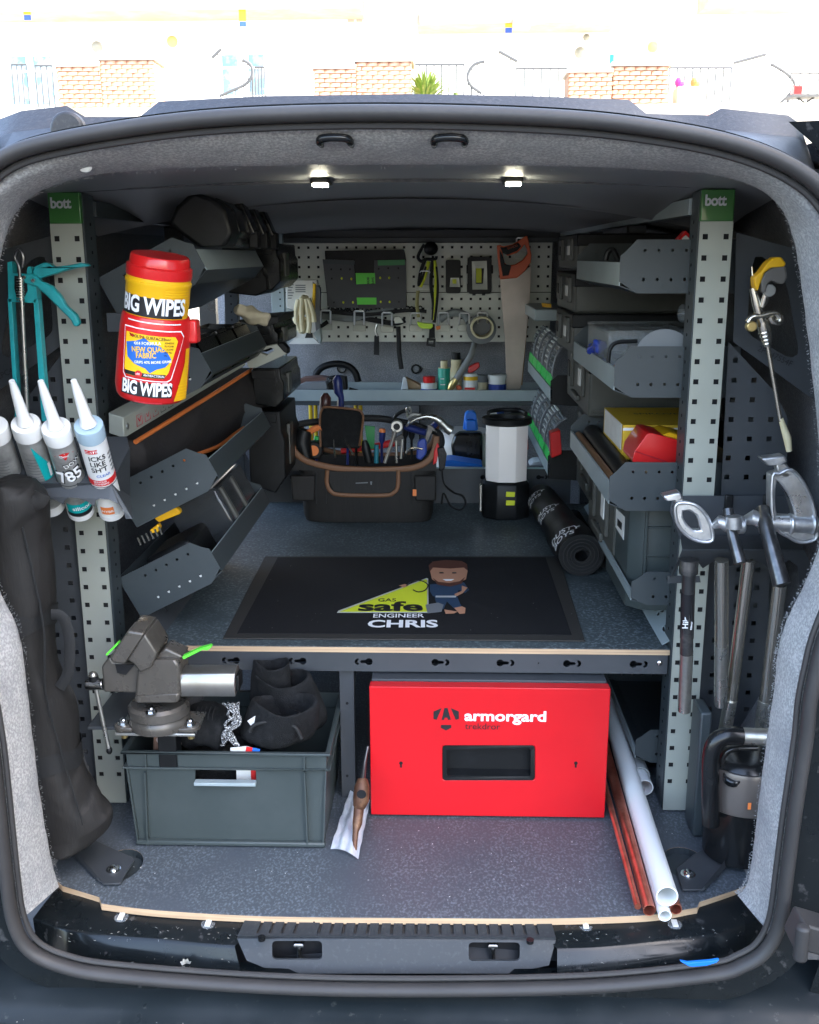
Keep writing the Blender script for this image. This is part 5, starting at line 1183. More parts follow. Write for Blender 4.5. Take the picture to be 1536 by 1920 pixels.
g.cyl(e0_,e1_,.0148,n=16).done('ribbed_hose',M['steel'],VA,smooth=True)
G().plate([AY(x,y,1.722) for x,y in ((1403,1506),(1409,1506),(1408,1518),(1402,1518))],(0,.001,0)).done('orange_mark',M['orange'],VA)
G().bx((cx_-.072,1.86,FZ+.003),(cx_-.05,1.93,bz(1400))).done('rear_pillar',M['powder'],VA,bev=.004)
# right bracket with pipe benders
BH=thing('bender_holder','dark folded bracket on the right upright carrying pipe benders','bracket',AY(1390,1030,1.9))
Yh=1.84
G().pp([(1262,930),(1510,930),(1505,1000),(1490,1010),(1276,1012),(1256,960)],1.948,.003).done('back_plate',M['powder2'],BH,bev=.001)
zh=AY(1400,1015,1.90).z
G().hexa([AZ(1276,1005,zh+.004),AZ(1506,1003,zh+.004),AY(1506,1032,Yh),AY(1280,1032,Yh)],[p+V((0,.001,-.002)) for p in (AZ(1276,1005,zh+.004),AZ(1506,1003,zh+.004),AY(1506,1032,Yh),AY(1280,1032,Yh))]).done('shelf_plate',M['powder2'],BH)
fl2=[(1280,1030),(1508,1030),(1534,1090),(1534,1102),(1500,1102),(1496,1062),(1480,1050),(1466,1060),(1446,1072),(1430,1056),(1410,1048),(1384,1050),(1370,1062),(1352,1050),(1336,1054),(1318,1066),(1306,1050),(1290,1048),(1272,1062),(1254,1092)]
G().plate([AY(x,y,Yh+(y-1030)*.0011) for x,y in fl2],(0,.002,0)).done('front_flange',M['powder2'],BH,bev=.0006)
G().pp([(1252,1080),(1312,1080),(1314,1092),(1252,1094)],1.90,.002).done('lower_strip',M['powder2'],BH)
for x in (1366,1437): q=AY(x,940,1.94); G().bx(q+V((-.008,-.006,-.014)),q+V((.008,.0,.014))).done('retaining_tab',M['black'],BH,bev=.003)
def arc(cx,cy,R,a0,a1,n,Y,e=1.): return [AY(cx+R*cos(R_(a0+(a1-a0)*k/n)),cy+R*e*sin(R_(a0+(a1-a0)*k/n)),Y) for k in range(n+1)]
def former(T,pts,rw,m,Y):
    # grooved quadrant: two rims and a channel
    for dy in (-.012,.012): G().tube([p+V((0,dy,0)) for p in pts],rw,8,flat=1.5,up=Y3 if False else None).done('rim',m,T,smooth=True)
PBn=[]
B1=thing('pipe_bender','smaller aluminium pipe bender on the right bracket, label on its handle','pipe bender',AY(1300,1000,1.80),group='pipe benders')
B2=thing('pipe_bender','larger aluminium pipe bender nearest the right pillar','pipe bender',AY(1480,1000,1.80),group='pipe benders')
def quad(T,outer,innr,Y,th=.024):
    o=[AY(x,y,Y) for x,y in outer]; i_=[AY(x,y,Y) for x,y in innr]
    G().plate(o,(0,th,0),[i_]).done('former_web',M['castal'],T,bev=.0015)
    g=G(); g.tube(cr([p+V((0,-.003,0)) for p in o],3,True),.0032,8,closed=True); g.done('former_rim',M['castal'],T,smooth=True)
    G().tube(cr([p+V((0,.004,0)) for p in i_],3,True),.0026,8,closed=True).done('inner_rim',M['castal'],T,smooth=True)
quad(B1,[(1268,945),(1285,942),(1306,948),(1324,966),(1334,990),(1335,1012),(1316,1015),(1292,1006),(1272,985),(1266,962)],[(1280,958),(1294,956),(1308,966),(1314,984),(1316,996),(1300,996),(1286,984),(1279,970)],1.80)
G().pp([(1243,931),(1276,923),(1282,934),(1276,938),(1250,940)],1.795,.03).done('hook_foot',M['castal'],B1,bev=.003)
G().pp([(1262,934),(1280,934),(1290,950),(1272,952)],1.80,.016).done('hook_neck',M['castal'],B1,bev=.003)
quad(B2,[(1448,892),(1460,888),(1482,880),(1504,902),(1522,940),(1530,985),(1528,1010),(1500,1016),(1478,1006),(1456,990),(1447,950)],[(1456,900),(1466,906),(1482,930),(1492,962),(1494,985),(1474,984),(1456,968),(1452,930)],1.78,.035)
G().pp([(1428,860),(1472,854),(1478,866),(1468,872),(1440,874)],1.775,.03).done('hook_foot',M['castal'],B2,bev=.003)
G().pp([(1455,870),(1474,868),(1492,890),(1470,898),(1458,888)],1.78,.018).done('hook_neck',M['castal'],B2,bev=.003)
def rod(T,P,r,m,nm,n=16,bev=0): return G().tube([AY(x,y,Y_) for x,y,Y_ in P],r,n).done(nm,m,T,smooth=True,bev=bev)
# cast cross heads
rod(B1,[(1337,986,1.80),(1350,978,1.79),(1362,984,1.79),(1392,984,1.79)],[.006,.012,.0135,.0135],M['castal'],'cast_arm'); rod(B1,[(1376,968,1.775),(1376,990,1.775),(1394,990,1.775)][:2],[.014,.014],M['castal'],'cast_knuckle')
rod(B1,[(1365,955,1.80),(1369,985,1.785),(1388,1056,1.75)],[.0095,.0095,.0105],M['darkst'],'roller_bar')
rod(B1,[(1382,984,1.79),(1396,984,1.79)],[.0165,.0165],M['castal'],'cast_collar',bev=.003)
rod(B2,[(1396,976,1.80),(1412,970,1.79),(1430,978,1.79),(1530,984,1.785)],[.008,.014,.0165,.0165],M['castal'],'cast_arm'); 
for x in (1425,1478,1519): rod(B2,[(x,982,1.785),(x+8,982,1.785)],[.0195,.0195],M['castal'],'cast_collar',bev=.004)
rod(B2,[(1430,955,1.80),(1436,985,1.77),(1466,1096,1.72)],[.013,.0125,.0155],M['darkst'],'roller_bar')
rod(B1,[(1419,1375,1.87),(1410,985,1.84)],[.001,.001],M['void'],'pin') if 0 else None
# handles
zf=[]
rod(B1,[(1292,1050,1.83),(1291,1075,1.83)],[.0175,.0175],M['darkst'],'handle_socket'); rod(B1,[(1292,1070,1.83),(1287,1225,1.86)],[.0125,.0125],M['darkst'],'handle_tube'); rod(B1,[(1288,1220,1.862),(1283,1333,1.885)],[.0125,.0125],M['steel'],'handle_grip',bev=.001)
lab_=G().tube([AY(1290,1110,1.8375),AY(1288,1195,1.855)],.0129,20).done('handle_label',M['kprint'],B1,smooth=True)
for s_,x_,y_,h_ in (('Hilmor',1289,1178,.0105),('Hilmor',1297,1180,.004)): 
    A=AY(x_,y_,1.838); text(s_,A+V((0,-.002,0)),Z3,-X3,h_,M['wprint'],B1,bold=.02,depth=.001)
rod(B1,[(1353,1050,1.83),(1353,1210,1.86)],[.0130,.0130],M['gun'],'handle_tube'); rod(B1,[(1353,1205,1.86),(1352,1322,1.885)],[.0135,.0135],M['steel'],'handle_grip',bev=.001)
rod(B2,[(1404,1050,1.86),(1370,1318,1.90)],[.0125,.0125],M['gun'],'handle_tube'); rod(B2,[(1370,1312,1.895),(1358,1378,1.91)],[.013,.013],M['steel'],'handle_grip')
rod(B2,[(1462,1096,1.84),(1436,1320,1.88)],[.0135,.0135],M['gun'],'handle_tube'); rod(B2,[(1436,1312,1.88),(1426,1400,1.90)],[.015,.015],M['steel'],'handle_grip')
# foam gun
FG=thing('foam_gun','nickel foam applicator gun with yellow topped handle on the right wing','foam gun',AY(1440,640,1.9))
def fr_(P,r,m,nm): return G().tube(cr([AY(x,y,Y_) for x,y,Y_ in P],4),r,14).done(nm,m,FG,smooth=True)
G().tube([AY(1440,650,1.90),AY(1464,790,1.90)],.0042,12).done('barrel',M['gun'],FG,smooth=True); G().tube([AY(1464,785,1.90),AY(1476,820,1.90),AY(1480,846,1.90)],[.0045,.0075,.0055],12).done('foam_crusted_tip',M['cream'],FG,smooth=True)
G().tube([AY(x,y,1.895) for x,y in ((1430,600),(1432,612),(1437,632),(1440,650))],[.0115,.012,.0105,.0065],16).done('valve_body',M['gun'],FG,smooth=True)
g=G()
for k in range(4): q=AY(1434+1.5*k,622+7*k,1.895); g.lathe(q,(AY(1440,650,1.9)-AY(1430,600,1.9)),[(-.001,.012-.0012*k),(.001,.0125-.0012*k)],16)
g.done('valve_rings',M['gun'],FG,smooth=True)
G().tube([AY(1412,540,1.89),AY(1418,565,1.89),AY(1424,590,1.89),AY(1430,604,1.89)],[.0062,.0085,.0085,.0085],14).done('rear_barrel',M['gun'],FG,smooth=True); G().tube([AY(1410,500,1.89),AY(1413,545,1.89)],[.0015,.0035],8).done('adjuster_rod',M['gun'],FG)
c=AY(1409,612,1.885); G().cyl(c+V((0,.01,0)),c+V((0,-.006,0)),.0095,n=20).done('can_port',M['brass'],FG,smooth=True,bev=.002)
G().tube(cr([AY(x,y,1.885) for x,y in ((1403,605),(1412,594),(1430,592),(1445,588),(1456,588),(1464,597),(1460,604),(1450,602),(1446,594))],4),.0042,10,flat=1.4).done('trigger',M['gun'],FG,smooth=True)
G().pp([(1414,520),(1426,510),(1438,493),(1452,482),(1466,482),(1475,494),(1472,500),(1446,502),(1434,512),(1428,528),(1422,546),(1416,538)],1.865,.026).done('handle_top',M['yel'],FG,bev=.006,seg=3)
G().pp([(1426,528),(1434,512),(1446,503),(1474,499),(1477,520),(1470,533),(1460,532),(1448,526),(1440,532),(1436,550),(1430,548)],1.867,.022).done('handle_grip',mat('smoky_plastic',(.14,.13,.12),.3),FG,bev=.005,seg=3)
q=AY(1444,545,1.87); G().cyl(q,q+V((0,.015,0)),.011,n=18).done('knob',mat('smoky_knob',(.25,.24,.22),.3),FG,smooth=True,bev=.002)
G().tube([AY(1438,548,1.88),AY(1430,575,1.885)],.0065,10).done('link',M['gun'],FG,smooth=True)
# ======================= ON THE PLATFORM =======================
# work lantern
Yl=3.03
LN=thing('work_lantern','site lantern with frosted cylinder, black base and two green buttons','lantern',AZ(944,963,DZ)); lc=AZ(944,955,DZ); lc=V((lc.x,Yl+.05,DZ))
w_=(AY(988,930,Yl).x-AY(900,930,Yl).x)/2
def oct_(z,r,n=8,rot=pi/8,cx=lc.x,cy=lc.y,sy=.85): return [V((cx+r*cos(2*pi*k/n+rot),cy+r*sy*sin(2*pi*k/n+rot),z)) for k in range(n)]
zA=AY(944,905,Yl).z; zB=AY(944,800,Yl).z; zC=AY(944,786,Yl).z
G().loft([oct_(DZ+.001,w_*1.04),oct_(DZ+.01,w_*1.1),oct_(zA-.01,w_*1.08),oct_(zA,w_*.97)],True,True).done('base',M['black'],LN,bev=.003)
G().loft([oct_(zA,w_*.94),oct_(zB,w_*.96)],True,True).done('diffuser',M['lens'],LN,bev=.002)
G().loft([oct_(zB,w_*.98,24,0),oct_(zB+.004,w_*1.06,24,0),oct_(zC-.004,w_*1.08,24,0),oct_(zC,w_*1.02,24,0),oct_(zC,w_*.78,24,0),oct_(zC-.012,w_*.72,24,0)],True,True).done('top_ring',M['black'],LN,smooth=True)
G().tube([V((lc.x+w_*.8*cos(t),lc.y+w_*.66*sin(t),zC+.010+.004*sin(t))) for t in [pi*k/12 for k in range(13)]],.006,8).done('handle_loop',M['black'],LN,smooth=True)
q=AY(955,929,Yl-.01); f0=lc.y-w_*1.1*.85*cos(pi/8)-.002
for y in (927,943): q=AY(957,y,f0); G().plate([q+V((dx,0,dz)) for dx,dz in ((-.0135,-.008),(.0135,-.008),(.0145,.007),(-.0125,.008))],(0,.003,0)).done('green_button',M['led'],LN,bev=.002)
G().bx((AY(899,930,f0).x,f0-.002,DZ+.03),(AY(904,930,f0).x,f0+.03,zA-.005)).done('edge_guard',M['gun'],LN,bev=.002)
# rolled tool wrap
RO=thing('fabric_roll','black rolled wrap printed DUSTY BOYS lying beside the right cases','tool roll',AZ(1085,1075,DZ))
cn=AY(1091,1042,2.47); cf=AY(1015,922,3.1); cn.z=DZ+.055; cf.z=DZ+.052; d=(cf-cn)
radii=[(0,.0,),]
axd=d.normalized(); uu=Z3-axd*axd.z; uu.normalize(); vv=axd.cross(uu)
def rring(t,r,n=40): 
    c=cn+d*t; return [c+(uu*sin(2*pi*k/n)*(.93)+vv*cos(2*pi*k/n))*r*(1+.015*sin(3*2*pi*k/n+t*9)) for k in range(n)]
G().loft([rring(.10,.012),rring(.004,.018),rring(0,.050),rring(.0,.058),rring(.2,.060),rring(.22,.0585),rring(.30,.0575),rring(.31,.050),rring(.55,.051),rring(.57,.049),rring(.60,.050),rring(1,.048)],True,True).done('wrap',M['black'],RO,smooth=True)
sp_=[]
for k in range(120):
    t=k/120*2*pi*4.2; r=.014+.040*k/120; sp_.append(cn-axd*.0016+(uu*sin(t)*.93+vv*cos(t))*r)
G().tube(sp_,.0014,6).done('spiral_edge',mat('roll_edge',(.018,.017,.017),.8),RO)
def RWp(x,y,rr,k=.0008):   # x along axis, y around (angle up from camera side)
    side_=-vv if (vv.x>0) else vv
    an=y/rr+.55; return cn+axd*x+(side_*cos(an)+uu*sin(an)*.93)*(rr+k)
for (x0_,rr,h_) in ((.022,.061,.031),(.30,.0525,.027),(.50,.051,.024)):
    for q,s_ in enumerate(('DUSTY','BOYS')):
        text(s_,cn,X3,Z3,h_,M['wprint'],RO,bold=.02,shear=.3,sx=.8,warp=lambda p,y,x0_=x0_,rr=rr,q=q,h_=h_: RWp(x0_+.036*(1-q)+ y*.9-p*.12, -.03+p*.85,rr,.0012))
tag(G().tube(cr([AZ(x,y,DZ+.012) for x,y in ((1075,960),(1100,1000),(1130,1040),(1140,1060))],4),.02,8,flat=.4).done('black_cloth',M['fleece'],smooth=True),'black cloth strip between roll and right cases','cloth')
# tool tote
Yt=2.98
TT=thing('tool_tote','open black fabric tool tote with brown leather trim full of tools','tool bag',AZ(680,982,DZ))
def tq(x,y,Y=Yt): return AY(x,y,Y)
zt3=tq(690,873).z
def srect(cx,cy,z,hx,hy_,n=40,e=.35):
    o=[]
    for k in range(n):
        t=2*pi*k/n; c_,s_=cos(t),sin(t); o.append(V((cx+hx*(abs(c_)**e)*(1 if c_>0 else -1),cy+hy_*(abs(s_)**e)*(1 if s_>0 else -1),z)))
    return o
tcx=(tq(560,920).x+tq(815,920).x)/2; thx=(tq(815,920).x-tq(556,920).x)/2; tcy=Yt+.12
zfr=tq(690,880).z
G().loft([srect(tcx,tcy,DZ+.002,thx*.93,.115),srect(tcx,tcy,DZ+.02,thx*.96,.12),srect(tcx,tcy,zfr,thx,.122),srect(tcx,tcy,zfr,thx-.01,.112),srect(tcx,tcy,DZ+.06,thx-.012,.11)],True,True).done('body',M['fabric'],TT,smooth=True)
# rim: sweeping up at the sides
rimP=[(545,822),(552,845),(570,862),(600,872),(640,879),(700,881),(760,879),(790,872),(808,858),(817,835),(818,818)]
rf=[tq(x,y,Yt) for x,y in rimP]; rfc=cr(rf,4); G().tube(rfc,.0095,8,flat=.55,up=Y3).done('rim_trim',M['brown'],TT,smooth=True)
G().loft([[p for p in rfc],[V((p.x,p.y,min(p.z,zfr)-.004)) for p in rfc]],False,False).done('front_flap',M['fabric'],TT)
rb=[p+V((0,.235,0.0)) for p in rfc]; G().tube(rb,.008,8,flat=.5,up=Y3).done('rear_trim',M['brown'],TT,smooth=True); G().loft([rb,[V((p.x,p.y,DZ+.1)) for p in rb]],False,False).done('rear_flap',M['fabric'],TT)
pk_=[(614,882),(613,905),(620,921),(640,928),(720,929),(738,924),(746,912),(747,882)]
G().tube(cr([tq(x,y,Yt-.008) for x,y in pk_],4),.006,8,flat=.5,up=Y3).done('pocket_trim',M['brown'],TT,smooth=True); G().pp([(616,884),(745,884),(744,912),(736,922),(718,926),(642,926),(624,919),(617,904)],Yt-.006,.008).done('front_pocket',M['fabric'],TT,bev=.002)
text('TOOLS',tq(668,908,Yt-.0068),X3,Z3,.007,M['gyprint'],TT) if 0 else None
G().pp([(667,905),(690,904),(690,906),(667,907)],Yt-.0072,.001).pp([(694,903),(698,903),(697,909),(695,909)],Yt-.0072,.001).done('faded_logo',M['gyprint'],TT)
G().pp([(774,918),(781,918),(781,930),(774,930)],Yt-.007,.004).done('orange_tag',M['orange'],TT)
for x in (592,610,750,770): G().pp([(x,885),(x+2,885),(x+2,945),(x,945)],Yt-.004,.004).done('webbing_loop',M['webb'],TT)
for x0_,x1_ in ((545,590),(776,818)): G().pp([(x0_,892),(x1_,892),(x1_,940),(x0_+3,940)],Yt-.006,.02).done('side_pocket',M['fabric'],TT,bev=.005)
# handle arch of the tote
G().tube(cr([tq(x,y,Yt+.11) for x,y in ((541,838),(541,815),(550,800),(575,793),(620,789),(700,784),(760,793),(800,805),(822,812),(828,830),(822,842))],5),.0105,10).done('carry_handle',M['webb'],TT,smooth=True)
cp=AY(606,765,Yt+.06)
PC=thing('knife_pouch','upright black pouch with brown edging standing in the tool tote','pouch',tq(640,840,Yt+.06))
G().pp([(601,840),(600,780),(603,768),(612,763),(670,769),(680,776),(681,790),(675,842)],Yt+.06,.035).done('pouch_body',M['fleece'],PC,bev=.008,seg=3)
G().tube(cr([tq(x,y,Yt+.055) for x,y in ((601,838),(600,785),(604,768),(614,763),(668,768),(679,775),(681,788),(674,836))],4),.0035,8).done('piping',M['brown'],PC,smooth=True)
# tools standing in the tote
def tool(name,lab,cat,parts,grp='hand tools standing in the tote'):
    T=thing(name,lab,cat,parts[0][1][0],group=grp)
    for nm,P,rr,m in parts: G().tube(P,rr,12).done(nm,m,T,smooth=True)
    return T
Q=lambda x,y,dy=.05: tq(x,y,Yt+dy)
tool('screwdriver','blue handled screwdriver tallest in the tote','screwdriver',[('handle',[Q(634,703,.10),Q(633,712,.10),Q(635,735,.10),Q(640,745,.10),Q(640,765,.10)],[.006,.015,.014,.009,.009],M['navy']),('shaft',[Q(634,750,.10),Q(632,800,.10)],[.003,.003],M['steel'])])
tool('screwdriver','dark brown handled screwdriver left of the blue one','screwdriver',[('handle',[Q(611,737,.10),Q(611,745,.10),Q(610,760,.10),Q(606,775,.10)],[.006,.016,.018,.013],mat('dark_red_handle',(.05,.018,.016),.35))])
for k,(P,nm) in enumerate((([(626,824),(627,848),(629,858)],'left'),([(646,823),(655,840),(662,852)],'right'))):
    T=thing('chisel','slim pointed steel blade standing at the front of the tote, '+nm+' of the pair','chisel',Q(*P[-1],.03),group='pointed blades in the tote front')
    G().tube([Q(x,y,.03) for x,y in P],[.001,.008,.008],4,flat=.4).done('blade',M['steel'],T)
T=thing('ratchet','steel ratchet wrench leaning in the tote','ratchet',Q(725,860,.02),group='hand tools standing in the tote'); G().tube([Q(722,868,.02),Q(738,820,.02),Q(742,806,.02)],[.005,.006,.009],10).done('handle',M['steel'],T,smooth=True)
c=Q(744,800,.012); G().cyl(c,c+V((0,.02,0)),.0185,n=20).done('head',M['steel'],T,smooth=True,bev=.002); G().cyl(c+V((0,-.002,0)),c,.010,n=14).done('drive',M['black'],T)
T=thing('claw_hammer','steel claw hammer head resting across the tote','hammer',Q(815,800,.06),group='hand tools standing in the tote')
G().tube(cr([Q(766,795,.05),Q(780,786,.05),Q(800,781,.05),Q(818,785,.05),Q(828,792,.05)],4),[.003]*1+[.005+.0005*k for k in range(15)]+[.013],10).done('claw',M['steel'],T,smooth=True)
G().tube([Q(826,790,.05),Q(836,800,.05),Q(840,804,.05),Q(847,809,.05)],[.012,.011,.014,.0145],12).done('striking_head',M['steel'],T,smooth=True,bev=.002)
G().tube([Q(820,792,.06),Q(800,812,.08),Q(760,800,.10)],[.010,.011,.012],10).done('grip',M['navy'],T,smooth=True)
T=thing('pliers','blue handled snips on the right side of the tote','pliers',Q(790,850,.04),group='hand tools standing in the tote'); G().pp([(783,828),(790,822),(800,824),(801,850),(790,864),(780,860)],Yt+.04,.018).done('blue_grip',M['tub'],T,bev=.005); G().tube(cr([Q(762,850,.03),Q(768,842,.03),Q(780,840,.03),Q(792,842,.03)],4),.003,8).done('wire_spring',M['gun'],T,smooth=True)
T=thing('scissors','pair of steel snips open above the tote rim','snips',Q(765,790,.10),group='hand tools standing in the tote'); G().tube(cr([Q(x,y,.10) for x,y in ((738,792),(742,780),(754,772),(764,770))],4),.0055,8).done('dark_loop',M['black'],T,smooth=True); G().tube(cr([Q(x,y,.09) for x,y in ((764,780),(763,768),(766,764),(770,768),(768,790),(762,800))],4),.004,8).done('steel_loop',M['steel'],T,smooth=True); G().tube(cr([Q(x,y,.09) for x,y in ((764,784),(776,778),(790,780))],4),.007,8).done('jaw',M['steel'],T,smooth=True)
tool('marker','teal pen clipped at the front of the tote','pen',[('barrel',[Q(706,834,.02),Q(706,868,.02)],[.0072,.0072],mat('teal_pen',(.01,.14,.18),.4))])
tool('screwdriver','black plier handle leaning in front of the tote','pliers',[('handle',[Q(684,826,.03),Q(686,840,.03),Q(692,866,.03)],[.008,.014,.012],M['black'])])
tool('spanner','slim steel spanner right of the ratchet','spanner',[('shaft',[Q(743,826,.03),Q(744,868,.03)],[.004,.004],M['steel'])]); tool('spanner','second steel spanner by the blue snips','spanner',[('shaft',[Q(755,824,.03),Q(752,860,.03)],[.004,.004],M['steel'])])
T=thing('adjustable_wrench','dark adjustable wrench jaw over the right rim of the tote','wrench',Q(802,810,.05),group='hand tools standing in the tote'); G().pp([(802,795),(812,800),(820,812),(812,808),(806,822),(800,836),(794,832),(800,812)],Yt+.045,.01).done('jaw',M['darkst'],T,bev=.002)
T=thing('red_file','dark red tool handle inside the right corner of the tote','tool',Q(812,850,.05)); G().pp([(820,830),(824,838),(819,868),(812,872),(814,846)],Yt-.012,.012).done('grip',M['rprint'],T,bev=.003)
T=thing('heat_gun','black tool body filling the left end of the tote','power tool',Q(568,820,.06)); G().tube([Q(572,806,.06),Q(566,830,.06),Q(575,862,.05)],[.022,.028,.02],12).done('body',M['black'],T,smooth=True)
tag(G().tube(cr([Q(x,y,.06) for x,y in ((578,812),(590,804),(602,801))],3),.010,8).done('orange_lead',M['orange'],smooth=True),'orange tool grip poking out left of the pouch','tool')
tag(G().pp([(684,798),(703,800),(702,842),(690,842)],Yt+.12,.01).done('green_booklet',M['dgreen']),'green booklet standing behind the pouch','booklet')
# dangling shoulder strap
ST=thing('shoulder_strap','black webbing strap with buckle trailing right of the tote','strap',Q(850,930,.02)); G().tube(cr([Q(822,842,0),Q(828,870,-.01),Q(832,905,-.02),Q(850,920,-.03)+V((0,-.02,0)),Q(868,930,-.05),Q(873,945,-.06),Q(862,956,-.07),Q(845,948,-.06),Q(832,925,-.04),Q(828,945,-.05)],6),.0075,8,flat=.3).done('webbing',M['webb'],ST,smooth=True); G().pp([(820,840),(832,838),(838,852),(834,880),(824,884)],Yt-.02,.012).done('buckle',M['blackg'],ST,bev=.003)

for k,(x,y,lab_,m_) in enumerate(((652,826,'red capped','rprint'),(668,830,'yellow capped','yel'),(716,822,'orange capped','orange'),(772,815,'blue capped','tub'),(594,836,'green capped','ggreen'),(760,812,'black capped','black'))):
    T=thing('screwdriver',lab_+' screwdriver handle crowded inside the tote','screwdriver',Q(x,y+40,.10),group='hand tools standing in the tote')
    G().tube([Q(x,y+45,.10),Q(x,y+10,.10),Q(x,y+4,.10),Q(x+1,y-12,.10)],[.004,.004,.009,.0105],12).done('handle',M['black'] if k%2 else M['navy'],T,smooth=True); G().tube([Q(x+1,y-12,.10),Q(x+1.5,y-18,.10)],[.0108,.009],12).done('end_cap',M[m_],T,smooth=True)
T=thing('tape_measure','round black and orange tape measure at the left of the tote','tape measure',Q(590,850,.08),group='hand tools standing in the tote'); c=Q(588,845,.06); G().cyl(c,c+V((0,.03,0)),.028,n=24).done('case',M['black'],T,smooth=True,bev=.004); G().cyl(c+V((0,-.001,0)),c,.016,n=20).done('badge',M['orange'],T)
T=thing('pipe_wrench','red bodied pipe wrench lying across the rear of the tote','wrench',Q(720,845,.16),group='hand tools standing in the tote'); G().tube([Q(640,846,.16),Q(700,838,.16),Q(740,830,.16)],[.009,.010,.012],10).done('handle',M['rprint'],T,smooth=True); G().pp([(738,822),(756,812),(762,820),(750,826),(758,834),(742,838)],Yt+.15,.015).done('jaw',M['darkst'],T,bev=.002)
# ======================= LEFT RACK CONTENTS =======================
def casebox(T,a,b,m,nm='body',bev=.006,rib=True): return G().bx(a,b).done(nm,m,T,bev=bev,seg=2)
def rotp(p,c,ang): # rotate in XZ about c
    q=p-c; return c+V((q.x*cos(ang)+q.z*sin(ang),q.y,-q.x*sin(ang)+q.z*cos(ang)))
def tiltbox(T,tray,u0,u1,v0,v1,y0,y1,m,nm,bev=.006,smooth=False):
    tr,o,u,v=tray; P=[]
    A=[o+u*a+v*b+V((0,y0,0)) for a,b in ((u0,v0),(u1,v0),(u1,v1),(u0,v1))]; B=[p+V((0,y1-y0,0)) for p in A]
    return G().hexa(A,B).done(nm,m,T,bev=bev,seg=3)
# power tool case on the top tray
T=thing('tool_case','bulky black moulded case with latches on the top left tray','tool case',AY(400,460,2.2))
P=[(322,412),(330,384),(352,368),(372,362),(392,366),(404,374),(440,382),(462,398),(484,410),(486,430),(478,452),(462,462),(372,464),(350,440)]
G().pp([(316,418),(330,386),(350,368),(372,362),(400,373),(424,396),(436,438),(424,462),(372,464),(340,440)],2.12,.46).done('shell',M['black'],T,bev=.010,seg=3)
G().pp([(396,374),(404,370),(440,392),(452,434),(440,462),(420,462)],2.20,.10).done('corner_bumper',M['blackg'],T,bev=.008,seg=3)
for k in range(3):
    y=2.32+.13*k; a=AY(404,372,2.12); b=AY(434,438,2.12)
    G().hexa([V((a.x-.01,y,a.z-.0)),V((b.x,y,b.z)),V((b.x+.014,y,b.z+.004)),V((a.x+.012,y,a.z+.010))],[p+V((0,.055,0)) for p in (V((a.x-.01,y,a.z)),V((b.x,y,b.z)),V((b.x+.014,y,b.z+.004)),V((a.x+.012,y,a.z+.010)))]).done('moulded_rib',M['blackg'],T,bev=.004,seg=3)
    G().bx((b.x-.004,y+.005,b.z-.028),(b.x+.018,y+.05,b.z+.012)).done('latch',M['black'],T,bev=.004)
# open bins on the second tray
T=thing('organiser_bins','black open organiser bins on the second left tray','organiser',AY(420,620,2.3))
for k in range(3):
    y0=2.09+.19*k; y1=y0+.17; tr,o,u,v=LT[1]
    b_=G(); c0=[(.01,.0),(.15,.0),(.15,.13),(.01,.10)]
    for (a,bb) in (((.01,.008),(.014,.085)),((.092,.008),(.096,.13))):
        A=[o+u*a[0]+v*a[1],o+u*bb[0]+v*a[1],o+u*bb[0]+v*bb[1],o+u*a[0]+v*bb[1]]; b_.hexa([p+V((0,y0,0)) for p in A],[p+V((0,y1,0)) for p in A])
    A=[o+u*.01+v*.006,o+u*.096+v*.006,o+u*.096+v*.010,o+u*.01+v*.010]; b_.hexa([p+V((0,y0,0)) for p in A],[p+V((0,y1,0)) for p in A])
    for yy in (y0,y1-.003): A=[o+u*.01+v*.006,o+u*.096+v*.006,o+u*.096+v*.13,o+u*.01+v*.085]; b_.hexa([p+V((0,yy,0)) for p in A],[p+V((0,yy+.003,0)) for p in A])
    b_.done('bin',M['blackg'],T); tiltbox(T,LT[1],.02,.085,.012,.07,y0+.02,y1-.03,M['black'],'insert',.004); tiltbox(T,LT[1],.012,.035,.085,.097,y0+.03,y1-.04,M['blackg'],'lid_flap',.003)
# long rail with folding head, and the orange piped bag beneath
T=thing('straightedge_rail','pale metal rail with warning stickers laid over the black orange piped bag','rail',AX(232,800,-.50))
a_=AY(228,800,2.06); b_=AY(452,672,2.06); xs0=a_.x
s0=[AY(232,786,2.05),AY(234,826,2.05)]; 
XA=-.505
p0t,p0b=AX(232,785,XA),AX(233,822,XA); p1t,p1b=AX(446,660,XA+.03),AX(463,684,XA+.03)
p0t=AY(232,783,1.99);p0b=AY(233,822,1.99);p1t=AY(446,661,2.72);p1b=AY(462,684,2.72); hv=V((-.03,0,.01))
G().hexa([p0t,p0b,p0b+hv,p0t+hv],[p1t,p1b,p1b+hv,p1t+hv]).done('rail_bar',M['alu'],T,bev=.002)
dd=(p1t-p0t); ddn=dd.normalized(); dn=(p0b-p0t).normalized()
def onr(t,w): return (p0t.lerp(p1t,t)).lerp(p0b.lerp(p1b,t),w)+X3*.0012
for t in (.02,.50,.80): G().cyl(onr(t,.5)-X3*.001,onr(t,.5)+X3*.0015,.006,n=12).done('rivet',M['steel'],T)
for k in range(5):
    t=.08+.055*k; q=[onr(t,.25),onr(t+.035,.25),onr(t+.035,.8),onr(t,.8)]
    g=G()
    for i in range(4): g.tube([q[i],q[(i+1)%4]],.0007,4)
    g.tube([onr(t+.008,.4),onr(t+.018,.6),onr(t+.028,.35)],.0014,4); g.done('warning_symbol',M['peel'] if k<3 else M['kprint'],T)
T2=thing('folding_clamp','grey folding head with black grip at the far end of the rail','handle',AY(500,670,3.0))
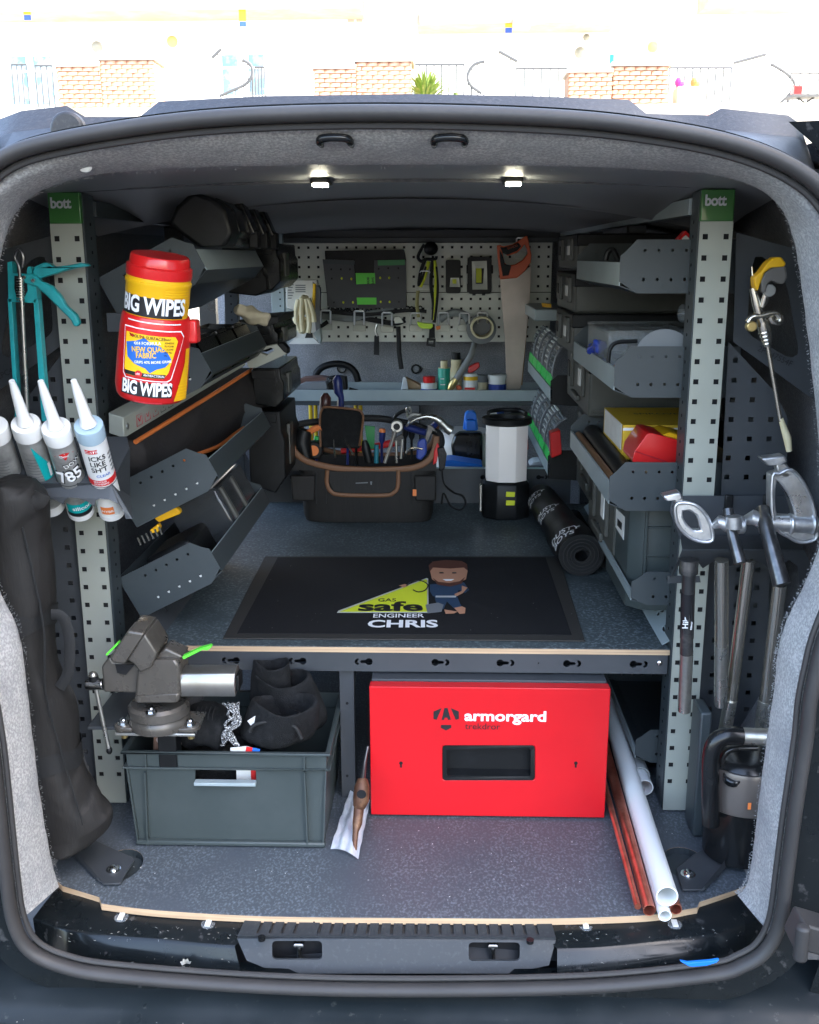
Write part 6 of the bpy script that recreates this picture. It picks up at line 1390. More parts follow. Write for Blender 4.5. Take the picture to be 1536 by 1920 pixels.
G().plate([AY(x,y,2.74) for x,y in ((456,664),(478,655),(520,644),(532,650),(540,662),(530,668),(480,690),(466,690))],(0,.03,0),[[AY(x,y,2.74) for x,y in ((486,660),(508,652),(514,656),(500,666))]]).done('head',M['alu'],T2,bev=.002); G().pp([(518,644),(530,642),(541,654),(540,664),(532,660)],2.735,.04).done('grip',M['black'],T2,bev=.003)
T=thing('piped_bag','black fabric bag with orange piping under the pale rail','bag',AY(360,800,2.4))
rings=[]
ys_=[2.09,2.2,2.4,2.6,2.8,3.0,3.1]
tops=[(248,815),(262,810),(330,765),(385,725),(425,702),(458,690),(470,690)]; bots=[(250,872),(268,900),(340,868),(396,860),(450,815),(506,780),(512,760)]
TP=[AY(248,828,2.09),AY(330,778,2.30),AY(400,735,2.55),AY(465,694,2.85),AY(478,690,2.95)]; BP=[AY(256,905,2.12),AY(340,880,2.32),AY(410,850,2.58),AY(500,790,2.9),AY(512,772,3.0)]
TPc,BPc=cr(TP,6),cr(BP,6)
for i,(p,q) in enumerate(zip(TPc,BPc)):
    row=[]
    for k in range(9): t=k/8; row.append(p.lerp(q,t)+X3*(.025*sin(pi*t)+.006*sin(i*.8+k)))
    for k in range(5): t=k/4; row.append(q.lerp(p,t)+X3*-.10+Z3*-.0)
    rings.append(row)
G().loft(rings,True,True).done('bag_body',mat('soft_black_canvas',(.020,.018,.018),.8,0,(60,.4,.004),(9,(.03,.026,.025),.4,.7)),T,smooth='all')
G().tube([p+V((.008,-.004,0)) for p in TPc],.0052,8).done('orange_piping',M['orange'],T,smooth=True); G().tube([r_[6]+V((.008,-.002,-.004)) for r_ in rings[4:]],.0052,8).done('orange_piping',M['orange'],T,smooth=True)
# bottom tray: yellow trimmed tool and dark cases
T=thing('yellow_black_tool','black tool with bright yellow clamps on the lowest left tray','power tool',AY(300,990,2.12))
tiltbox(T,LT[3],.05,.16,.01,.10,2.10,2.26,M['black'],'body',.012); 
G().plate([AY(x,y,2.11) for x,y in ((286,962),(292,953),(326,950),(337,957),(338,964),(298,980),(290,974))],(0,.02,0)).done('yellow_jaw',M['yel'],T,bev=.003)
G().tube(cr([AY(x,y,2.10) for x,y in ((288,956),(300,946),(318,942),(324,934))],4),.0035,8).done('yellow_lever',M['yel'],T,smooth=True); G().plate([AY(x,y,2.10) for x,y in ((281,994),(296,983),(300,990),(296,998),(283,1000))],(0,.02,0)).done('yellow_clip',M['yel'],T,bev=.002)
g=G()
for k in range(6): g.tube([AY(258+8*k,1008-4*k,2.10),AY(264+8*k,1022-4*k,2.10)],.0022,6)
g.done('cooling_fins',M['casep'],T)
T=thing('grey_tool_case','dark case with clear lid bars on the lowest left tray','tool case',AY(400,960,2.4)); tiltbox(T,LT[3],.01,.14,.01,.15,2.32,2.62,M['glassd'],'shell',.008); tiltbox(T,LT[3],.005,.012,.03,.14,2.35,2.37,M['casep'],'bar',.002); tiltbox(T,LT[3],.005,.012,.03,.14,2.47,2.49,M['casep'],'bar',.002)
# middle bay cases (left)
def lcase(lab,px0,px1,y0,y1,Y,D,m=M['blackg'],steps=True):
    a=AY(px0,y1,Y); b=AY(px1,y0,Y); T=thing('tool_case',lab,'tool case',((a.x+b.x)/2,Y,a.z),group='black cases stacked in the left rack')
    h_=b.z-a.z
    G().loft([[V((x,yy,z)) for x,z in ((a.x,a.z+.1*h_),(a.x,b.z),(b.x-.10*(b.x-a.x),b.z),(b.x-.08*(b.x-a.x),b.z-.25*h_),(b.x,b.z-.35*h_),(b.x,a.z+.2*h_),(b.x-.3*(b.x-a.x),a.z))] for yy in (Y,Y+D)],True,True).done('shell',m,T,bev=.004)
    G().bx((a.x-.002,Y-.006,b.z-.03),(b.x-.02,Y+.002,b.z-.005)).done('lid_edge',m,T,bev=.002); G().bx((b.x-.006,Y+.08,a.z+.3*h_),(b.x+.004,Y+.14,b.z-.2*h_)).done('latch',M['casep'],T,bev=.002)
    return T
lcase('black case with lid edge right of the top left tray',470,524,456,545,2.78,.35); lcase('dark case under the top tray, beside the side window',428,500,500,555,2.75,.3,M['black'])
lcase('black case behind the cream cloth at mid height',440,522,606,660,2.78,.35); lcase('black case under the folding head',476,531,690,765,2.80,.35); lcase('dark case lowest beside the tote, in the left rack',470,532,772,925,2.78,.3,M['black'])
tag(blob([AY(442,578,2.74),AY(470,590,2.76),AY(505,600,2.78)],[.012,.022,.014],M['cloth'],'cream_cloth',None,.3,20),'crumpled cream cloth poking over the black case at the window','cloth')
tag(G().plate([AY(x,y,2.77) for x,y in ((448,600),(522,594),(522,606),(452,618))],(0,.3,0)).done('bin_lid',M['black']),'dark bin lid under the cream cloth','lid')
# ======================= RIGHT RACK CONTENTS =======================
def rcase(lab,pxn,y0,y1,Ya,Yb,m=M['casep'],grp='cases stacked in the right rack',card=True,latches=2,big=False):
    a=AY(pxn,y1,Ya); b=AY(pxn,y0,Ya); x0=a.x; T=thing('stack_case',lab,'tool case',(x0+.15,Ya,a.z),group=grp)
    G().bx((x0,Ya,a.z),(x0+.34,Yb,b.z)).done('shell',m,T,bev=.006)
    h_=b.z-a.z; G().bx((x0-.003,Ya-.002,b.z-.32*h_),(x0+.342,Yb+.002,b.z+.004)).done('lid',M['black'],T,bev=.004)
    for k in range(latches):
        yc=Ya+(Yb-Ya)*((k+.5)/latches); l=G().bx((x0-.010,yc-.035,a.z+.25*h_),(x0+.001,yc+.035,b.z-.08*h_)).done('latch',m,T,bev=.003)
        G().bx((x0-.0125,yc-.022,a.z+.42*h_),(x0-.009,yc+.022,b.z-.3*h_)).done('latch_slot',M['paper'] if (card and k==0) else M['black'],l,bev=.001)
    if big: G().bx((x0-.012,(Ya+Yb)/2-.07,a.z+.12*h_),(x0+.001,(Ya+Yb)/2+.07,a.z+.22*h_)).done('grip',M['casep'],T,bev=.004)
    G().bx((x0+.01,Ya-.004,a.z+.06*h_),(x0+.33,Ya+.001,a.z+.10*h_)).done('front_ridge',m,T,bev=.001)
    return T
rcase('top case of the right stack, just under the roof rail',1082,441,505,2.70,3.12)
rcase('second case down in the right stack, behind the top tray',1078,515,588,2.70,3.12)
rcase('third case down with green mark in the right stack',1073,592,665,2.66,3.02)
rcase('tall case with printed cards below the middle right tray',1103,664,782,2.62,3.08,big=True)
rcase('large open fronted case behind the dusty roll, far one',1118,792,965,2.72,3.15,big=True)
rcase('large grey case beside the dusty roll, near one',1147,880,1068,2.28,2.68,big=True)
# dark euro container with label
a=AY(1150,1122,2.10); b=AY(1183,960,2.10); x0=AY(1183,1000,2.10).x
T=thing('stacking_container','dark grey ribbed container with paper label on the lowest right tray','container',(x0+.1,2.1,a.z))
zb5=AY(1183,1078,2.10).z; zt5=AY(1183,945,2.1).z
G().loft([[V((x,y,z)) for x,y in ((x0+.0,2.13),(x0+.03,2.10),(x0+.32,2.10),(x0+.32,2.40),(x0-.0,2.40))] for z in (zb5-.08,zt5)],True,True).done('body',M['crate'],T,bev=.004)
G().bx((x0+.03,2.094,AY(1200,988,2.1).z-.002),(x0+.33,2.101,AY(1200,988,2.1).z+.002)).done('rib',M['crate'],T,bev=.001); G().bx((x0+.03,2.096,AY(1200,1043,2.1).z-.001),(x0+.33,2.101,AY(1200,1043,2.1).z+.001)).done('rib',M['crate'],T)
G().bx((x0+.028,2.092,zb5),(x0+.034,2.101,zt5)).done('edge_rib',M['crate'],T,bev=.001)
xl=x0-.0015; la=AX(1153,955,xl); lb=AX(1171,1010,xl)
lbq=[AX(1155,953,xl),AX(1171,969,xl),AX(1169,1012,xl),AX(1154,988,xl)]
lo_=G().plate(lbq,(.001,0,0)).done('paper_label',M['paper'],T); G().plate([AX(x,y,xl-.0006) for x,y in ((1158,972),(1166,981),(1165,994),(1157,985))],(.0006,0,0)).done('label_print',M['kprint'],lo_)
# tray 1 contents
T=thing('red_triangle_box','small box with red triangle sign at the end of the top right tray','box',AY(1284,440,2.12)); G().pp([(1272,448),(1286,433),(1300,446),(1300,460),(1272,460)],2.10,.03).done('red_face',M['redp'],T); G().pp([(1279,447),(1286,441),(1293,447),(1293,452),(1279,452)],2.098,.002).done('white_face',M['paper'],T)
tag(G().tube(cr([AY(x,y,2.3) for x,y in ((1136,488),(1140,474),(1148,468),(1154,476),(1160,490))],4),.006,8).done('cable_loop',M['black'],smooth=True),'black cable loop in the top right tray','cable')
# tray 2: clear organiser, blue bag, dark disc with hose
T=thing('clear_organiser','clear plastic organiser box full of small parts on the middle right tray','organiser',AY(1200,650,2.14))
A=[AY(1131,626,2.3),AY(1281,604,2.06)]; q0=AY(1136,670,2.22)
z0=LT and RT[1][1].z+.012; zt6=AY(1200,612,2.2).z; xx0=AY(1134,640,2.2).x
for k in range(6):
    G().bx((xx0+.001+.034*k,2.14,z0),(xx0+.003+.034*k,2.44,zt6-.01)).done('divider',M['clear'],T)
G().bx((xx0,2.14,z0),(xx0+.2,2.142,zt6-.012)).done('front_wall',M['clear'],T); G().bx((xx0-.002,2.142,z0),(xx0,2.44,zt6-.012)).done('side_wall',M['clear'],T)
G().bx((xx0-.004,2.13,zt6-.012),(xx0+.205,2.45,zt6-.004)).done('lid',M['clear'],T,bev=.002)
for k in range(22): G().sph((xx0+rn.uniform(.01,.19),rn.uniform(2.15,2.4),z0+rn.uniform(.008,.03)),rn.uniform(.007,.013),8,6).done('small_part',rn.choice([M['redp'],M['paper'],M['steel'],M['orange'],M['tub'],M['sorange']]),T)
tag(blob([AY(1112,656,2.42),AY(1120,656,2.36),AY(1126,648,2.28)],[.012,.018,.012],mat('blue_bag_film',(.02,.05,.35),.25),'blue_bag',None,.5,18,ns=.012,st=.010),'crumpled blue plastic bag left of the clear organiser','bag')
T=thing('cutting_disc','dark abrasive disc and black hose at the front of the middle right tray','disc',AY(1240,655,2.08))
G().cyl(AY(1245,672,2.075),AY(1245,672,2.085),.058,n=36).done('disc',M['gyprint'],T,smooth=True); G().tube(cr([AY(x,y,2.09) for x,y in ((1141,680),(1144,655),(1158,642),(1195,640))],4),.0042,8).done('hose',M['black'],T,smooth=True)
tag(G().sph(AY(1281,588,2.2),(.012,.02,.02),12,8).done('clear_bottle',M['clear'],smooth=True),'clear round bottle behind the right upright above the organiser','bottle')
# tray 3: yellow carton, red case, tubes
T=thing('yellow_carton','yellow cardboard carton with printed text on the lower right tray','box',AY(1200,830,2.2))
cb_=[AY(1169,797,2.25),AY(1290,800,2.25)]; z1=AY(1169,797,2.25).z; z0=AY(1168,845,2.25).z; xa_=cb_[0].x
G().bx((xa_,2.25,z0-.02),(xa_+.2,2.52,z1)).done('carton_body',mat('yellow_card',(.70,.45,.03),.6,0,None,(12,(.62,.38,.02),.4,.7)),T,bev=.001)
G().plate([V((xa_-.002,2.26,z0)),V((xa_-.002,2.50,z0)),V((xa_-.002,2.50,z1)),V((xa_-.002,2.26,z1))],(.001,0,0)).done('white_end',M['paper'],T)
G().bx((xa_-.001,2.2485,z1-.012),(xa_+.2,2.25,z1-.006)).done('white_stripe',M['wprint'],T)
text('SPIROVENT',(xa_+.014,2.2485,z1-.030),X3,Z3,.007,M['kprint'],T,bold=.01); G().tube([V((xa_+.02+.006*cos(t),2.248,z0+.014+.006*sin(t))) for t in [2*pi*k/12 for k in range(12)]],.0007,5,closed=True).done('ring_print',M['rprint'],T)
text('SPIROVENT',(xa_+.05,2.40,z1+.0008),X3,Y3,.020,M['kprint'],T,bold=.01)
T=thing('red_plastic_case','glossy red plastic case at the front of the lower right tray','case',AY(1240,845,2.1))
G().plate([AY(x,y,2.10) for x,y in ((1186,866),(1190,846),(1214,813),(1222,812),(1275,826),(1300,832),(1300,870))],(0,.12,0)).done('shell',M['redp'],T,bev=.006,seg=3)
G().tube([AY(1190,846,2.098),AY(1250,866,2.098)],.0012,5).done('seam',M['peel'],T); G().plate([AY(x,y,2.12) for x,y in ((1228,820),(1255,811),(1290,820),(1290,834))],(0,.1,0)).done('yellow_insert',M['yel'],T,bev=.002)
T=thing('black_tube','thick black tube lying along the lower right tray rail','tube',AY(1140,860,2.1)); 
tz=RT[2][1].z; tx_=RT[2][1].x
G().tube([V((tx_+.050,2.06,tz+.05)),V((tx_+.050,2.62,tz+.055))],.024,20).done('tube_body',M['black'],T,smooth=True)
G().tube([V((tx_+.050,2.46,tz+.054)),V((tx_+.050,2.60,tz+.055))],.0246,20).done('paper_label',M['paper'],T,smooth=True) if 0 else None
tag(G().tube([V((tx_+.016,2.05,tz+.05)),V((tx_+.016,2.62,tz+.052))],.0095,14).done('copper_tube',mat('aged_copper',(.42,.23,.12),.4,.8),smooth=True),'aged copper tube between tray rail and the black tube','pipe')
tag(G().bx((tx_+.085,2.08,tz+.02),(tx_+.105,2.6,tz+.075)).done('wooden_batten',M['tan'],bev=.001),'light brown card strip behind the black tube','card')
# small parts racks with green fronts, deeper in the bay
def greens(lab,n0,f0,hpx,rows):
    T=thing('small_parts_rack',lab,'parts rack',AY(n0[0],n0[1],3.15)); Yn,Yf=3.15,4.0
    p=AY(n0[0],n0[1],Yn); q=AY(f0[0],f0[1],Yf); q.x=p.x-.0; 
    d=V((0,Yf-Yn,0)); z=p.z
    G().hexa([p,p+V((.004,0,0)),p+V((.004,0,-.04)),p+V((0,0,-.04))],[q_+d for q_ in (p,p+V((.004,0,0)),p+V((.004,0,-.04)),p+V((0,0,-.04)))]).done('silver_rail',M['rail'],T)
    G().plate([p+V((-.001,0,.022)),p+V((.02,0,.04)),p+V((.16,0,.04)),p+V((.16,0,-.06)),p+V((.0,0,-.05))],(0,.003,0)).done('end_plate',M['black'],T)
    for k in range(5):
        y0=Yn+.02+.165*k; y1=y0+.15
        G().hexa([p+V((-.000,y0-Yn,.004)),p+V((.006,y0-Yn,.004)),p+V((.006,y0-Yn,.036)),p+V((.004,y0-Yn,.036))],[p+V((-.000,y1-Yn,.004)),p+V((.006,y1-Yn,.004)),p+V((.006,y1-Yn,.036)),p+V((.004,y1-Yn,.036))]).done('green_front',M['ggreen'],T,bev=.001)
        rb_=G().loft([[p+V((.006+.05*(1-cos(t)),yy-Yn,.036+.10*sin(t))) for t in [pi/2*k_/5 for k_ in range(6)]] for yy in (y0,y1)],False,False).done('clear_cover',M['clear'],T,smooth='all')
        g=G().tube([p+V((.005+.05*(1-cos(t)),y0-.006-Yn,.036+.10*sin(t))) for t in [pi/2*k_/5 for k_ in range(6)]],.004,6).done('divider_rib',M['gyprint'],T)
        g=G()
        for j in range(7): t=pi/2*(j+.7)/8; g.bx(p+V((.010+.05*(1-cos(t)),y0+.01-Yn,.036+.10*sin(t))),p+V((.016+.05*(1-cos(t)),y1-.01-Yn,.036+.10*sin(t)+.005)))
        g.done('part_bags',M['paper'] if k%2 else M['gyprint'],T)['kind']='stuff'
    return T
greens('small parts rack with green fronts and clear covers, upper of two',(1033,728),(984,690),0,0)
greens('small parts rack with green fronts and clear covers, lower one',(1028,868),(990,800),0,0)
tag(G().pp([(1032,812),(1051,806),(1054,852),(1034,860)],3.05,.05).done('red_box',M['redp'],bev=.004),'red plastic box at the near end of the lower green rack','box')
T=thing('side_bin','grey steel bin with a yellow clip left of the case stack','bin',AY(1015,590,3.6)); G().bx((AY(1004,560,3.6).x,3.6,AY(1004,602,3.6).z),(AY(1040,560,3.6).x+.1,4.1,AY(1004,580,3.6).z)).done('bin_body',M['rail'],T,bev=.004); G().pp([(1016,568),(1034,570),(1034,577),(1018,576)],3.58,.02).done('yellow_clip',M['yel'],T)
# ======================= BACK WALL =======================
Yp=4.20
PB=thing('peg_panel','wide silver perforated tool panel hung on the bulkhead','tool panel',(0,Yp,1.4))
A0=AY(528,640.7,Yp); A1=AY(1036,455,Yp); zs=AY(700,548.5,Yp).z
def pegsheet(z0,z1,rows_px,lab):
    c0=AY(542.4,464,Yp).x; us=[c0-A0.x+.0382*k for k in range(40)]; W=A1.x-A0.x; us=[u for u in us if u<W-.01]
    vs=sorted([AY(700,y,Yp).z-z0 for y in rows_px])
    return G().perf((A0.x,Yp,z0),X3,Z3,W,z1-z0,us,vs,.0098,(0,.002,0)).done('perforated_sheet',M['pegalu'],PB)
pegsheet(zs+.0015,A1.z,(464,482.2,500.6,519,537.2),''); pegsheet(A0.z,zs-.0015,(560.8,578.8,596.3,613.6,630.8),'')
G().bx((A0.x,Yp+.004,A0.z),(A1.x,Yp+.010,A1.z)).done('backing',M['void'],PB)
a=AY(503,455,Yp-.02); b=AY(1040,431,Yp-.02)
G().bx((a.x,Yp-.03,a.z),(b.x+.05,Yp+.02,a.z+.018)).done('header_lip',M['powder'],PB,bev=.001); G().bx((a.x,Yp-.01,a.z+.0185),(b.x+.05,Yp+.02,b.z)).done('header_beam',M['powder2'],PB)
Yb=4.12
def bp(P,th,m,nm,T,Y=Yb,bev=0,holes=()): return G().pp(P,Y,th,holes).done(nm,m,T,bev=bev)
# document holder
T=thing('document_holder','dark steel document holder with bright green labels on the tool panel','document holder',AY(685,520,4.1))
bp([(605,486),(663,488),(665,512),(667,533),(703,533),(701,512),(702,488),(761,488),(762,530),(761,578),(616,577)],.004,M['powder2'],'front_face',T,4.08,holes=[[(x-1.7,y-1.7),(x+1.7,y-1.7),(x+1.7,y+1.7),(x-1.7,y+1.7)] for x,y in ((621,505),(639,505),(656,505),(710,504),(728,503),(747,503),(622,522.5),(747,521),(626,567),(748,566))])
bp([(609,470),(757,468),(761,486),(762,575),(614,574)],.05,M['black'],'sleeve',T,4.09,.002)
bp([(606,486),(666,489),(664,497),(608,494)],.003,M['powder'],'left_lip',T,4.078); bp([(708,488),(759,487),(759,497),(709,498)],.003,M['dgreen'],'green_strip',T,4.076)
bp([(667,512),(703,512),(704,532),(668,533)],.003,M['gprint'],'green_label',T,4.078); bp([(669,558),(706,558),(706,571),(670,571)],.003,M['gprint'],'green_label',T,4.078)
for s_,x_ in (('SAFE',697),('BOX',688)): text(s_,AY(x_,513+7,4.0765),V((0,0,-1)),X3,.009,M['kprint'],T,bold=.02)
bp([(671,571),(705,571),(706,579),(672,579)],.003,M['kprint'],'dark_label',T,4.078)
g=G()
for x,y in ((641,522),(659,523),(713,521),(730,521),(644,567),(662,567),(714,566),(731,566)): g.sph(AY(x,y,4.076),(.004,.002,.005),8,5)
g.done('bright_rivets',M['led'],T)['kind']='stuff'
# glove box with glove
T=thing('glove_dispenser','white printed glove carton in a steel holder at the left of the panel','box',AY(567,590,4.1))
bp([(536,526),(594,525),(597,560),(598,640),(540,640)],.05,M['paper'],'carton',T,4.06,.002)
bp([(586,528),(600,540),(600,640),(594,640),(588,570)],.04,M['gyprint'],'grey_side',T,4.055)
G().tube([AY(590,532,4.05),AY(588,580,4.05)],.006,6).done('yellow_print',M['yprint'],T)
for k in range(6): bp([(540,533+5*k),(551-k%3*2,533+5*k),(551-k%3*2,535+5*k),(540,535+5*k)],.001,M['gyprint'],'fine_print',T,4.058)
for k in range(4): bp([(554,534+4*k),(573,534+4*k),(573,536+4*k),(554,536+4*k)],.001,M['gyprint'],'fine_print',T,4.058)
bp([(571,636),(575,624),(586,624),(587,636),(580,641)],.002,M['kprint'],'round_print',T,4.056)
bp([(536,577),(550,582),(552,636),(541,645),(536,620)],.06,M['rail'],'holder_side',T,4.05); bp([(587,625),(600,615),(602,636),(600,645)],.06,M['rail'],'holder_side',T,4.05); bp([(541,645),(551,634),(588,634),(600,645)],.05,M['paper'],'holder_base',T,4.05)
T=thing('cream_glove','cream rubber glove hanging out of the white carton','glove',AY(570,595,4.03))
gl_=blob([AY(575,555,4.04),AY(566,575,4.02),AY(564,600,4.01),AY(570,625,4.02)],[.012,.028,.030,.018],M['cream'],'palm',T,.25,20,.5,.02,.012)
for P in ([(560,562),(556,580),(556,604),(561,618)],[(578,560),(584,575),(588,592),(589,604)],[(574,560),(578,585),(580,610),(578,624)],[(566,558),(565,590),(567,622)]): G().tube(cr([AY(x,y,3.995) for x,y in P],4),.010,8).done('finger',M['cream'],T,smooth=True)
# wire hooks
hk=[(611,582,606),(674,583,608),(726,586,610),(780,587,608),(832,586,608),(871,587,608),(905,586,608),(799,466,490),(797,508,532),(978,446,471)]
HL=['far left of the lower row, by the glove carton','second from left in the lower row','third from left, above the webbing strap','fourth, behind the lime headband','fifth, on the grey hose','sixth, right end of the grey hose','inside the cream hose collar','topmost, holding the dark head torch','upper middle, on the elastic straps','through the orange saw handle']
hook_m=None
for i,(x,y0,y1) in enumerate(hk):
    w2=9; T=thing('wire_hook','bright wire hook, '+HL[i],'hook',AY(x,y1,4.1),group='wire hooks on the tool panel')
    P=[AY(x-w2,y1,4.17),AY(x-w2,y1,4.06),AY(x-w2,y0+2,4.03),AY(x-w2+2,y0,4.03),AY(x+w2-2,y0,4.03),AY(x+w2,y0+2,4.03),AY(x+w2,y1,4.06),AY(x+w2,y1,4.17)]
    G().tube(P,.0036,8).done('wire',M['wire'],T,smooth=True); q=AY(x,y1+7,4.19)
    G().bx(q+V((-.026,-.003,-.013)),q+V((.026,.001,.013))).done('hook_plate',M['alu'],T,bev=.001)
# tangled webbing and straps across the hooks
T=thing('tie_down_strap','grey and black tie down webbing looped across the lower hooks','strap',AY(680,590,4.05),group='straps on hooks')
def flat(P,r,m,nm,Y=4.085,fl=.25): return G().tube(cr([AY(x,y,Y) for x,y in P],5),r,8,flat=fl,up=Y3).done(nm,m,T,smooth=True)
flat([(600,592),(625,594),(660,597),(690,590),(740,582)],.014,mat('grey_webbing',(.16,.17,.16),.8,0,(500,.8,.001)),'webbing'); flat([(600,585),(640,588),(700,600),(740,606),(760,600)],.010,M['webb'],'webbing'); flat([(620,580),(680,590),(760,582),(800,584)],.007,M['webb'],'webbing',4.08)
flat([(585,612),(600,612),(615,603)],.008,M['blackg'],'ratchet_strap'); g=G()
for k in range(22): q=AY(620+8*k,578+(k%3),4.10); g.tube([q+V((.008*cos(t),0,.008*sin(t))) for t in [2*pi*j/8 for j in range(8)]],.003,5,closed=True)
g.done('chain_links',M['black'],T)['kind']='stuff'
T=thing('strap_tail','short black webbing tab hanging by a snap clip','strap',AY(706,640,4.05),group='straps on hooks'); bp([(702,630),(711,630),(711,666),(701,665)],.004,M['webb'],'tab',T,4.05); G().tube([AY(707,608,4.05),AY(704,620,4.05),AY(708,630,4.05)],.004,8).done('clip',M['steel'],T,smooth=True)
T=thing('strap_tail','long black webbing tail right of the snap clip tab','strap',AY(750,650,4.05),group='straps on hooks'); flat([(747,612),(748,640),(749,665),(753,692)],.009,M['webb'],'tail',4.05); bp([(739,594),(750,593),(758,606),(740,607)],.01,M['alu'],'buckle',T,4.04,.002)
T=thing('head_torch','dark head torch and black and lime elastic straps hanging from hooks','head torch',AY(800,530,4.04))
G().sph(AY(808,466,4.03),(.028,.03,.026),14,10).done('lamp_body',M['black'],T,smooth=True); G().tube(cr([AY(x,y,4.03) for x,y in ((796,458),(784,480),(790,490),(800,486),(816,486),(818,480))],4),.006,8).done('elastic_loop',M['webb'],T,smooth=True)
for P,m in (([(797,486),(789,510),(786,535),(794,520),(800,500)],M['webb']),([(814,486),(818,520),(816,560),(812,600)],M['lime']),([(812,486),(808,530),(813,570),(812,600)],M['webb']),([(804,490),(796,520),(788,538)],M['lime']),([(784,545),(782,570),(785,595)],mat('olive_cord',(.3,.28,.12),.8)),([(817,500),(820,545),(814,605)],M['webb'])):
    G().tube(cr([AY(x,y,4.03) for x,y in P],5),.0068,8,flat=.35,up=Y3).done('elastic_strap',m,T,smooth=True)
T=thing('lime_headband','lime yellow plastic harness piece below the head torch','clip',AY(798,610,4.02)); bp([(782,603),(795,606),(812,607),(812,613),(808,617),(790,616),(784,611)],.02,mat('lime_plastic',(.55,.80,.02),.4),'band',T,4.02,.002); bp([(817,612),(826,611),(826,617),(819,619)],.01,M['orange'],'orange_tag',T,4.02)
T=thing('strap_tail','black buckle strap hanging under the lime piece','strap',AY(810,640,4.03),group='straps on hooks'); bp([(806,608),(815,608),(816,634),(804,634)],.006,M['webb'],'webbing',T,4.03); bp([(801,634),(817,635),(816,651),(799,648)],.008,M['black'],'buckle',T,4.03,.001,[[(804,639),(813,639),(812,646),(803,645)]])
# inspection lights
T=thing('inspection_light','small upright black work light with yellow panel','work light',AY(850,520,4.1),group='magnetic work lights')
bp(rrect(836,487,864,550,4),.03,M['black'],'body',T,4.12,.003); bp([(845,521),(861,521),(863,538),(843,538)],.004,M['alu'],'reflector',T,4.116); bp([(848,524),(856,523),(856,532),(849,532)],.003,M['led'],'led',T,4.112)
T=thing('inspection_light','larger square black work light with silver reflector','work light',AY(900,515,4.1),group='magnetic work lights')
bp(rrect(877,481,922,551,6),.03,M['black'],'body',T,4.12,.004); 
for P in ([(885,490),(913,489),(908,503),(892,503)],[(885,490),(892,503),(892,532),(886,543)],[(913,489),(914,543),(906,532),(908,503)],[(886,543),(892,532),(906,532),(914,543)]): bp(P,.004,M['alu'],'reflector',T,4.114)
bp([(893,503),(903,503),(903,530),(893,530)],.003,M['led'],'led',T,4.110)
for x,y in ((875,505),(876,540),(921,505)): bp([(x,y-8),(x+4,y-8),(x+4,y+8),(x,y+8)],.03,M['black'],'bumper_lug',T,4.125,.001)
for x in (886,904): bp([(x,549),(x+6,549),(x+6,554),(x,554)],.02,M['black'],'foot',T,4.125)
# hand saw
T=thing('hand_saw','hand saw with orange and black handle hanging point down','saw',AY(965,600,4.05))
bp([(937,520),(975,517),(994,500),(997,480),(994,560),(976,731),(950,731),(947,640)],.0015,M['saw'],'blade',T,4.03)
bp([(932,460),(938,459),(944,462),(962,458),(972,452),(985,443),(989,442),(993,460),(997,478),(995,493),(985,508),(970,521),(938,524),(934,490)],.022,M['sorange'],'handle',T,4.02,.003,[[(942,470),(952,480),(970,474),(978,466),(984,458),(989,468),(990,476),(980,488),(966,496),(952,498),(946,492)]])
bp([(938,463),(944,464),(960,460),(972,455),(978,462),(970,470),(952,478),(943,474)],.026,M['black'],'grip',T,4.016,.003); bp([(937,468),(943,480),(947,495),(959,498),(954,516),(943,518),(938,490)],.024,M['black'],'grip_insert',T,4.017,.002)
text('BAHCO',AY(952,468,4.015),V((.95,0,.3)),V((-.3,0,.95)),.008,M['sorange'],T,bold=.01)
G().tube([AY(993,545,4.045),AY(978,722,4.045)],.0035,6).done('blade_edge',M['tan'],T); bp([(969,728),(973,700),(977,690),(976,728)],.01,M['steel'],'blade_clip',T,4.04)
# waste hose with cream collar
T=thing('flexible_hose','grey flexible hose with cream collar hooked on the panel, tail on the shelf','hose',AY(900,620,4.05))
c=AY(904,614,4.0); 
G().loft([[c+V((r_*cos(t),y,r_*sin(t)*.95)) for t in [2*pi*k/32 for k in range(32)]] for r_,y in ((.036,.06),(.044,.06),(.045,-.01),(.044,-.03),(.037,-.03),(.035,.05))],True,False).done('collar',M['cream'],T,smooth=True)
G().cyl(c+V((0,.055,-.01)),c+V((0,.075,-.01)),.058,n=30).done('dark_flange',M['gyprint'],T,smooth=True)
G().tube(cr([AY(x,y,Y_) for x,y,Y_ in ((824,600,4.12),(835,592,4.12),(855,586,4.12),(872,592,4.12),(880,604,4.1))],5),.015,12).done('hose_loop',mat('pale_grey_hose',(.30,.32,.31),.5),T,smooth=True)
G().tube(cr([AY(x,y,Y_) for x,y,Y_ in ((890,645,4.08),(884,665,4.0),(870,688,3.98),(852,716,3.96))],5),.0125,12).done('hose_tail',M['hose'],T,smooth=True)
G().tube([AY(855,710,3.96),AY(848,722,3.96),AY(843,731,3.96)],[.012,.016,.010],12).done('hose_nut',M['brass'],T,smooth=True)
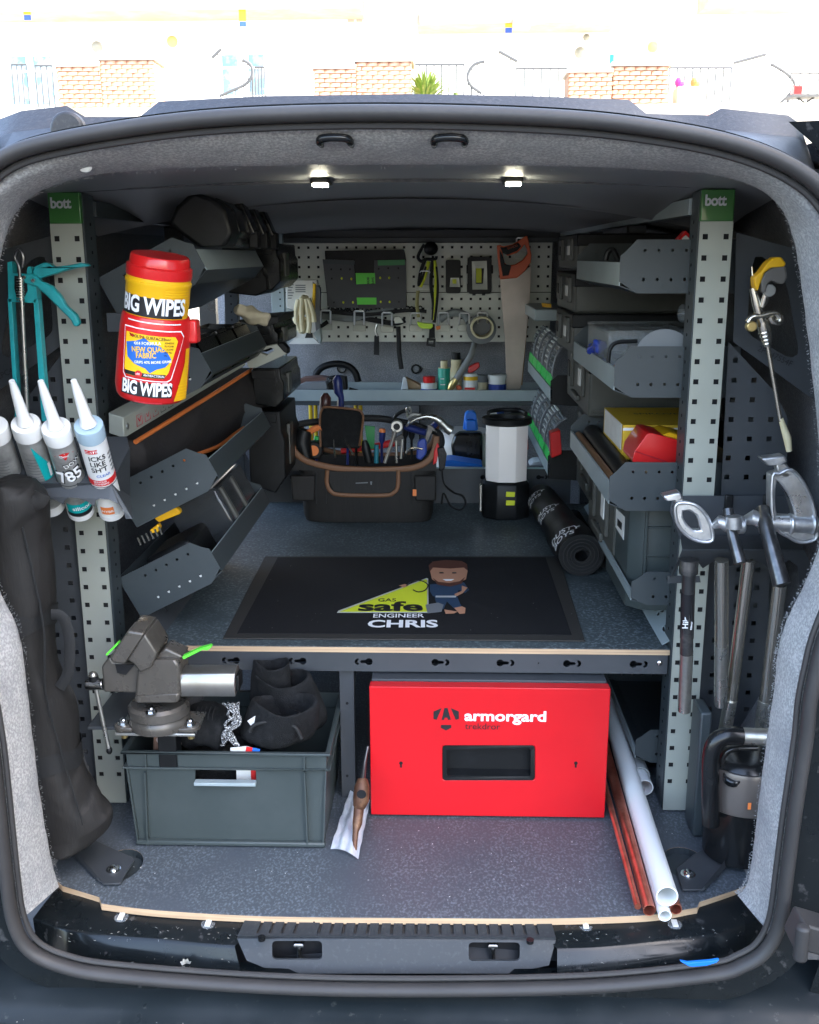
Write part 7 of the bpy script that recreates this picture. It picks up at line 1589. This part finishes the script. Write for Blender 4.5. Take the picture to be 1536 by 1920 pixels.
# shelf below the panel
Ysh=3.92
sa=AY(538,731,Ysh); sb=AY(1000,731,Ysh); zsh=AY(700,752,Ysh).z
SH=thing('steel_shelf','pale steel shelf with folded front under the tool panel','shelf',(0,Ysh,zsh))
G().bx((sa.x,Ysh,zsh),(sb.x+.06,Ysh+.004,sa.z)).done('front_lip',M['rail'],SH,bev=.001); G().bx((sa.x,Ysh+.004,zsh),(sb.x+.06,4.2,zsh+.003)).done('shelf_base',M['rail'],SH); G().bx((sa.x,Ysh+.001,AY(0,759,Ysh).z),(sb.x+.06,Ysh+.02,zsh-.001)).done('lower_fold',M['powder'],SH)
G().bx((sa.x+.2,4.17,zsh+.003),(sb.x+.06,4.175,AY(0,716,4.17).z)).done('rear_lip',M['rail'],SH); G().plate([V((sa.x-.001,Ysh-.004,zsh-.01)),V((sa.x-.001,Ysh-.004,sa.z+.01)),V((sa.x-.001,4.15,sa.z+.02)),V((sa.x-.001,4.15,zsh-.01))],(-.003,0,0)).done('end_bracket',M['rail'],SH)
zS=zsh+.003
def onshelf(px,Y=4.0): return V((AY(px,735,Y).x,Y,zS))
def lath(name,lab,cat,px,Y,prof,group=None):
    """prof: list of (part, mat, [(height,radius)])"""
    b_=onshelf(px,Y); T=thing(name,lab,cat,b_,group=group)
    for nm,m,pr in prof: G().lathe(b_,Z3,pr,24).done(nm,m,T,smooth=True)
    return T
k_=.00205
def hpx(y,Y=4.0): return AY(800,y,Y).z-zS
lath('plastic_tub','small white tub with red octagonal lid on the shelf','tub',805,4.0,[('body',M['white'],[(0,.031),(.002,.032),(hpx(718),.032),(hpx(717),.030)]),('blue_label',M['tub'],[(.008,.0323),(hpx(728),.0323)]),('lid',M['redp'],[(hpx(717),.023),(hpx(706),.0245),(hpx(705.5),.022)])],'tubs and bottles on the shelf')
T=lath('green_bottle','green bottle with cream cap on the shelf','bottle',832.5,4.0,[('body',M['gteal'],[(0,.023),(hpx(692),.024),(hpx(690),.023)]),('shoulder',M['cream'],[(hpx(691),.0235),(hpx(689),.022)]),('cap',M['cream'],[(hpx(690),.013),(hpx(677),.014),(hpx(676),.012)])],'tubs and bottles on the shelf')
for k in range(3): q=onshelf(826,3.974); q.z=zS+.03+.022*k; G().bx(q,q+V((.022-.004*k,.001,.004))).done('label_line',M['wprint'],T)
T=lath('spray_bottle','clear and white spray bottle with black cap behind the grey hose','bottle',855,4.10,[('body',M['cream'],[(0,.022),(hpx(700,4.1),.025),(hpx(685,4.1),.020),(hpx(674,4.1),.022)]),('cap',M['black'],[(hpx(674,4.1),.018),(hpx(661,4.1),.0165)])],'tubs and bottles on the shelf')
T=lath('aerosol_can','lubricant spray can with red smart nozzle on the shelf','aerosol',882,3.98,[('body',M['white'],[(0,.028),(hpx(703),.028),(hpx(699),.022)]),('red_band',M['rprint'],[(.022,.0284),(.030,.0284)]),('yellow_patch',M['yprint'],[(hpx(711),.0282),(hpx(704),.0282)])],'tubs and bottles on the shelf')
q=onshelf(871,3.950); G().bx(q+V((0,0,.037)),q+V((.04,.001,.046))).done('red_print',M['rprint'],T); G().bx(q+V((.004,0,.008)),q+V((.034,.001,.014))).done('dark_print',M['kprint'],T)
bp([(877,699),(879,688),(892,681),(899,680),(900,688),(894,694),(886,699)],.03,M['redp'],'nozzle',T,3.97,.004)
lath('paint_tin','small cream tin behind the aerosol can','tin',905,4.08,[('body',M['cream'],[(0,.020),(hpx(716,4.08),.020)]),('lid',M['gyprint'],[(hpx(716,4.08),.021),(hpx(703,4.08),.021)])],'tubs and bottles on the shelf')
T=lath('plastic_tub','white tub with dark blue label right of the aerosol','tub',932,4.0,[('body',M['tub'],[(0,.034),(hpx(719),.035)]),('upper_body',M['white'],[(hpx(719),.035),(hpx(710),.035)]),('lid',M['white'],[(hpx(711),.0365),(hpx(703),.0365),(hpx(702),.034)])],'tubs and bottles on the shelf')
tag(G().pp([(855,724),(862,722),(867,729),(862,732),(857,731)],3.97,.02).done('orange_clip',M['sorange'],bev=.003),'small orange clip on the shelf beside the aerosol','clip')
T=thing('dustpan_brush','brown bristled brush lying at the left end of the shelf','brush',onshelf(580,4.05)); bp([(545,728),(556,714),(570,708),(600,706),(616,708),(622,714),(612,716),(580,717),(560,726)],.06,M['bristle'],'bristles',T,4.0,.006); bp([(538,716),(546,708),(549,716),(546,728),(540,732)],.05,M['black'],'handle_end',T,4.0,.004); bp([(550,728),(570,718),(612,716),(615,731),(552,731)],.04,M['gyprint'],'dustpan',T,3.96,.003)
T=thing('black_handset','black gadget with green keys on the shelf behind the screwdriver','gadget',onshelf(622,3.99)); bp([(610,731),(612,708),(628,704),(650,706),(652,731)],.03,M['black'],'body',T,3.98,.005); g=G()
for k in range(9): g.sph(AY(614+rn.uniform(0,12),708+rn.uniform(0,14),3.978),.004,6,4)
g.done('keys',M['chrome'],T)['kind']='stuff'
tag(G().tube(cr([onshelf(x,4.02)+V((0,0,z)) for x,z in ((655,.03),(672,.02),(690,.008),(705,.004))],4),.008,8).done('black_lever',M['black'],smooth=True),'black curved lever lying on the shelf','lever')
T=thing('brass_fitting','brass compression fitting on the shelf','fitting',onshelf(690,3.98)); g=G()
for k,(x,r_) in enumerate(((682,.013),(687,.016),(692,.012),(698,.015),(704,.010))): q=onshelf(x,3.98)+V((0,0,.014)); g.cyl(q-V((.007,0,0)),q+V((.007,0,0)),r_,n=6 if k%2 else 14)
g.done('nuts',M['brass'],T,smooth=True)
T=thing('copper_offcut','copper pipe offcut with black end on the shelf','pipe',onshelf(735,3.98)); G().cyl(onshelf(722,3.98)+V((0,0,.012)),onshelf(752,3.98)+V((0,0,.012)),.0085,n=14).done('copper',mat('dull_copper',(.34,.15,.08),.5,.6),T,smooth=True); G().cyl(onshelf(711,3.98)+V((0,0,.012)),onshelf(724,3.98)+V((0,0,.012)),.013,n=14).done('black_end',M['black'],T,smooth=True)
T=thing('parts_bag','clear bag and tan paper funnel on the shelf left of the red lidded tub','bag',onshelf(770,4.0)); bp([(752,731),(756,706),(762,708),(766,731)],.02,M['bag'],'clear_film',T,3.99,.003); bp([(757,706),(790,722),(792,731),(760,731)],.05,M['tan'],'tan_paper',T,4.0,.01)
# yellow levels and things below the shelf
for (x0_,lab) in ((588,'left pair of yellow pipes standing behind the tote'),(672,'right pair of yellow pipes standing behind the tote')):
    T=thing('yellow_pipes',lab,'pipe',AY(x0_,850,4.2),group='yellow pipes behind the tote')
    for dx in (-4.5,4.5): q=AY(x0_+dx,800,4.2); G().cyl((q.x,4.2,FZ),(q.x,4.2,zsh-.005),.0085,n=12).done('pipe',M['ypipe'],T,smooth=True)
G().bx((AY(786,700,4.34).x,4.335,FZ+.3),(AY(788,700,4.34).x,4.36,zsh)).done('bulkhead_joint',M['black'],van)
# drum with blue handle
T=thing('water_drum','pale round drum with black front and blue handle behind the lantern','container',AY(870,850,3.7))
q=AY(872,858,3.72); G().loft([[V((q.x+.11*cos(t)*e,3.74+.13*sin(t)*e,z)) for t in [2*pi*k/32 for k in range(32)]] for z,e in ((AY(0,905,3.7).z-.05,1.),(AY(0,830,3.7).z,1.02),(AY(0,816,3.7).z,.93),(AY(0,808,3.7).z,.8))],True,True).done('drum',mat('pale_beige_plastic',(.55,.50,.45),.35),T,smooth=True)
bp([(846,835),(852,818),(862,812),(905,812),(905,868),(850,866)],.05,M['blackg'],'black_front',T,3.60,.02)
bp([(868,806),(872,776),(878,771),(888,771),(893,776),(897,806),(891,808),(888,786),(877,786),(876,806)],.04,M['blue'],'blue_handle',T,3.62,.004); bp([(873,788),(893,788),(895,808),(873,808)],.03,M['blue'],'handle_base',T,3.61,.004)
T=thing('blue_tray','blue plastic tray edge on the platform upstand','tray',AY(860,870,3.5)); bp([(832,864),(848,863),(905,872),(905,876),(832,875)],.10,M['blue'],'rim',T,3.45,.003)
lam=[]
T=thing('blue_can','dark blue can with white side below the shelf','can',AY(932,780,4.0)); q=AY(932,790,4.0); G().cyl((q.x,4.0,q.z-.06),(q.x,4.0,AY(0,767,4.0).z),.028,n=24).done('body',M['tub'],T,smooth=True,bev=.003); bp([(919,769),(930,769),(933,782),(919,784)],.004,M['paper'],'white_label',T,3.965)
T=thing('silver_can','silver and red aerosol can below the shelf','aerosol',AY(967,780,4.0)); q=AY(967,790,4.0); G().cyl((q.x,4.0,q.z-.06),(q.x,4.0,AY(0,772,4.0).z),.028,n=24).done('body',M['steel'],T,smooth=True,bev=.004); G().cyl((q.x,4.0,AY(0,786,4.).z),(q.x,4.0,AY(0,778,4.).z),.0284,n=24).done('red_band',M['rprint'],T,smooth=True); G().cyl((q.x,4.0,AY(0,772,4.0).z),(q.x,4.0,AY(0,764,4.0).z),.02,n=18).done('cap',M['black'],T,smooth=True)
tag(G().pp([(992,874),(1000,866),(1014,864),(1020,874)],3.4,.08).done('clear_film_bag',M['bag'],bev=.005),'crumpled clear film behind the lantern','bag')
tag(G().pp([(984,825),(990,822),(991,842),(985,846)],3.3,.03).done('red_carton',M['redp']),'red carton edge just right of the lantern glass','box')
# dried leaf and blue offcut on the sill
T=thing('dry_leaf','curled dry leaf resting on the seal at the left of the sill','leaf',fr(348,1800)); q=fr(350,1806)+V((0,-.006,0)); g=G()
for k in range(4): an=.5+.75*k; e=q+V((.011*cos(an),-.002,.012*sin(an))); s_=V((-.004*sin(an),0,.004*cos(an))); g.add([q,q.lerp(e,.5)+s_+V((0,-.003,0)),e,q.lerp(e,.5)-s_],[(0,1,2,3)])
g.done('leaf_blade',stone,T,fix=False)
T=thing('blue_offcut','bright blue plastic offcut lying on the right of the sill','offcut',AZ(1310,1806,.52)); P=[(1276,1803),(1290,1806),(1330,1803),(1349,1800),(1344,1805),(1325,1811),(1300,1813),(1292,1812)]
G().pp(P,1.470,.006).done('strip',M['blue'],T,bev=.0005)
